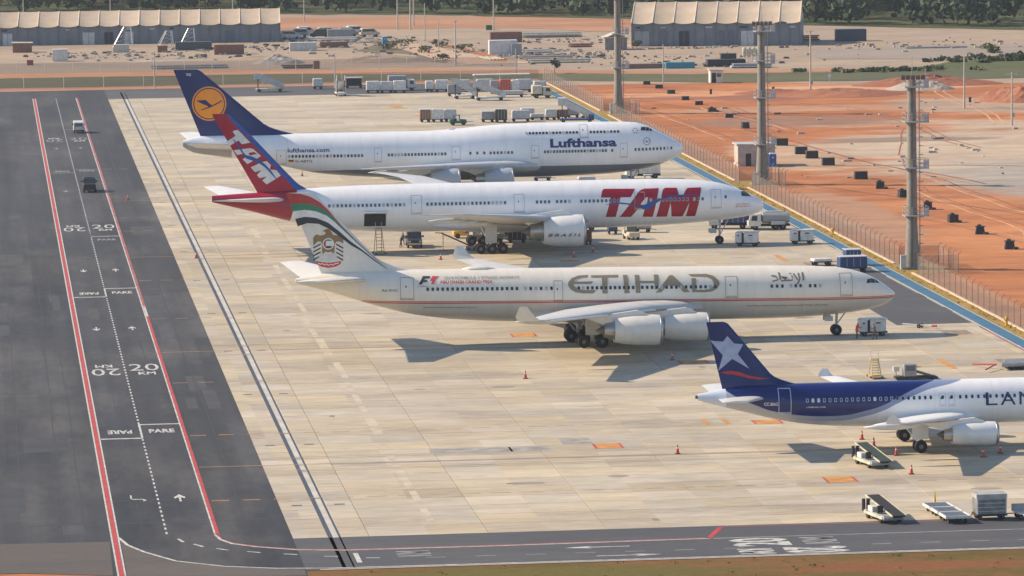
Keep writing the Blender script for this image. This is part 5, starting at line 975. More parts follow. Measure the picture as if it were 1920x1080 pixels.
wheels(t, (-.95, .95), .6, .2, .15); MB().cyl((-1.3, 0, .4), (-2.2, .1, .35), .05, n=6).build('tow_bar', YELL, t)
t = thing('flat_dolly', 'silver flat dolly at the right edge behind the cargo container', 'dolly', (84.3, 373.2, 0), RAD(3))
MB().box((0, 0, .55), (2.6, 1.8, .1)).build('deck', ALU, t); MB().box((0, .9, .85), (2.6, .06, .5)).build('headboard', MESHG, t); wheels(t, (-.9, .9), .65, .22, .15); MB().cyl((-1.3, 0, .45), (-1.9, 0, .45), .05, n=6).build('tow_bar', REDB, t)
t = thing('hitch_post', 'yellow post standing behind the silver dollies', 'post', (77.9, 380.5, 0)); MB().lathe([(0, .32), (.08, .32), (.4, .12), (1.0, .06), (1.35, .03)], 'z', n=10).build('post', YELL, t, True, 40); MB().box((0, 0, .02), (.8, .8, .04)).build('base_plate', YELL, t)
CONES = [(54.1, 471.1, 'red cone alone in the open apron below the cream airliner'), (71.0, 483.2, 'red cone beside an orange block under the cream airliner engines'), (61.4, 415.1, 'red cone on the lead-in line behind the blue airliner tail'), (79.4, 421.0, 'red cone by the blue airliner, farthest left of the main wheels'), (79.6, 416.3, 'dark red cone left of the blue airliner near main wheel'), (80.5, 410.3, 'red and white cone right of the belt loader'),
         (79.6, 398.9, 'red cone in the sun nearest the camera, below the belt loader'), (87.9, 407.8, 'red cone in the shade under the blue airliner engine'), (89.9, 409.8, 'red cone ahead of the blue airliner engine'), (57.3, 592.0, 'red and white cone left of the cream airliner winglet'), (74.3, 591.4, 'white banded cone in the shadow of the red-tailed airliner'), (77.5, 596.9, 'dark cone in shadow ahead of the big white engine'), (26.6, 601.1, 'red cone standing on the slot drain'), (20.6, 688.6, 'red cone on dark asphalt beside the concrete edge'), (48.7, 724.3, 'small cone under the jumbo jet tail'), (99.9, 603.5, 'red cone between the two white power units')]
for x, y, l in CONES: cone(l, (x, y, 0))
# cream airliner nose
gpu('white ground power unit at the cream airliner nose', (95.5, 500.2, 0), 0)
t = thing('tow_bar', 'grey tow bar lying ahead of the cream airliner', 'tow bar', (102.0, 506, 0), RAD(-38)); MB().cyl((-2.2, 0, .35), (1.6, 0, .3), .07, n=8).build('bar', LGREY, t); MB().box((1.75, 0, .3), (.5, .3, .2)).build('tow_head', REDB, t); wheels(t, (0,), .35, .24, .14)
cart('navy covered cart with grey roof behind the cream airliner nose', (105.6, 566, 0), RAD(4), BLUEB, 3.4, 1.7, 1.9, None, LGREY); cart('navy covered cart farther back by the blue path', (107.0, 573.5, 0), RAD(4), BLUEB, 1.9, 1.7, 2.0, None, LGREY)
cart('low white flatbed left of the navy carts', (103.2, 574, 0), RAD(8), WB_, 2.4, 1.5, .95)
# red-tailed airliner: service round it
gpu('white ground power unit nearest the red-lettered airliner nose wheel', (98.2, 600.5, 0), RAD(-18)); gpu('white ground power unit beside the blue path', (105.6, 601.6, 0), RAD(2))
truck('grey tanker truck parked behind the red-lettered airliner nose', (104.6, 622, 0), RAD(178), WB_, GREYB, 5.6, 2.4, True, 'fuel_truck')
truck('dark blue catering truck half hidden by the red-lettered airliner nose', (99.6, 624.5, 0), RAD(170), LGREY, BLUEB, 5.4, 3.3, False, 'catering_truck')
pickup('black pickup facing the camera under the red-tailed airliner', (55.5, 609.6, 0), RAD(-92))
step_ladder('tan step ladder under the open cargo door', (50.2, 600.6, 0), RAD(8), TAN, 3.3, 1.0)
t = thing('conveyor', 'thin conveyor leaning up beside the main wheels', 'conveyor', (60.4, 604.4, 0), RAD(-30))
MB().cyl((-1.9, 0, 2.1), (2.6, 0, .4), .11, n=6).build('belt_arm', DMETAL, t); MB().cyl((-1.7, 0, 0), (-1.7, 0, 2.0), .05, n=6).build('leg', TAN, t); MB().box((-2.3, 0, 2.12), (.9, .5, .08)).build('head', DMETAL, t); MB().box((2.5, 0, .35), (1.6, .8, .4)).build('base', GREYB, t); wheels(t, (2.1, 2.9), .4, .2, .12)
t = tug('yellow tractor behind the red-tailed airliner wheels', (63.2, 620, 0), RAD(180), YELL); MB().box((-.2, 0, 1.3), (1.8, 1.2, .5)).build('cargo_bin', YELL, t)
truck('white truck seen past the big white engine', (79.5, 626, 0), RAD(200), WB_, LGREY, 4.2, 2.5); cart('loaded dolly beyond the big white engine', (68.0, 622, 0), 0, LGREY, 3.0, 1.6, 1.5, None, None, True); cart('low silver dolly behind the main wheels', (71.6, 622, 0), 0, LGREY, 2.6, 1.6, 1.1)
t = tug('pale pushback tractor under the red-lettered airliner belly', (84.7, 613, 0), RAD(-80), CREAMB); cart('small dark blue cart behind the pushback tractor', (83.2, 620.5, 0), RAD(90), BLUEB, 1.8, 1.2, 1.6)
cart('red-brown trolley ahead of the big white engine', (78.2, 607, 0), RAD(90), RUST, 1.2, .8, 2.0)
for x, y, l in ((90, 700, 'pale dolly under the jumbo jet belly'), (84, 706, 'grey dolly behind the jumbo jet belly'), (95.2, 690, 'dark cart beside the jumbo jet nose wheel')): cart(l, (x, y, 0), 0, LGREY, 2.6, 1.5, 1.1)
truck('white truck behind the jumbo jet nose wheel', (99.4, 706, 0), RAD(180), WB_, WB_, 5.2, 2.7)
tug('grey tow tractor at the jumbo jet nose', (98.0, 692, 0), RAD(180), LGREY)
for x, y, w, h, m_, l in ((66.3, 612.5, 2.6, 1.3, GREYB, 'low dark dolly beside the red-tailed airliner main wheels'), (69.3, 611.5, 2.4, 1.9, BLACKB, 'dark cart behind the big white engine'), (64.8, 616.5, 2.2, 1.6, GREYB, 'grey cart behind the far main wheels'), (73.2, 615.0, 2.2, 1.5, LGREY, 'pale cart left of the big white engine exhaust'), (75.9, 618, 2.0, 2.0, BLUEB, 'dark blue cart beyond the big white engine'), (87.5, 622, 2.2, 1.8, GREYB, 'grey cart past the pushback tractor')): cart(l, (x, y, 0), random.uniform(-.3, .3), m_, w, 1.4, h)
for x, y, w, h, m_, l in ((103.0, 834.5, 2.0, 1.8, RUST, 'brown cart beside the pale stairs by the fence'), (105.4, 838, 2.2, 2.0, GREYB, 'dark cart behind the pale stairs by the fence'), (107.2, 834, 1.6, 1.4, CREAMB, 'small cream cart at the verge behind the jumbo jet'), (97.2, 838.5, 2.4, 1.9, LGREY, 'grey cart behind the flat one in the mid-apron row'), (90.4, 902, 2.6, 2.3, GREYB, 'dark cart between the far stairs and the covered carts'), (107.5, 906, 2.4, 2.4, LGREY, 'grey cart by the fence at the far corner')): cart(l, (x, y, 0), random.uniform(-.1, .1), m_, w, 1.4, h)
# between the cream and the blue airliners
step_ladder('yellow step ladder behind the blue airliner', (88.9, 464, 0), RAD(2), cm('pale_yellow', (.55, .40, .14), .5), 2.0, .95)
t = thing('baggage_lift', 'grey control cabin with ramp behind the blue airliner', 'loader', (92.4, 462.5, 0)); MB().box((-.3, 0, 1.0), (1.25, 1.3, 1.2)).build('cabin', GREYB, t); MB().box((-.3, -.66, 1.2), (.9, .02, .5)).build('window', GLASSG, t); MB().box((-1.6, .3, 1.1), (.6, .5, .5)).build('sign_box', WB_, t); MB().cyl((-1.6, .3, 0), (-1.6, .3, .9), .05, n=6).build('sign_post', TAN, t)
MB().prism([(.4, .7), (.4, .95), (2.6, .25), (2.6, .05)], -.4, .4).build('ramp', DMETAL, t); MB().box((.3, 0, .25), (4.2, 1.2, .2)).build('base', CHAS, t); MB().box((.7, .2, 1.25), (.5, .3, .08)).build('warning_flap', ORANGE, t); wheels(t, (-1.3, 1.9), .5, .2, .15)
t = thing('pipe_pallet', 'stack of grey tubes with red tow bars at the right edge', 'pallet', (104.8, 469, 0), RAD(4))
for k in range(6): MB().cyl((-2.2+.2*k, -1.2+.45*k, .55+.05*(k % 2)), (4.5, -1.2+.45*k, .55+.05*(k % 2)), .22, n=12).build('tube', MESHG, t, True, 50)
for a in (-1, 1): MB().cyl((-2.4, 0, .5), (-4.2, a*2.4, .3), .08, n=6).build('red_bar', REDB, t)
MB().box((.8, 0, .25), (4.5, 2.2, .2)).build('pallet_bed', CHAS, t); wheels(t, (-1, 2.5), .8, .2, .15)
# far carts beyond the jumbo
stairs('white passenger stairs on the far edge road, leftmost', (56.1, 925.5, 0), 0, 5.4, 3.4, LGREY, CREAMB)
cart('white box trailer alone on the far edge road', (66.0, 930.8, 0), 0, WB_, 1.9, 1.5, 2.15)
stairs('grey passenger stairs seen end-on at the far edge', (68.9, 910, 0), RAD(90), 4.6, 3.9, GREYB, WB_)
cart('dark roofed cart on the far edge road', (73.3, 932, 0), 0, GREYB, 3.3, 1.6, 2.1, None, WB_, True)
for k, (x, y, w, h, m_) in enumerate(((75.8, 916.3, 2.6, 2.35, WB_), (78.4, 915.6, 2.4, 2.3, LGREY), (80.9, 914.8, 2.4, 2.45, WB_))): cart(('white covered cart leading the row of three at the far edge', 'grey covered cart in the middle of the row of three', 'white covered cart at the right end of the row of three')[k], (x, y, 0), 0, m_, w, 1.6, h, 'covered carts at the far edge')
truck('white roofed truck behind the row of three covered carts', (82.0, 922, 0), 0, WB_, GREYB, 5.4, 2.95)
cart('white cart left of the grey covered carts', (86.9, 916.2, 0), 0, WB_, 1.5, 1.5, 2.2, 'covered carts at the far edge'); cart('pale cart with ribs beside the white one', (89.3, 915.5, 0), 0, WB_, 2.6, 1.5, 2.4, 'covered carts at the far edge'); cart('grey cart behind the passenger stairs', (93.0, 914.5, 0), 0, LGREY, 3.4, 1.5, 2.4, 'covered carts at the far edge')
stairs('white passenger stairs in front of the far carts, left of the pair', (91.6, 894.2, 0), 0, 4.4, 3.7, LGREY, WB_); stairs('white passenger stairs in front of the far carts, right of the pair', (95.8, 888.3, 0), 0, 5.6, 3.4, LGREY, WB_)
t = thing('cart_shelter', 'long white canopy over the far carts', 'shelter', (102, 924, 0)); MB().prism([(-5.6, 2.55), (5.6, 2.55), (5.6, 2.75), (-5.6, 2.75)], -1.6, 1.6).build('roof', CREAMB, t)
for q in (-5.2, -2.6, 0, 2.6, 5.2):
    for s in (-1.4, 1.4): MB().cyl((q, s, 0), (q, s, 2.6), .07, n=6).build('post', LGREY, t)
for k, (x, y, w, h, m_) in enumerate(((97.6, 914, 3.2, 2.5, LGREY), (100.6, 905, 2.0, 2.9, REDB), (102.6, 905, 1.4, 2.8, WB_), (104.8, 910, 3.0, 2.6, LGREY), (98.6, 906, 1.6, 2.7, GREYB))): cart(('grey cart under the left end of the long canopy', 'red cart in front of the long canopy', 'slim white cart right of the red one', 'grey cart at the right end of the long canopy', 'dark grey cart left of the red one')[k], (x, y, 0), 0, m_, w, 1.5, h)
cart('flat trailer with low load in front of the red cart', (101.0, 896, 0), 0, LGREY, 4.2, 1.6, 1.3)
truck('pale truck parked by the fence at the far corner', (106.2, 892, 0), 0, CREAMB, CREAMB, 3.8, 2.4)
cart('dark maroon cart at the left end of the mid-apron row', (78.3, 834.2, 0), 0, RUST, 1.9, 1.5, 2.3, 'carts in the mid-apron row', WB_); cart('white covered cart second in the mid-apron row', (80.5, 834, 0), 0, WB_, 2.1, 1.5, 2.4, 'carts in the mid-apron row'); cart('pale covered cart third in the mid-apron row', (82.8, 834.2, 0), 0, LGREY, 2.1, 1.5, 2.3, 'carts in the mid-apron row')
tug('dark green tow tractor in front of the mid-apron row', (83.3, 825.5, 0), 0, GREENB)
cart('low dark cart left of the tall dark one', (89.2, 831.1, 0), 0, GREYB, 2.3, 1.5, 1.9, 'carts in the mid-apron row', LGREY); cart('tall dark cart with pale roof in the mid-apron row', (91.4, 829.5, 0), 0, BLACKB, 2.1, 1.5, 2.4, 'carts in the mid-apron row', CREAMB); cart('long grey ribbed cart in the mid-apron row', (95.1, 830.8, 0), 0, LGREY, 3.2, 1.5, 2.1, 'carts in the mid-apron row'); cart('low flat cart between grey carts', (98.4, 833.8, 0), 0, LGREY, 2.4, 1.4, 1.2, 'carts in the mid-apron row'); cart('grey cart at the right end of the mid-apron row', (100.8, 833.2, 0), 0, LGREY, 1.9, 1.5, 2.0, 'carts in the mid-apron row')
stairs('pale passenger stairs behind the jumbo jet by the fence', (104.6, 826, 0), RAD(-8), 6.0, 4.0, LGREY, BLUEB, WB_)
# hydrants on the kerb
for k, (x, y) in enumerate(((111.6, 612), (111.7, 506), (111.6, 778))):
    t = thing('hydrant', ('yellow hydrant on the verge beside the far power unit', 'yellow hydrant on the verge near the right edge', 'yellow hydrant on the verge beyond the jumbo jet nose')[k], 'hydrant', (x, y, .05)); MB().lathe([(0, .22), (.1, .22), (.12, .15), (.7, .15), (.8, .19), (.95, .12), (1.0, .02)], 'z', n=12).build('barrel', YELL, t, True, 50)
    for s in (-1, 1): MB().cyl((0, 0, .6), (s*.28, 0, .6), .08, n=8).build('outlet', YELL, t)
# people
SKIN_M = None
def person(label, loc, rz, top, legs, lean=0.0, arm=0.6):
    m = nodes_paint('clothes_'+str(len(bpy.data.materials)), lambda X, Y, Z, q, mix, cv: mix(q('GREATER_THAN', Z, 1.47), mix(q('GREATER_THAN', Z, .93), mix(q('GREATER_THAN', Z, .09), (.03, .03, .03), legs), top), (.22, .12, .08)), .8, 0)
    J = {'pel': (0, 0, .95, .15), 'che': (lean*.5, 0, 1.25, .17), 'nec': (lean*.8, 0, 1.46, .07), 'hea': (lean, 0, 1.62, .11), 'top': (lean, 0, 1.72, .08)}
    for s, k in ((-1, 'r'), (1, 'l')):
        st = .18*s
        J.update({k+'hip': (0, s*.1, .9, .11), k+'kne': (st*.8+.05, s*.11, .5, .08), k+'ank': (st, s*.11, .09, .055), k+'toe': (st+.17, s*.12, .05, .05), k+'sho': (lean*.65, s*.2, 1.4, .08), k+'elb': (lean+.1*arm, s*.28, 1.14, .055), k+'wri': (lean+.45*arm, s*.24, 1.02+.25*arm, .04), k+'han': (lean+.55*arm, s*.23, 1.03+.3*arm, .045)})
    E_ = [('pel', 'che'), ('che', 'nec'), ('nec', 'hea'), ('hea', 'top')]
    for k in 'rl': E_ += [('pel', k+'hip'), (k+'hip', k+'kne'), (k+'kne', k+'ank'), (k+'ank', k+'toe'), ('che', k+'sho'), (k+'sho', k+'elb'), (k+'elb', k+'wri'), (k+'wri', k+'han')]
    ks = list(J); me = bpy.data.meshes.new('person'); me.from_pydata([J[k][:3] for k in ks], [(ks.index(a), ks.index(b)) for a, b in E_], [])
    o = put('person', me, None, loc, (0, 0, rz)); sk = o.modifiers.new('skin', 'SKIN'); 
    for i, k in enumerate(ks): me.skin_vertices[0].data[i].radius = (J[k][3], J[k][3])
    me.skin_vertices[0].data[0].use_root = True
    sb = o.modifiers.new('sub', 'SUBSURF'); sb.levels = 1; sb.render_levels = 1; me.materials.append(m)
    return tag(o, label, 'person')
person('person in orange vest leaning to the white power unit', (93.3, 497.5, 0), RAD(30), (.62, .09, .03), (.16, .10, .05), .18, .8)
person('second person in brown clothes in front of the white power unit', (95.2, 496.8, 0), RAD(150), (.30, .15, .07), (.14, .09, .05), .15, .7)
person('person in dark clothes bending beside the black pickup', (53.7, 609.0, 0), RAD(20), (.04, .05, .09), (.10, .06, .05), .35, .9)
person('person in navy shirt behind the bending one by the pickup', (54.2, 612.0, 0), RAD(-20), (.03, .04, .08), (.05, .05, .06), .1, .4)
# ---------------------------------------------------------------- fence, masts, field, yard, trees
POSTM = cm('fence_post_concrete', (.19, .17, .155), .8); 
fm = bpy.data.materials.new('chain_link'); fm.use_nodes = True; nt = fm.node_tree; pb = nt.nodes['Principled BSDF']; pb.inputs['Base Color'].default_value = (.23, .18, .155, 1); pb.inputs['Roughness'].default_value = .7; pb.inputs['Alpha'].default_value = .36; MATS['chain_link'] = fm
FP = [(113.0, 470), (113.0, 561.8), (118.0, 561.8), (118.0, 573.6), (113.0, 573.6), (113.0, 686), (118.0, 686), (118.0, 698), (113.0, 698), (113.0, 841.6), (118, 841.6), (118, 853), (113.0, 853), (113.0, 947)]
fence = thing('perimeter_fence', 'chain-link fence with angled concrete posts between apron and red soil', 'fence', (113, 470, 0))
pm = MB().box((0, 0, 1.15), (.085, .085, 2.3)).cyl((0, 0, 2.28), (.36, 0, 2.65), .05, n=5).mesh('fence_post', POSTM)
def fence_run(root, path, step, pmesh, h, m_, org):
    pans = {}
    for (x0, y0), (x1, y1) in zip(path[:-1], path[1:]):
        L = math.hypot(x1-x0, y1-y0); n = max(1, round(L/step)); a = math.atan2(y1-y0, x1-x0); d = L/n
        k = round(d, 3)
        if k not in pans: pans[k] = MB().add([(0.07, 0, .05), (d-.07, 0, .05), (d-.07, 0, h), (.07, 0, h)], [(0, 1, 2, 3)]).mesh('mesh_panel', m_)
        for i in range(n):
            x, y = x0+(x1-x0)*i/n-org[0], y0+(y1-y0)*i/n-org[1]
            put('fence_post', pmesh, root, (x, y, 0)); put('mesh_panel', pans[k], root, (x, y, 0), (0, 0, a))
fence_run(fence, FP, 3.2, pm, 2.25, fm, (113, 470))
f2 = thing('back_fence', 'pale thin-post fence along the far red soil bank', 'fence', (-40, 1003, 0)); pm2 = MB().cyl((0, 0, 0), (0, 0, 2.4), .07, n=5).mesh('fence_post', cm('pale_post', (.50, .47, .43), .7))
fence_run(f2, [(-40, 1003), (113, 991)], 6.0, pm2, 2.2, fm, (-40, 1003))
f3 = thing('strip_fence', 'thin-post fence standing in the green strip', 'fence', (-40, 948, 0)); fence_run(f3, [(-40, 948), (112, 945)], 8.0, pm2, 2.2, fm, (-40, 948))

TOWC = cm('tower_concrete', (.21, .195, .17), .8, bump=.2); GALV = cm('galvanised_rail', (.36, .36, .36), .5, metal=.4)
def mast(label, loc, H, decks):
    t = thing('light_mast', label, 'light tower', loc, 0, 'concrete light masts along the fence')
    n = 12; prof = [(0, 1.0), (5.5, .68), (H-1.0, .53), (H-.2, .52)]
    MB().lathe([(z, r) for z, r in prof], 'z', n=n).build('column', TOWC, t, True, 30); MB().box((0, 0, .12), (3.2, 3.2, .24)).build('footing', TOWC, t)
    for zd in decks:
        d = MB().box((.45, -.1, zd), (3.0, 2.2, .16)).build('deck', GALV, t)
        for x in (-1.0, -.2, .6, 1.25, 1.9):
            for y in (-1.15, .95): MB().cyl((x, y, zd), (x, y, zd+1.15), .035, n=5).build('rail_post', GALV, d)
        for z in (.55, 1.12):
            for y in (-1.15, .95): MB().cyl((-1.0, y, zd+z), (1.9, y, zd+z), .03, n=5).build('rail', GALV, d)
            for x in (-1.0, 1.9): MB().cyl((x, -1.15, zd+z), (x, .95, zd+z), .03, n=5).build('rail', GALV, d)
        MB().box((1.55, -1.1, zd+.5), (.7, .08, 1.0)).build('rail_panel', LGREY, d)
    lad = MB().cyl((1.0, -.25, .4), (.95, -.25, H), .035, n=5).cyl((1.0, .25, .4), (.95, .25, H), .035, n=5).build('ladder_rails', GALV, t)
    for k in range(int(H/1.1)): MB().box((1.15, 0, .9+1.1*k), (.5, .55, .05)).build('ladder_hoop', DMETAL, lad)
    MB().box((-1.3, -1.0, .9), (.7, .5, 1.8)).build('base_cabinet', LGREY, t); MB().cyl((-.2, -.93, .5), (-.1, -.64, H-1), .05, n=5).build('cable_conduit', CHAS, t)
    MB().cyl((0.05, 0, H), (0.05, 0, H+2.6), .04, n=6).build('lightning_rod', GALV, t); MB().cyl((1.7, 0, H), (1.7, 0, H+1.3), .03, n=5).build('antenna', GALV, t)
    for k in range(5):
        x = -1.35+.62*k; fl = MB().box((0, 0, 0), (.5, .35, .5), Matrix.Translation((x, -1.45, H+.15)) @ Matrix.Rotation(.5, 4, 'X')).build('floodlight', DMETAL, t)
        MB().add([(-.2, -.19, -.2), (.2, -.19, -.2), (.2, -.19, .2), (-.2, -.19, .2)], [(0, 1, 2, 3)], Matrix.Translation((x, -1.45, H+.15)) @ Matrix.Rotation(.5, 4, 'X')).build('lens', GLASSG, fl)
    MB().box((-1.6, -.6, H+.35), (.9, .5, .28), Matrix.Rotation(.2, 4, 'Y')).build('side_floodlight', DMETAL, t)
    return t
mast('tall concrete light mast at the jumbo jet nose, its top out of frame', (114.9, 847.2, 0), 30, (8.3, 14.5, 21.0, 28.8)); mast('concrete light mast standing before the grey hut', (115.5, 692.2, 0), 24.0, (6.0, 13.0, 18.5, 22.9)); mast('concrete light mast nearest the camera, ahead of the cream airliner', (113.5, 568.0, 0), 23.6, (6.6, 12.5, 18.2, 22.5))
def pole(label, loc, h, r=.14, arm=False, box=False):
    t = thing('utility_pole', label, 'pole', loc, 0, 'thin poles of the field and yard'); MB().cyl((0, 0, 0), (0, 0, h), r, r*.65, 8).build('shaft', cm('pole_concrete', (.42, .39, .35), .8), t, True, 50)
    if arm: MB().cyl((-.9, 0, h-.3), (.9, 0, h-.3), .06, n=6).build('crossarm', LGREY, t)
    if box: MB().box((.2, -.1, 1.9), (.4, .35, .7)).build('meter_box', GREYB, t)
    return t
PL = [(158.9, 894.6, 12.1, 'pole between the white hut and the white sign', 1), (178.0, 841.8, 9.6, 'pole on the soil right of the nearest light mast', 0), (177.2, 798.3, 9.3, 'pole at the right edge beside the gravel', 1), (135.3, 930, 7.8, 'pole between the tall mast and the white hut', 0),
      (10.6, 1215, 9, 'pole behind the long warehouse, leftmost', 0), (32.9, 1215, 9, 'pole behind the long warehouse, second from left', 0), (64.3, 1212, 9, 'pole behind the right end of the long warehouse', 0), (81.9, 1200, 8, 'pole right of the long warehouse against the trees', 0), (101.3, 1148.5, 9.5, 'pole left of the tree-line pair', 0), (104.6, 1149.9, 12, 'left pole of the close pair before the trees', 0), (107, 1167, 11, 'right pole of the close pair before the trees', 0), (104.2, 1107.9, 8.5, 'slim pole at the head of the haul track', 0), (102.6, 1058.3, 6.8, 'short pole beside the haul track', 0), (100.7, 1001.2, 9.8, 'pole with bushy head at the foot of the haul track', 1), (123.9, 1138, 10.5, 'pole standing behind the white cabin', 0), (109.7, 966.2, 5.4, 'short pole behind the long canopy', 0), (69.6, 933, 7.1, 'thin pole beside the end-on stairs', 0), (34.1, 943.8, 7.5, 'thin pole left of the jumbo jet tail', 0)]
for x, y, h, l, a in PL: pole(l, (x, y, -.1), h, .19 if h > 9 else .14, bool(a), bool(a))

# huts and boxes on the red soil
def hut(label, loc, rz, w, d, h, wallm, roofm, door=True, nm='hut'):
    t = thing(nm, label, 'hut', loc, rz)
    MB().box((0, 0, h/2), (w, d, h)).build('wall', wallm, t)
    o = MB().prism([(-w/2-.25, h+.02), (w/2+.25, h+.02), (w/2+.25, h+.14), (-w/2-.25, h+.26)], -d/2-.25, d/2+.25).build('roof', roofm, t)
    if door:
        dd = MB().box((-w*.22, -d/2-.02, 1.0), (.85, .06, 2.0)).build('door', DARK, t); MB().box((-w*.22+.3, -d/2-.07, 1.0), (.06, .05, .12)).build('handle', LGREY, dd); MB().box((w*.2, -d/2-.02, 1.55), (.9, .05, .7)).build('window', GLASSG, t)
    return t
hut('grey hut with dark doorway behind the middle light mast', (120.2, 727.2, -.05), 0, 5.9, 3.8, 3.3, cm('hut_wall', (.42, .37, .32), .8), LGREY)
hut('white site hut with small window on the green strip', (145.6, 928, -.05), 0, 2.5, 2.4, 2.5, cm('hut_white', (.62, .59, .52), .7), CREAMB)
def toilet(label, loc, m_):
    t = thing('portable_toilet', label, 'toilet', loc); MB().box((0, 0, 1.0), (1.15, 1.15, 2.0), taper=.97).build('cabin', m_, t); MB().box((0, 0, 2.08), (1.05, 1.05, .18), taper=.7).build('roof', LGREY, t); dd = MB().box((0, -.59, 1.0), (.8, .04, 1.75)).build('door', m_, t); MB().box((0, -.63, 1.5), (.22, .02, .2)).build('sign', LETW, dd); return t
toilet('blue portable toilet beside the grey hut', (122.4, 723.6, -.05), cm('toilet_blue', (.03, .09, .30), .5)); toilet('light blue portable toilet far off in the yard', (92.6, 1084, -.13), cm('toilet_light_blue', (.05, .22, .42), .5))
BOXL = ['black box at the far end of the row by the green strip', 'black box second from the far end of the row', 'black box third from the far end of the row', 'black box fourth from the far end of the row', 'black box fifth from the far end of the row', 'flat black box with a small lump beside it', 'black box before the row bends at the dark track', 'tall black box left of the middle light mast', 'wide black box right of the grey hut', 'wide black box behind the overlapping pair', 'wide black box in front of the overlapping pair', 'black box with debris heaped against it', 'wide black box alone on the gravel edge', 'black box right of the lone wide one', 'black box left of the nearest light mast', 'black box just right of the nearest light mast', 'third black box from the right edge', 'second black box from the right edge', 'black box nearest the right edge']
BOXS = [(131.4, 926.1), (132.1, 914.1), (132.1, 897.9), (132.1, 879.1), (132.6, 865.3), (132.1, 846.5), (132.8, 830.9), (131.4, 804.7), (131.1, 765.4), (131.1, 747.1), (131.3, 738.3), (131.4, 724.3), (131.6, 697.9), (131.3, 680.8), (131.7, 666.0), (131.4, 646.2), (130.9, 626.6), (131.0, 609.6), (130.5, 589.3)]
BPLA = cm('black_plastic', (.022, .023, .027), .6, var=.4, bump=.3)
for k, ((x, y), l) in enumerate(zip(BOXS, BOXL)):
    big = 8 <= k <= 12; w = 1.95 if big else (1.3 if k > 6 else 1.5); h = 1.15 if big else (1.0 if k > 6 else .65); d = 1.2
    t = thing('black_box', l, 'box', (x, y, -.05), random.uniform(-.2, .2) if not big else 0, 'black boxes in a row on the red soil')
    o = MB().box((0, 0, h/2), (w, d, h), taper=.96 if big else random.uniform(.7, .98)).build('crate', BPLA, t)
    if k > 12 or k == 5: MB().lathe([(0, .34), (.12, .42), (.3, .34)], 'z', (w*.55, -.5, 0), 9).build('loose_lump', BPLA, t); MB().box((-.1, .1, h+.16), (w*.5, d*.5, .24), taper=.6).build('top_lump', BPLA, t)
    MB().box((0, 0, h+.03), (w*1.02, d*1.02, .06)).build('lid', cm('paler_lid', (.13, .11, .09), .8) if big else BPLA, t)  # wide boxes get a paler brown lid
    for s in (-1, 1): MB().box((s*w*.3, -d/2-.03, h*.5), (.1, .06, h*.9)).build('batten', BPLA, t)
for k, (x, y, l) in enumerate(((139.3, 894, 'small dark post on the soil below the white hut'), (152, 897, 'small dark marker left of the middle mast top'), (163.7, 885, 'small dark marker right of the tall pole'), (182.5, 858, 'small dark marker beside the right-hand pole'))):
    t = thing('marker_post', l, 'post', (x, y, -.05)); MB().box((0, 0, .45), (.42, .3, .9)).build('post', DARK, t); MB().box((0, 0, .95), (.55, .36, .12)).build('cap', RUST, t)
t = thing('notice_sign', 'small white sign on a post by the red soil', 'sign', (167.3, 920.2, -.05)); MB().cyl((0, 0, 0), (0, 0, 1.2), .05, n=6).build('post', LGREY, t); MB().box((0, 0, 1.4), (.55, .06, .75)).build('sign_board', WB_, t)
def mound(label, loc, sx, sy, h, m_, seed, nm='soil_heap'):
    rnd = random.Random(seed); bm = bmesh.new(); bmesh.ops.create_grid(bm, x_segments=22, y_segments=22, size=1)
    ph = [rnd.uniform(0, 6) for _ in range(8)]
    for v in bm.verts:
        x, y = v.co.x, v.co.y; r = math.hypot(x, y); e = max(0, 1-r**1.6)
        nz = .5*math.sin(5*x+ph[0])*math.sin(4*y+ph[1])+.3*math.sin(11*x+ph[2])*math.cos(9*y+ph[3])+.2*rnd.uniform(-1, 1)
        v.co = Vector((x*sx, y*sy, h*e*(1+.5*nz)-.12*(e <= 0)))
    me = bpy.data.meshes.new('heap'); bm.to_mesh(me); bm.free(); me.materials.append(m_)
    return tag(put(nm, me, None, loc), label, 'heap')
mound('dark soil heap below the nearest light mast top', (163, 885, -.1), 13, 9, 1.3, SOILD, 1); mound('long low soil heap left of the right-hand poles', (152, 893, -.1), 9, 5, .8, SOILD, 2); mound('brown soil heap beyond the poles near the right edge', (193, 862, -.1), 9, 9, 2.6, SOILD, 3); mound('grey rubble heap between the right-hand poles', (181, 897, -.1), 7, 6, 2.0, GRAV, 4); mound('pale rubble heap at the far right edge', (201, 868, -.1), 9, 8, 2.6, GRAV, 5); mound('red soil ridge under the green bushes on the right', (185, 910, -.1), 16, 7, 1.7, SOILD, 6); mound('grey gravel heap left of the dark kiosk', (64, 1022, -.14), 6, 5, 1.6, ground_mat('grey_gravel', [(.27, .25, .23), (.33, .30, .27), (.24, .22, .2)], [.2, .5, 2.0], bump=.8, spec=.1), 7); mound('long sand heap beyond the fence below the haul track', (86, 1022, -.14), 13, 6, 1.4, YARD, 8)
mound('low gravel bank beside the flat rubble', (39, 1035, -.14), 8, 3, .5, GRAV, 9); mound('sand heap before the long warehouse', (61, 1040, -.14), 8, 3, .6, YARD, 10)

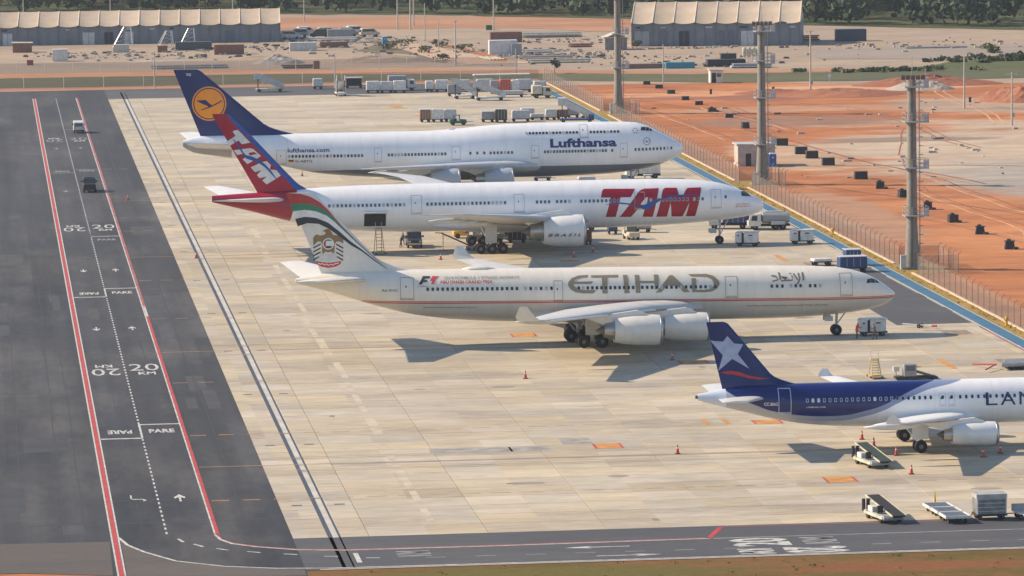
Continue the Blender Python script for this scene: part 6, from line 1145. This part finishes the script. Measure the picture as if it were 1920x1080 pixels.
# yard: containers, cabins, stacks
def container(label, loc, w, h, d, m_, rz=0.0, nm='site_container', roofm=None):
    t = thing(nm, label, 'container', loc, rz); o = MB().box((0, 0, h/2), (w, d, h)).build('shell', m_, t)
    n = max(3, int(w/.8))
    for k in range(n+1): MB().box((-w/2+w*k/n, -d/2, h/2), (.12, .10, h*.96)).build('rib', m_, o)
    MB().box((0, 0, h+.04), (w+.1, d+.1, .08)).build('roof', roofm or m_, t)
    return t
Y0 = -.14
for a in [('white container on the left of the yard', (17.0, 1045, Y0), 3.2, 2.6, 2.4, cm('container_white', (.58, .56, .52), .6)), ('pale grey container before the long warehouse', (31.4, 1076, Y0), 3.5, 1.7, 2.2, cm('container_pale', (.45, .42, .38), .6)), ('small brown crate before the long warehouse', (40.7, 1073, Y0), 2.1, 1.4, 1.8, RUST), ('brown container in front of the long warehouse', (55.2, 1060, Y0), 6.6, 2.1, 2.4, RUST), ('white container right of the long warehouse', (72.5, 1069, Y0), 6.0, 1.8, 2.2, cm('container_offwhite', (.50, .50, .47), .6)),
          ('dark grey container in the far yard', (84.8, 1118, Y0), 6.0, 2.1, 2.4, GREYB), ('low red-brown container behind the white one', (80.4, 1080, Y0), 6.3, 1.2, 2.2, RUST), ('white cabin right of the haul track', (115.2, 1040, Y0), 6.2, 3.1, 3.0, cm('cabin_white', (.54, .56, .58), .5)), ('brown-roofed cabin behind the white one', (121.3, 1089, Y0), 7.3, 2.3, 3.0, RUST), ('small grey box at the white cabin corner', (117.9, 1037, Y0), 2.2, 2.4, 1.2, GREYB), ('small green box far behind the white cabin', (123.3, 1143.4, Y0), 1.4, 1.1, 1.0, GREENB),
          ('small dark red cube on the left of the yard', (10.2, 1032, Y0), 1.3, 1.05, 1.1, cm('maroon', (.28, .04, .05), .6)), ('dark kiosk on the fence line', (70.7, 1000, Y0), 1.2, 1.6, 1.2, RUST), ('navy container with faint lettering right of the short warehouse', (198.9, 1067, Y0), 6.9, 2.7, 2.6, cm('container_navy', (.035, .055, .085), .6)), ('teal tarpaulin stack before the short warehouse', (145.8, 978, Y0), 6.0, 1.2, 2.0, cm('teal_sheet', (.03, .22, .30), .6)), ('long brown sheet stack beside the teal one', (138.0, 980, Y0), 8.6, .9, 2.0, cm('brown_sheet', (.19, .12, .10), .7)),
          ('dark machinery block right of the teal stack', (156.2, 982, Y0), 8.0, 1.4, 3.0, DARK), ('dark cabin on top of the machinery block side', (157.2, 985, Y0), 3.2, 2.5, 2.2, BLACKB), ('dark shed under the lattice frames', (48.1, 1080, Y0), 8.2, 1.8, 3.0, cm('slate', (.06, .07, .085), .7))]: container(*a)
gtx = thing('machine_deck', 'pale slab stack in front of the dark machinery', 'slab', (160.5, 975, Y0)); MB().box((0, 0, .35), (8.6, 2.2, .3)).build('slab', LGREY, gtx); MB().box((.2, 0, .78), (8.2, 2.0, .3)).build('slab', GREYB, gtx); MB().box((0, 0, .1), (8.0, 1.8, .2)).build('bearer', CHAS, gtx)
for k in range(4):
    t = thing('silo', ('leftmost white silo behind the dark machinery', 'second white silo behind the dark machinery', 'third white silo behind the dark machinery', 'rightmost white silo behind the dark machinery')[k], 'silo', (163.0+1.0*k, 999, Y0), 0, 'white silos'); MB().lathe([(.8, .12), (1.2, .45), (2.7, .45), (2.95, .15)], 'z', n=12).build('drum', CREAMB, t, True, 40)
    for q in range(3): MB().cyl((.35*math.cos(q*2.1), .35*math.sin(q*2.1), 0), (.35*math.cos(q*2.1), .35*math.sin(q*2.1), 1.3), .05, n=5).build('leg', LGREY, t)
t = hut('open-sided shed with pale roof at the left edge of the yard', (9.0, 1083, Y0), 0, 4.4, 3.0, 2.1, RUST, CREAMB, False, 'open_shed'); t = hut('gabled shed left of the short warehouse', (141.9, 1051, Y0), 0, 5.0, 4.5, 2.7, cm('shed_wall', (.20, .18, .17), .8), CREAMB, False, 'gabled_shed')
MB().prism([(-2.7, 2.75), (0, 3.9), (2.7, 2.75), (2.5, 2.75), (0, 3.7), (-2.5, 2.75)], -2.5, 2.5).build('gable_roof', CREAMB, t); MB().prism([(-2.45, 2.7), (0, 3.65), (2.45, 2.7)], -2.2, -2.1).build('gable_wall', MATS['shed_wall'], t)
def pipes(label, loc, L, n, rows, rz=0.0, m_=None):
    t = thing('pipe_stack', label, 'pipe stack', loc, rz)
    for r in range(rows):
        for k in range(n): MB().cyl((-L/2+random.uniform(-.4, .4), k*.75-r*.2, .25+.42*r), (L/2+random.uniform(-.4, .4), k*.75-r*.2, .25+.42*r), .17, n=7).build('pipe', m_ or random.choice((LGREY, GREYB, CREAMB, RUST)), t, True, 50)
    for s in (-.35, .35): MB().box((L*s, n*.35, .05), (.2, n*.8, .1)).build('bearer', CHAS, t)
    return t
for a in [('rack of long pipes right of the white cabin, nearest', (123.6, 1004, Y0), 13, 4, 2), ('rack of long pipes behind the nearest rack', (122.5, 1018, Y0), 11, 4, 2), ('rack of pipes beside the white cabin', (123.5, 1043, Y0), 6, 3, 2), ('far rack of pipes before the short warehouse', (134.0, 1105, Y0), 14, 3, 3), ('pipe stack beside the gabled shed', (135.5, 1062, Y0), 5, 3, 2, 0, RUST), ('pale pipe stack left of the white cabin on the slope', (112.4, 1022, Y0), 9, 5, 1, RAD(100), CREAMB), ('dark pipe stack left of the kiosk on the fence line', (66.6, 1001.5, Y0), 6.5, 2, 2, 0, DARK), ('pipe stack far right of the long warehouse', (92.5, 1096, Y0), 10, 3, 1), ('pipe stack under the navy container', (190, 1072, Y0), 5, 2, 3, 0, RUST), ('long pipes lying along the fence on the left', (44, 1008, Y0), 16, 2, 2, 0, GREYB), ('pipe stack at the left end of the far red strip', (82, 1108, Y0), 12, 3, 2, 0, LGREY), ('low pale pipes behind the teal stack', (140, 990, Y0), 12, 2, 1, 0, LGREY), ('low pipes on the grey yard at the right', (212, 1032, Y0), 14, 2, 1, 0, GREYB)]: pipes(*a)
def lattice(label, loc, rz, w, h):
    t = thing('lattice_frame', label, 'steel frame', loc, rz); m_ = ALU
    P4 = [(-w*.5, 0), (w*.5, 0), (w*.5, 2), (-w*.5, 2)]
    for i, (x, y) in enumerate(P4): MB().cyl((x, y, 0), (x*.35+w*.25, y*.5+.5, h), .1, n=5).build('post', m_, t)
    for k in range(4):
        z0, z1 = h*k/4, h*(k+1)/4; f = lambda s, z: s*w*.5*(1-.65*z/h)+w*.25*z/h
        MB().cyl((f(-1, z0), 0, z0), (f(1, z1), .2, z1), .07, n=5).build('brace', m_, t); MB().cyl((f(-1, z1), .2, z1), (f(1, z1), .2, z1), .07, n=5).build('brace', m_, t)
    return t
lattice('grey lattice frame before the long warehouse, left', (32.5, 1098, Y0), 0, 4.5, 4.6); lattice('leaning lattice frame before the long warehouse, middle', (42.5, 1096, Y0), .2, 3.5, 3.6); lattice('leaning lattice frame before the long warehouse, right', (47.5, 1098, Y0), -.1, 3.5, 4.0)
CL = [CREAMB, WB_, LGREY, GREYB, RUST, BLUEB, REDB]
# parked cars and scattered rubble far off
pos = [(73+2.4*k, 1118+((k*7) % 5)*4) for k in range(9)]
for k, (x, y) in enumerate(pos):
    t = van(('%s car %s in the far car row right of the long warehouse' % (('white', 'silver', 'white', 'dark', 'pale', 'white', 'grey', 'white', 'pale')[k], ('at the left end', 'second from the left', 'third from the left', 'fourth from the left', 'in the middle', 'sixth from the left', 'third from the right', 'second from the right', 'at the right end')[k])), (x, y, Y0), random.choice((0, .2, 3.1)), (WB_, LGREY, WB_, BLACKB, CREAMB, WB_, GREYB, WB_, CREAMB)[k], 'car', 'far_car'); t['group'] = 'cars parked in the far yard'
rubs = [MB(), MB(), MB()]; rnd = random.Random(5)
for (cx, cy, rx, ry, n) in ((60, 1085, 14, 6, 60), (86, 1098, 10, 10, 90), (20, 1060, 14, 12, 40), (128, 1025, 10, 14, 70), (158, 1050, 10, 3, 50), (42, 1050, 18, 8, 50), (75, 1078, 8, 4, 40), (118, 1050, 14, 8, 60), (152, 1018, 12, 10, 20), (215, 1050, 25, 15, 40), (168, 840, 40, 30, 40), (40, 1070, 30, 12, 120), (85, 1110, 16, 8, 120), (126, 1030, 14, 14, 120), (105, 1060, 25, 20, 80), (150, 985, 16, 6, 60), (150, 1000, 25, 14, 60), (135, 1090, 16, 10, 70), (200, 1040, 25, 20, 60), (150, 740, 30, 60, 60)):
    for _ in range(n):
        s = rnd.uniform(.15, .8); rubs[rnd.randrange(3)].box((cx+rnd.gauss(0, rx*.6), cy+rnd.gauss(0, ry*.6), Y0+s*.2), (s*rnd.uniform(.6, 2.4), s*rnd.uniform(.6, 1.6), s*.7), None, rnd.uniform(.5, 1))
for rb, (nm_, c_, l_) in zip(rubs, (('rubble', (.33, .29, .25), 'grey rubble scattered about the yard'), ('scrap_boards', (.42, .37, .30), 'pale boards and scrap scattered about the yard'), ('dark_debris', (.10, .09, .085), 'dark debris scattered about the yard'))): tag(rb.build(nm_, mat(nm_, c_, .85, var=.35, scale=.3)), l_, 'rubble', None, 'stuff')

# warehouses with tensioned roofs
ROOFM = cm('roof_membrane', (.47, .375, .275), .75, var=.10, scale=.35); RIBM = cm('roof_rib', (.60, .51, .40), .7); WALLM = cm('blue_grey_shade_cladding', (.16, .18, .21), .6, var=.10, scale=.4); GABM = cm('gable_sunlit_cladding', (.50, .40, .30), .75)  # shade put into the walls' blue-grey, sunlight into the gable's beige
_nt = ROOFM.node_tree; _oi = nd(_nt, 'ShaderNodeObjectInfo'); _b = _nt.nodes['Principled BSDF']; _src = _b.inputs['Base Color'].links[0].from_socket
_h = nd(_nt, 'ShaderNodeHueSaturation'); _m = nd(_nt, 'ShaderNodeMapRange'); _m.inputs['To Min'].default_value = .80; _m.inputs['To Max'].default_value = 1.10; _nt.links.new(_oi.outputs['Random'], _m.inputs['Value']); _nt.links.new(_m.outputs[0], _h.inputs['Value']); _nt.links.new(_src, _h.inputs['Color']); _nt.links.new(_h.outputs[0], _b.inputs['Base Color'])
def warehouse(label, p0, p1, eave, ridge, depth, bays, gable=None):
    dx, dy = p1[0]-p0[0], p1[1]-p0[1]; L = math.hypot(dx, dy); t = thing('warehouse', label, 'building', (p0[0], p0[1], -.14), math.atan2(dy, dx))
    w = MB().box((L/2, depth, eave/2), (L, depth*2-.2, eave)).build('wall', WALLM, t)
    for k in range(bays*2+1): MB().box((L*k/(bays*2), -.02, eave/2), (.10, .22, eave)).build('wall_rib', WALLM, w)
    rq = random.Random(bays)
    for k in range(bays):
        xx = L*(k+.5)/bays
        if rq.random() < .45: MB().box((xx, -.06, eave*.33), (L/bays*rq.uniform(.4, .7), .1, eave*.66)).build('loading_door', rq.choice((DARK, GREYB, LGREY, cm('door_blue_grey', (.10, .12, .15), .6))), t)
        if rq.random() < .5: MB().box((xx+rq.uniform(-1, 1), -.06, eave*.82), (rq.uniform(.8, 2.0), .1, .35)).build('wall_vent', rq.choice((DARK, LGREY)), t)
    g = gable or WALLM
    for x in (0.05, L-.05): MB().add([(x, .1, eave), (x, depth*2-.1, eave), (x, depth, ridge)], [(0, 1, 2)]).build('gable', g, t)
    if gable: MB().add([(-.03, .1, 0), (-.03, depth*2-.1, 0), (-.03, depth*2-.1, eave), (-.03, .1, eave)], [(0, 1, 2, 3)]).build('end_wall', gable, t); MB().box((-.1, depth, 1.7), (.12, 5.0, 3.4)).build('end_door', DARK, t)
    b = L/bays; n = 8; V = []
    for s in (0, 1):
        V = []; F = []
        for j in range(7):
            v = j/6
            for i in range(n+1):
                u = i/n; sag = .34*(4*u*(1-u))*(1-v*.75); y = -.5+(depth+.5)*v if s == 0 else 2*depth+.5-(depth+.5)*v
                V.append((b*u, y, eave-.05+(ridge-eave)*v-sag+.25))
        F = [(j*(n+1)+i, j*(n+1)+i+1, (j+1)*(n+1)+i+1, (j+1)*(n+1)+i) for j in range(6) for i in range(n)]
        mb = MB().add(V, F); me = mb.mesh('roof_panel', ROOFM, True)
        for k in range(bays): put('roof_panel', me, t, (b*k, 0, 0))
    for k in range(bays+1):
        MB().cyl((b*k, -.5, eave+.22), (b*k, depth, ridge+.22), .11, n=5).build('roof_rib', RIBM, t)
    return t
warehouse('long warehouse with shaded blue-grey wall and scalloped beige roof on the left', (-6, 1112), (69.9, 1108), 4.3, 7.2, 11, 16); w2 = warehouse('shorter warehouse with shaded blue-grey wall and scalloped beige roof on the right', (147.2, 1061.5), (184.8, 1053.5), 5.2, 9.4, 11, 8, GABM)

# trees beyond
def leafmat(name, a, b):
    m = bpy.data.materials.new(name); m.use_nodes = True; nt = m.node_tree; p = nt.nodes['Principled BSDF']; p.inputs['Roughness'].default_value = .7; p.inputs['Specular IOR Level'].default_value = .2
    g = nd(nt, 'ShaderNodeNewGeometry'); n = nd(nt, 'ShaderNodeTexNoise'); n.inputs['Scale'].default_value = .16; n.inputs['Detail'].default_value = 4; nt.links.new(g.outputs['Position'], n.inputs['Vector'])
    r = nd(nt, 'ShaderNodeValToRGB'); r.color_ramp.elements[0].position = .36; r.color_ramp.elements[1].position = .66; r.color_ramp.elements[0].color = (*a, 1); r.color_ramp.elements[1].color = (*b, 1)
    nt.links.new(n.outputs['Fac'], r.inputs[0]); nt.links.new(r.outputs[0], p.inputs['Base Color']); MATS[name] = m; return m
LEAF = leafmat('leaves', (.028, .048, .030), (.062, .088, .042)); BUSH = leafmat('bush_leaves', (.055, .072, .034), (.10, .115, .055)); BARK = cm('bark', (.12, .09, .07), .9)
def leaf_cloud(mb, rnd, c, rx, ry, rz, n, s):
    lobes = [(rnd.gauss(0, .38)*rx, rnd.gauss(0, .38)*ry, rnd.uniform(-.3, .55)*rz, rnd.uniform(.35, .65)) for _ in range(6)]
    for _ in range(n):
        lx, ly, lz, lr = rnd.choice(lobes); d = Vector((rnd.gauss(0, 1), rnd.gauss(0, 1), rnd.gauss(0, 1))).normalized(); q = rnd.uniform(.75, 1.0)*lr
        p = Vector((c[0]+lx+d.x*q*rx, c[1]+ly+d.y*q*ry, c[2]+lz+d.z*q*rz)); nn = (d+Vector((rnd.gauss(0, .5), rnd.gauss(0, .5), rnd.gauss(.3, .5)))).normalized()
        u = nn.orthogonal().normalized(); w = nn.cross(u); a = rnd.uniform(0, 6.3); u, w = u*math.cos(a)+w*math.sin(a), w*math.cos(a)-u*math.sin(a); k = s*rnd.uniform(.6, 1.3)
        mb.add([p-u*k-w*k*.6, p+u*k-w*k*.5, p+u*k*.7+w*k*.7, p-u*k*.8+w*k*.6], [(0, 1, 2, 3)])
def from_mb(name, mb, m_):
    me = bpy.data.meshes.new(name); me.from_pydata(mb.v, [], mb.f); me.update(); me.materials.append(m_); return put(name, me)
rnd = random.Random(11); front = pchip([(-60, 1295), (4.8, 1276), (116, 1229), (163, 1190), (200, 1146), (247, 1108), (300, 1070), (420, 1010)])
wood = MB()
for k in range(760):
    x = rnd.uniform(-40, 330); dpt = rnd.uniform(0, 1)**1.3*130; y = front(x)+dpt+rnd.uniform(-3, 3); h = rnd.uniform(4.5, 9) if dpt < 18 else rnd.uniform(7, 13)
    r = h*rnd.uniform(.42, .62); leaf_cloud(wood, rnd, (x, y, h*.52), r, r, h*.62, 70, .75)
tag(from_mb('woodland', wood, LEAF), 'dark green wood along the top of the picture', 'wood', None, 'stuff')
fl_ = struct(patch('wood_floor', [(-60, 1288), (4.8, 1270), (116, 1222), (163, 1183), (200, 1139), (247, 1100), (300, 1062), (420, 1000), (700, 1000), (700, 2500), (-400, 2500), (-400, 1300)], -.06, ground_mat('wood_floor', [(.06, .075, .035), (.08, .09, .04), (.11, .10, .05)], [.05, .2, .8], bump=.5, spec=.1), None, 3.0))
grn = MB()
for (cx, cy, rx, ry, n, h) in ((240, 985, 36, 12, 150, .7), (190, 955, 16, 5, 25, .45), (262, 1010, 30, 20, 120, 1.3)):
    for _ in range(n): leaf_cloud(grn, rnd, (cx+rnd.gauss(0, rx*.5), cy+rnd.gauss(0, ry*.45), h*.35), 1.6, 1.6, h*.6, 26, .5)
tag(from_mb('scrub', grn, BUSH), 'low green scrub on the right beyond the soil', 'scrub', None, 'stuff')
struct(patch('meadow', [(176, 960), (196, 968), (225, 1006), (330, 1010), (330, 948), (212, 947)], -.10, ground_mat('meadow_grass', [(.075, .10, .04), (.10, .115, .05), (.14, .12, .06)], [.05, .2, .9], bump=.5, spec=.1), None, 3.0)); struct(patch('far_meadow', [(190, 1185), (212, 1200), (300, 1150), (300, 1105), (219, 1132), (204, 1140)], -.04, MATS['meadow_grass'], None, 3.0))
def bush(label, loc, r, h, seed, nm='shrub'):
    t = thing(nm, label, 'shrub', loc); rr = random.Random(seed); mb = MB(); leaf_cloud(mb, rr, (0, 0, h*.55), r, r, h*.5, 160, .22); me = bpy.data.meshes.new('foliage'); me.from_pydata(mb.v, [], mb.f); me.materials.append(BUSH); put('foliage', me, t); MB().cyl((0, 0, 0), (.1, 0, h*.6), .08, .04, 6).build('stem', BARK, t)
for k, (x, y, r, h, l) in enumerate(((96, 1072, 3.2, 2.0, 'green shrub on the bank left of the haul track head'), (98.5, 1050, 2.2, 1.6, 'shrub at the lower bank left of the haul track'), (99.8, 1020, 2.0, 1.5, 'shrub at the foot of the bank beside the pole'), (107, 1052, 2.2, 2.0, 'round shrub right of the haul track'), (104.8, 1072, 2.0, 1.8, 'shrub by the red bank right of the haul track'), (91.5, 1066, 3.0, 1.6, 'shrub on the dark bank below the blue toilet'), (147.5, 1056, 1.4, 1.6, 'shrub at the short warehouse corner'), (118, 968, 1.2, 3.0, 'thin shrub behind the fence at the far corner'))): bush(l, (x, y, Y0), r, h, k+20)
bank = struct(patch('dark_bank', [(84, 1062), (90, 1085), (95, 1100), (98, 1075), (101, 1040), (100, 1012), (97, 1016), (96, 1045)], -.075, ground_mat('bank_grass', [(.13, .12, .08), (.18, .14, .09), (.24, .16, .10)], [.1, .3, .9], bump=.5, spec=.1), None, 1.5)); patch('red_bank', [(103, 1100), (106, 1090), (114, 1030), (113, 1012), (110.5, 1014), (110, 1040)], -.06, SOIL, bank, 1.0)
tuft = MB()
for _ in range(60): leaf_cloud(tuft, rnd, (rnd.uniform(20, 90), rnd.uniform(346, 357.5), .06), .35, .3, .08, 8, .06)
for _ in range(300): leaf_cloud(tuft, rnd, (rnd.uniform(110.95, 112.1), rnd.uniform(488, 760), .12), .22, .5, .12, 5, .06)
tag(from_mb('grass_tufts', tuft, leafmat('tuft', (.12, .095, .03), (.17, .115, .04))), 'short tufts in the near grass and the verge', 'grass', None, 'stuff')

# ---------------------------------------------------------------- air
hz = MB().box((150, 1270, 31.5), (1110, 2672, 66)).build('haze', mat('haze_tmp', (.5, .5, .5)))
hz.data.materials.clear(); hm = bpy.data.materials.new('haze'); hm.use_nodes = True; nt = hm.node_tree; nt.nodes.remove(nt.nodes['Principled BSDF'])
pv = nd(nt, 'ShaderNodeVolumePrincipled'); pv.inputs['Color'].default_value = (.78, .86, .97, 1); pv.inputs['Density'].default_value = .00006; pv.inputs['Anisotropy'].default_value = .2
nt.links.new(pv.outputs[0], nt.nodes['Material Output'].inputs['Volume']); hz.data.materials.append(hm); tag(hz, 'thin pale haze in the air', 'haze', None, 'stuff')
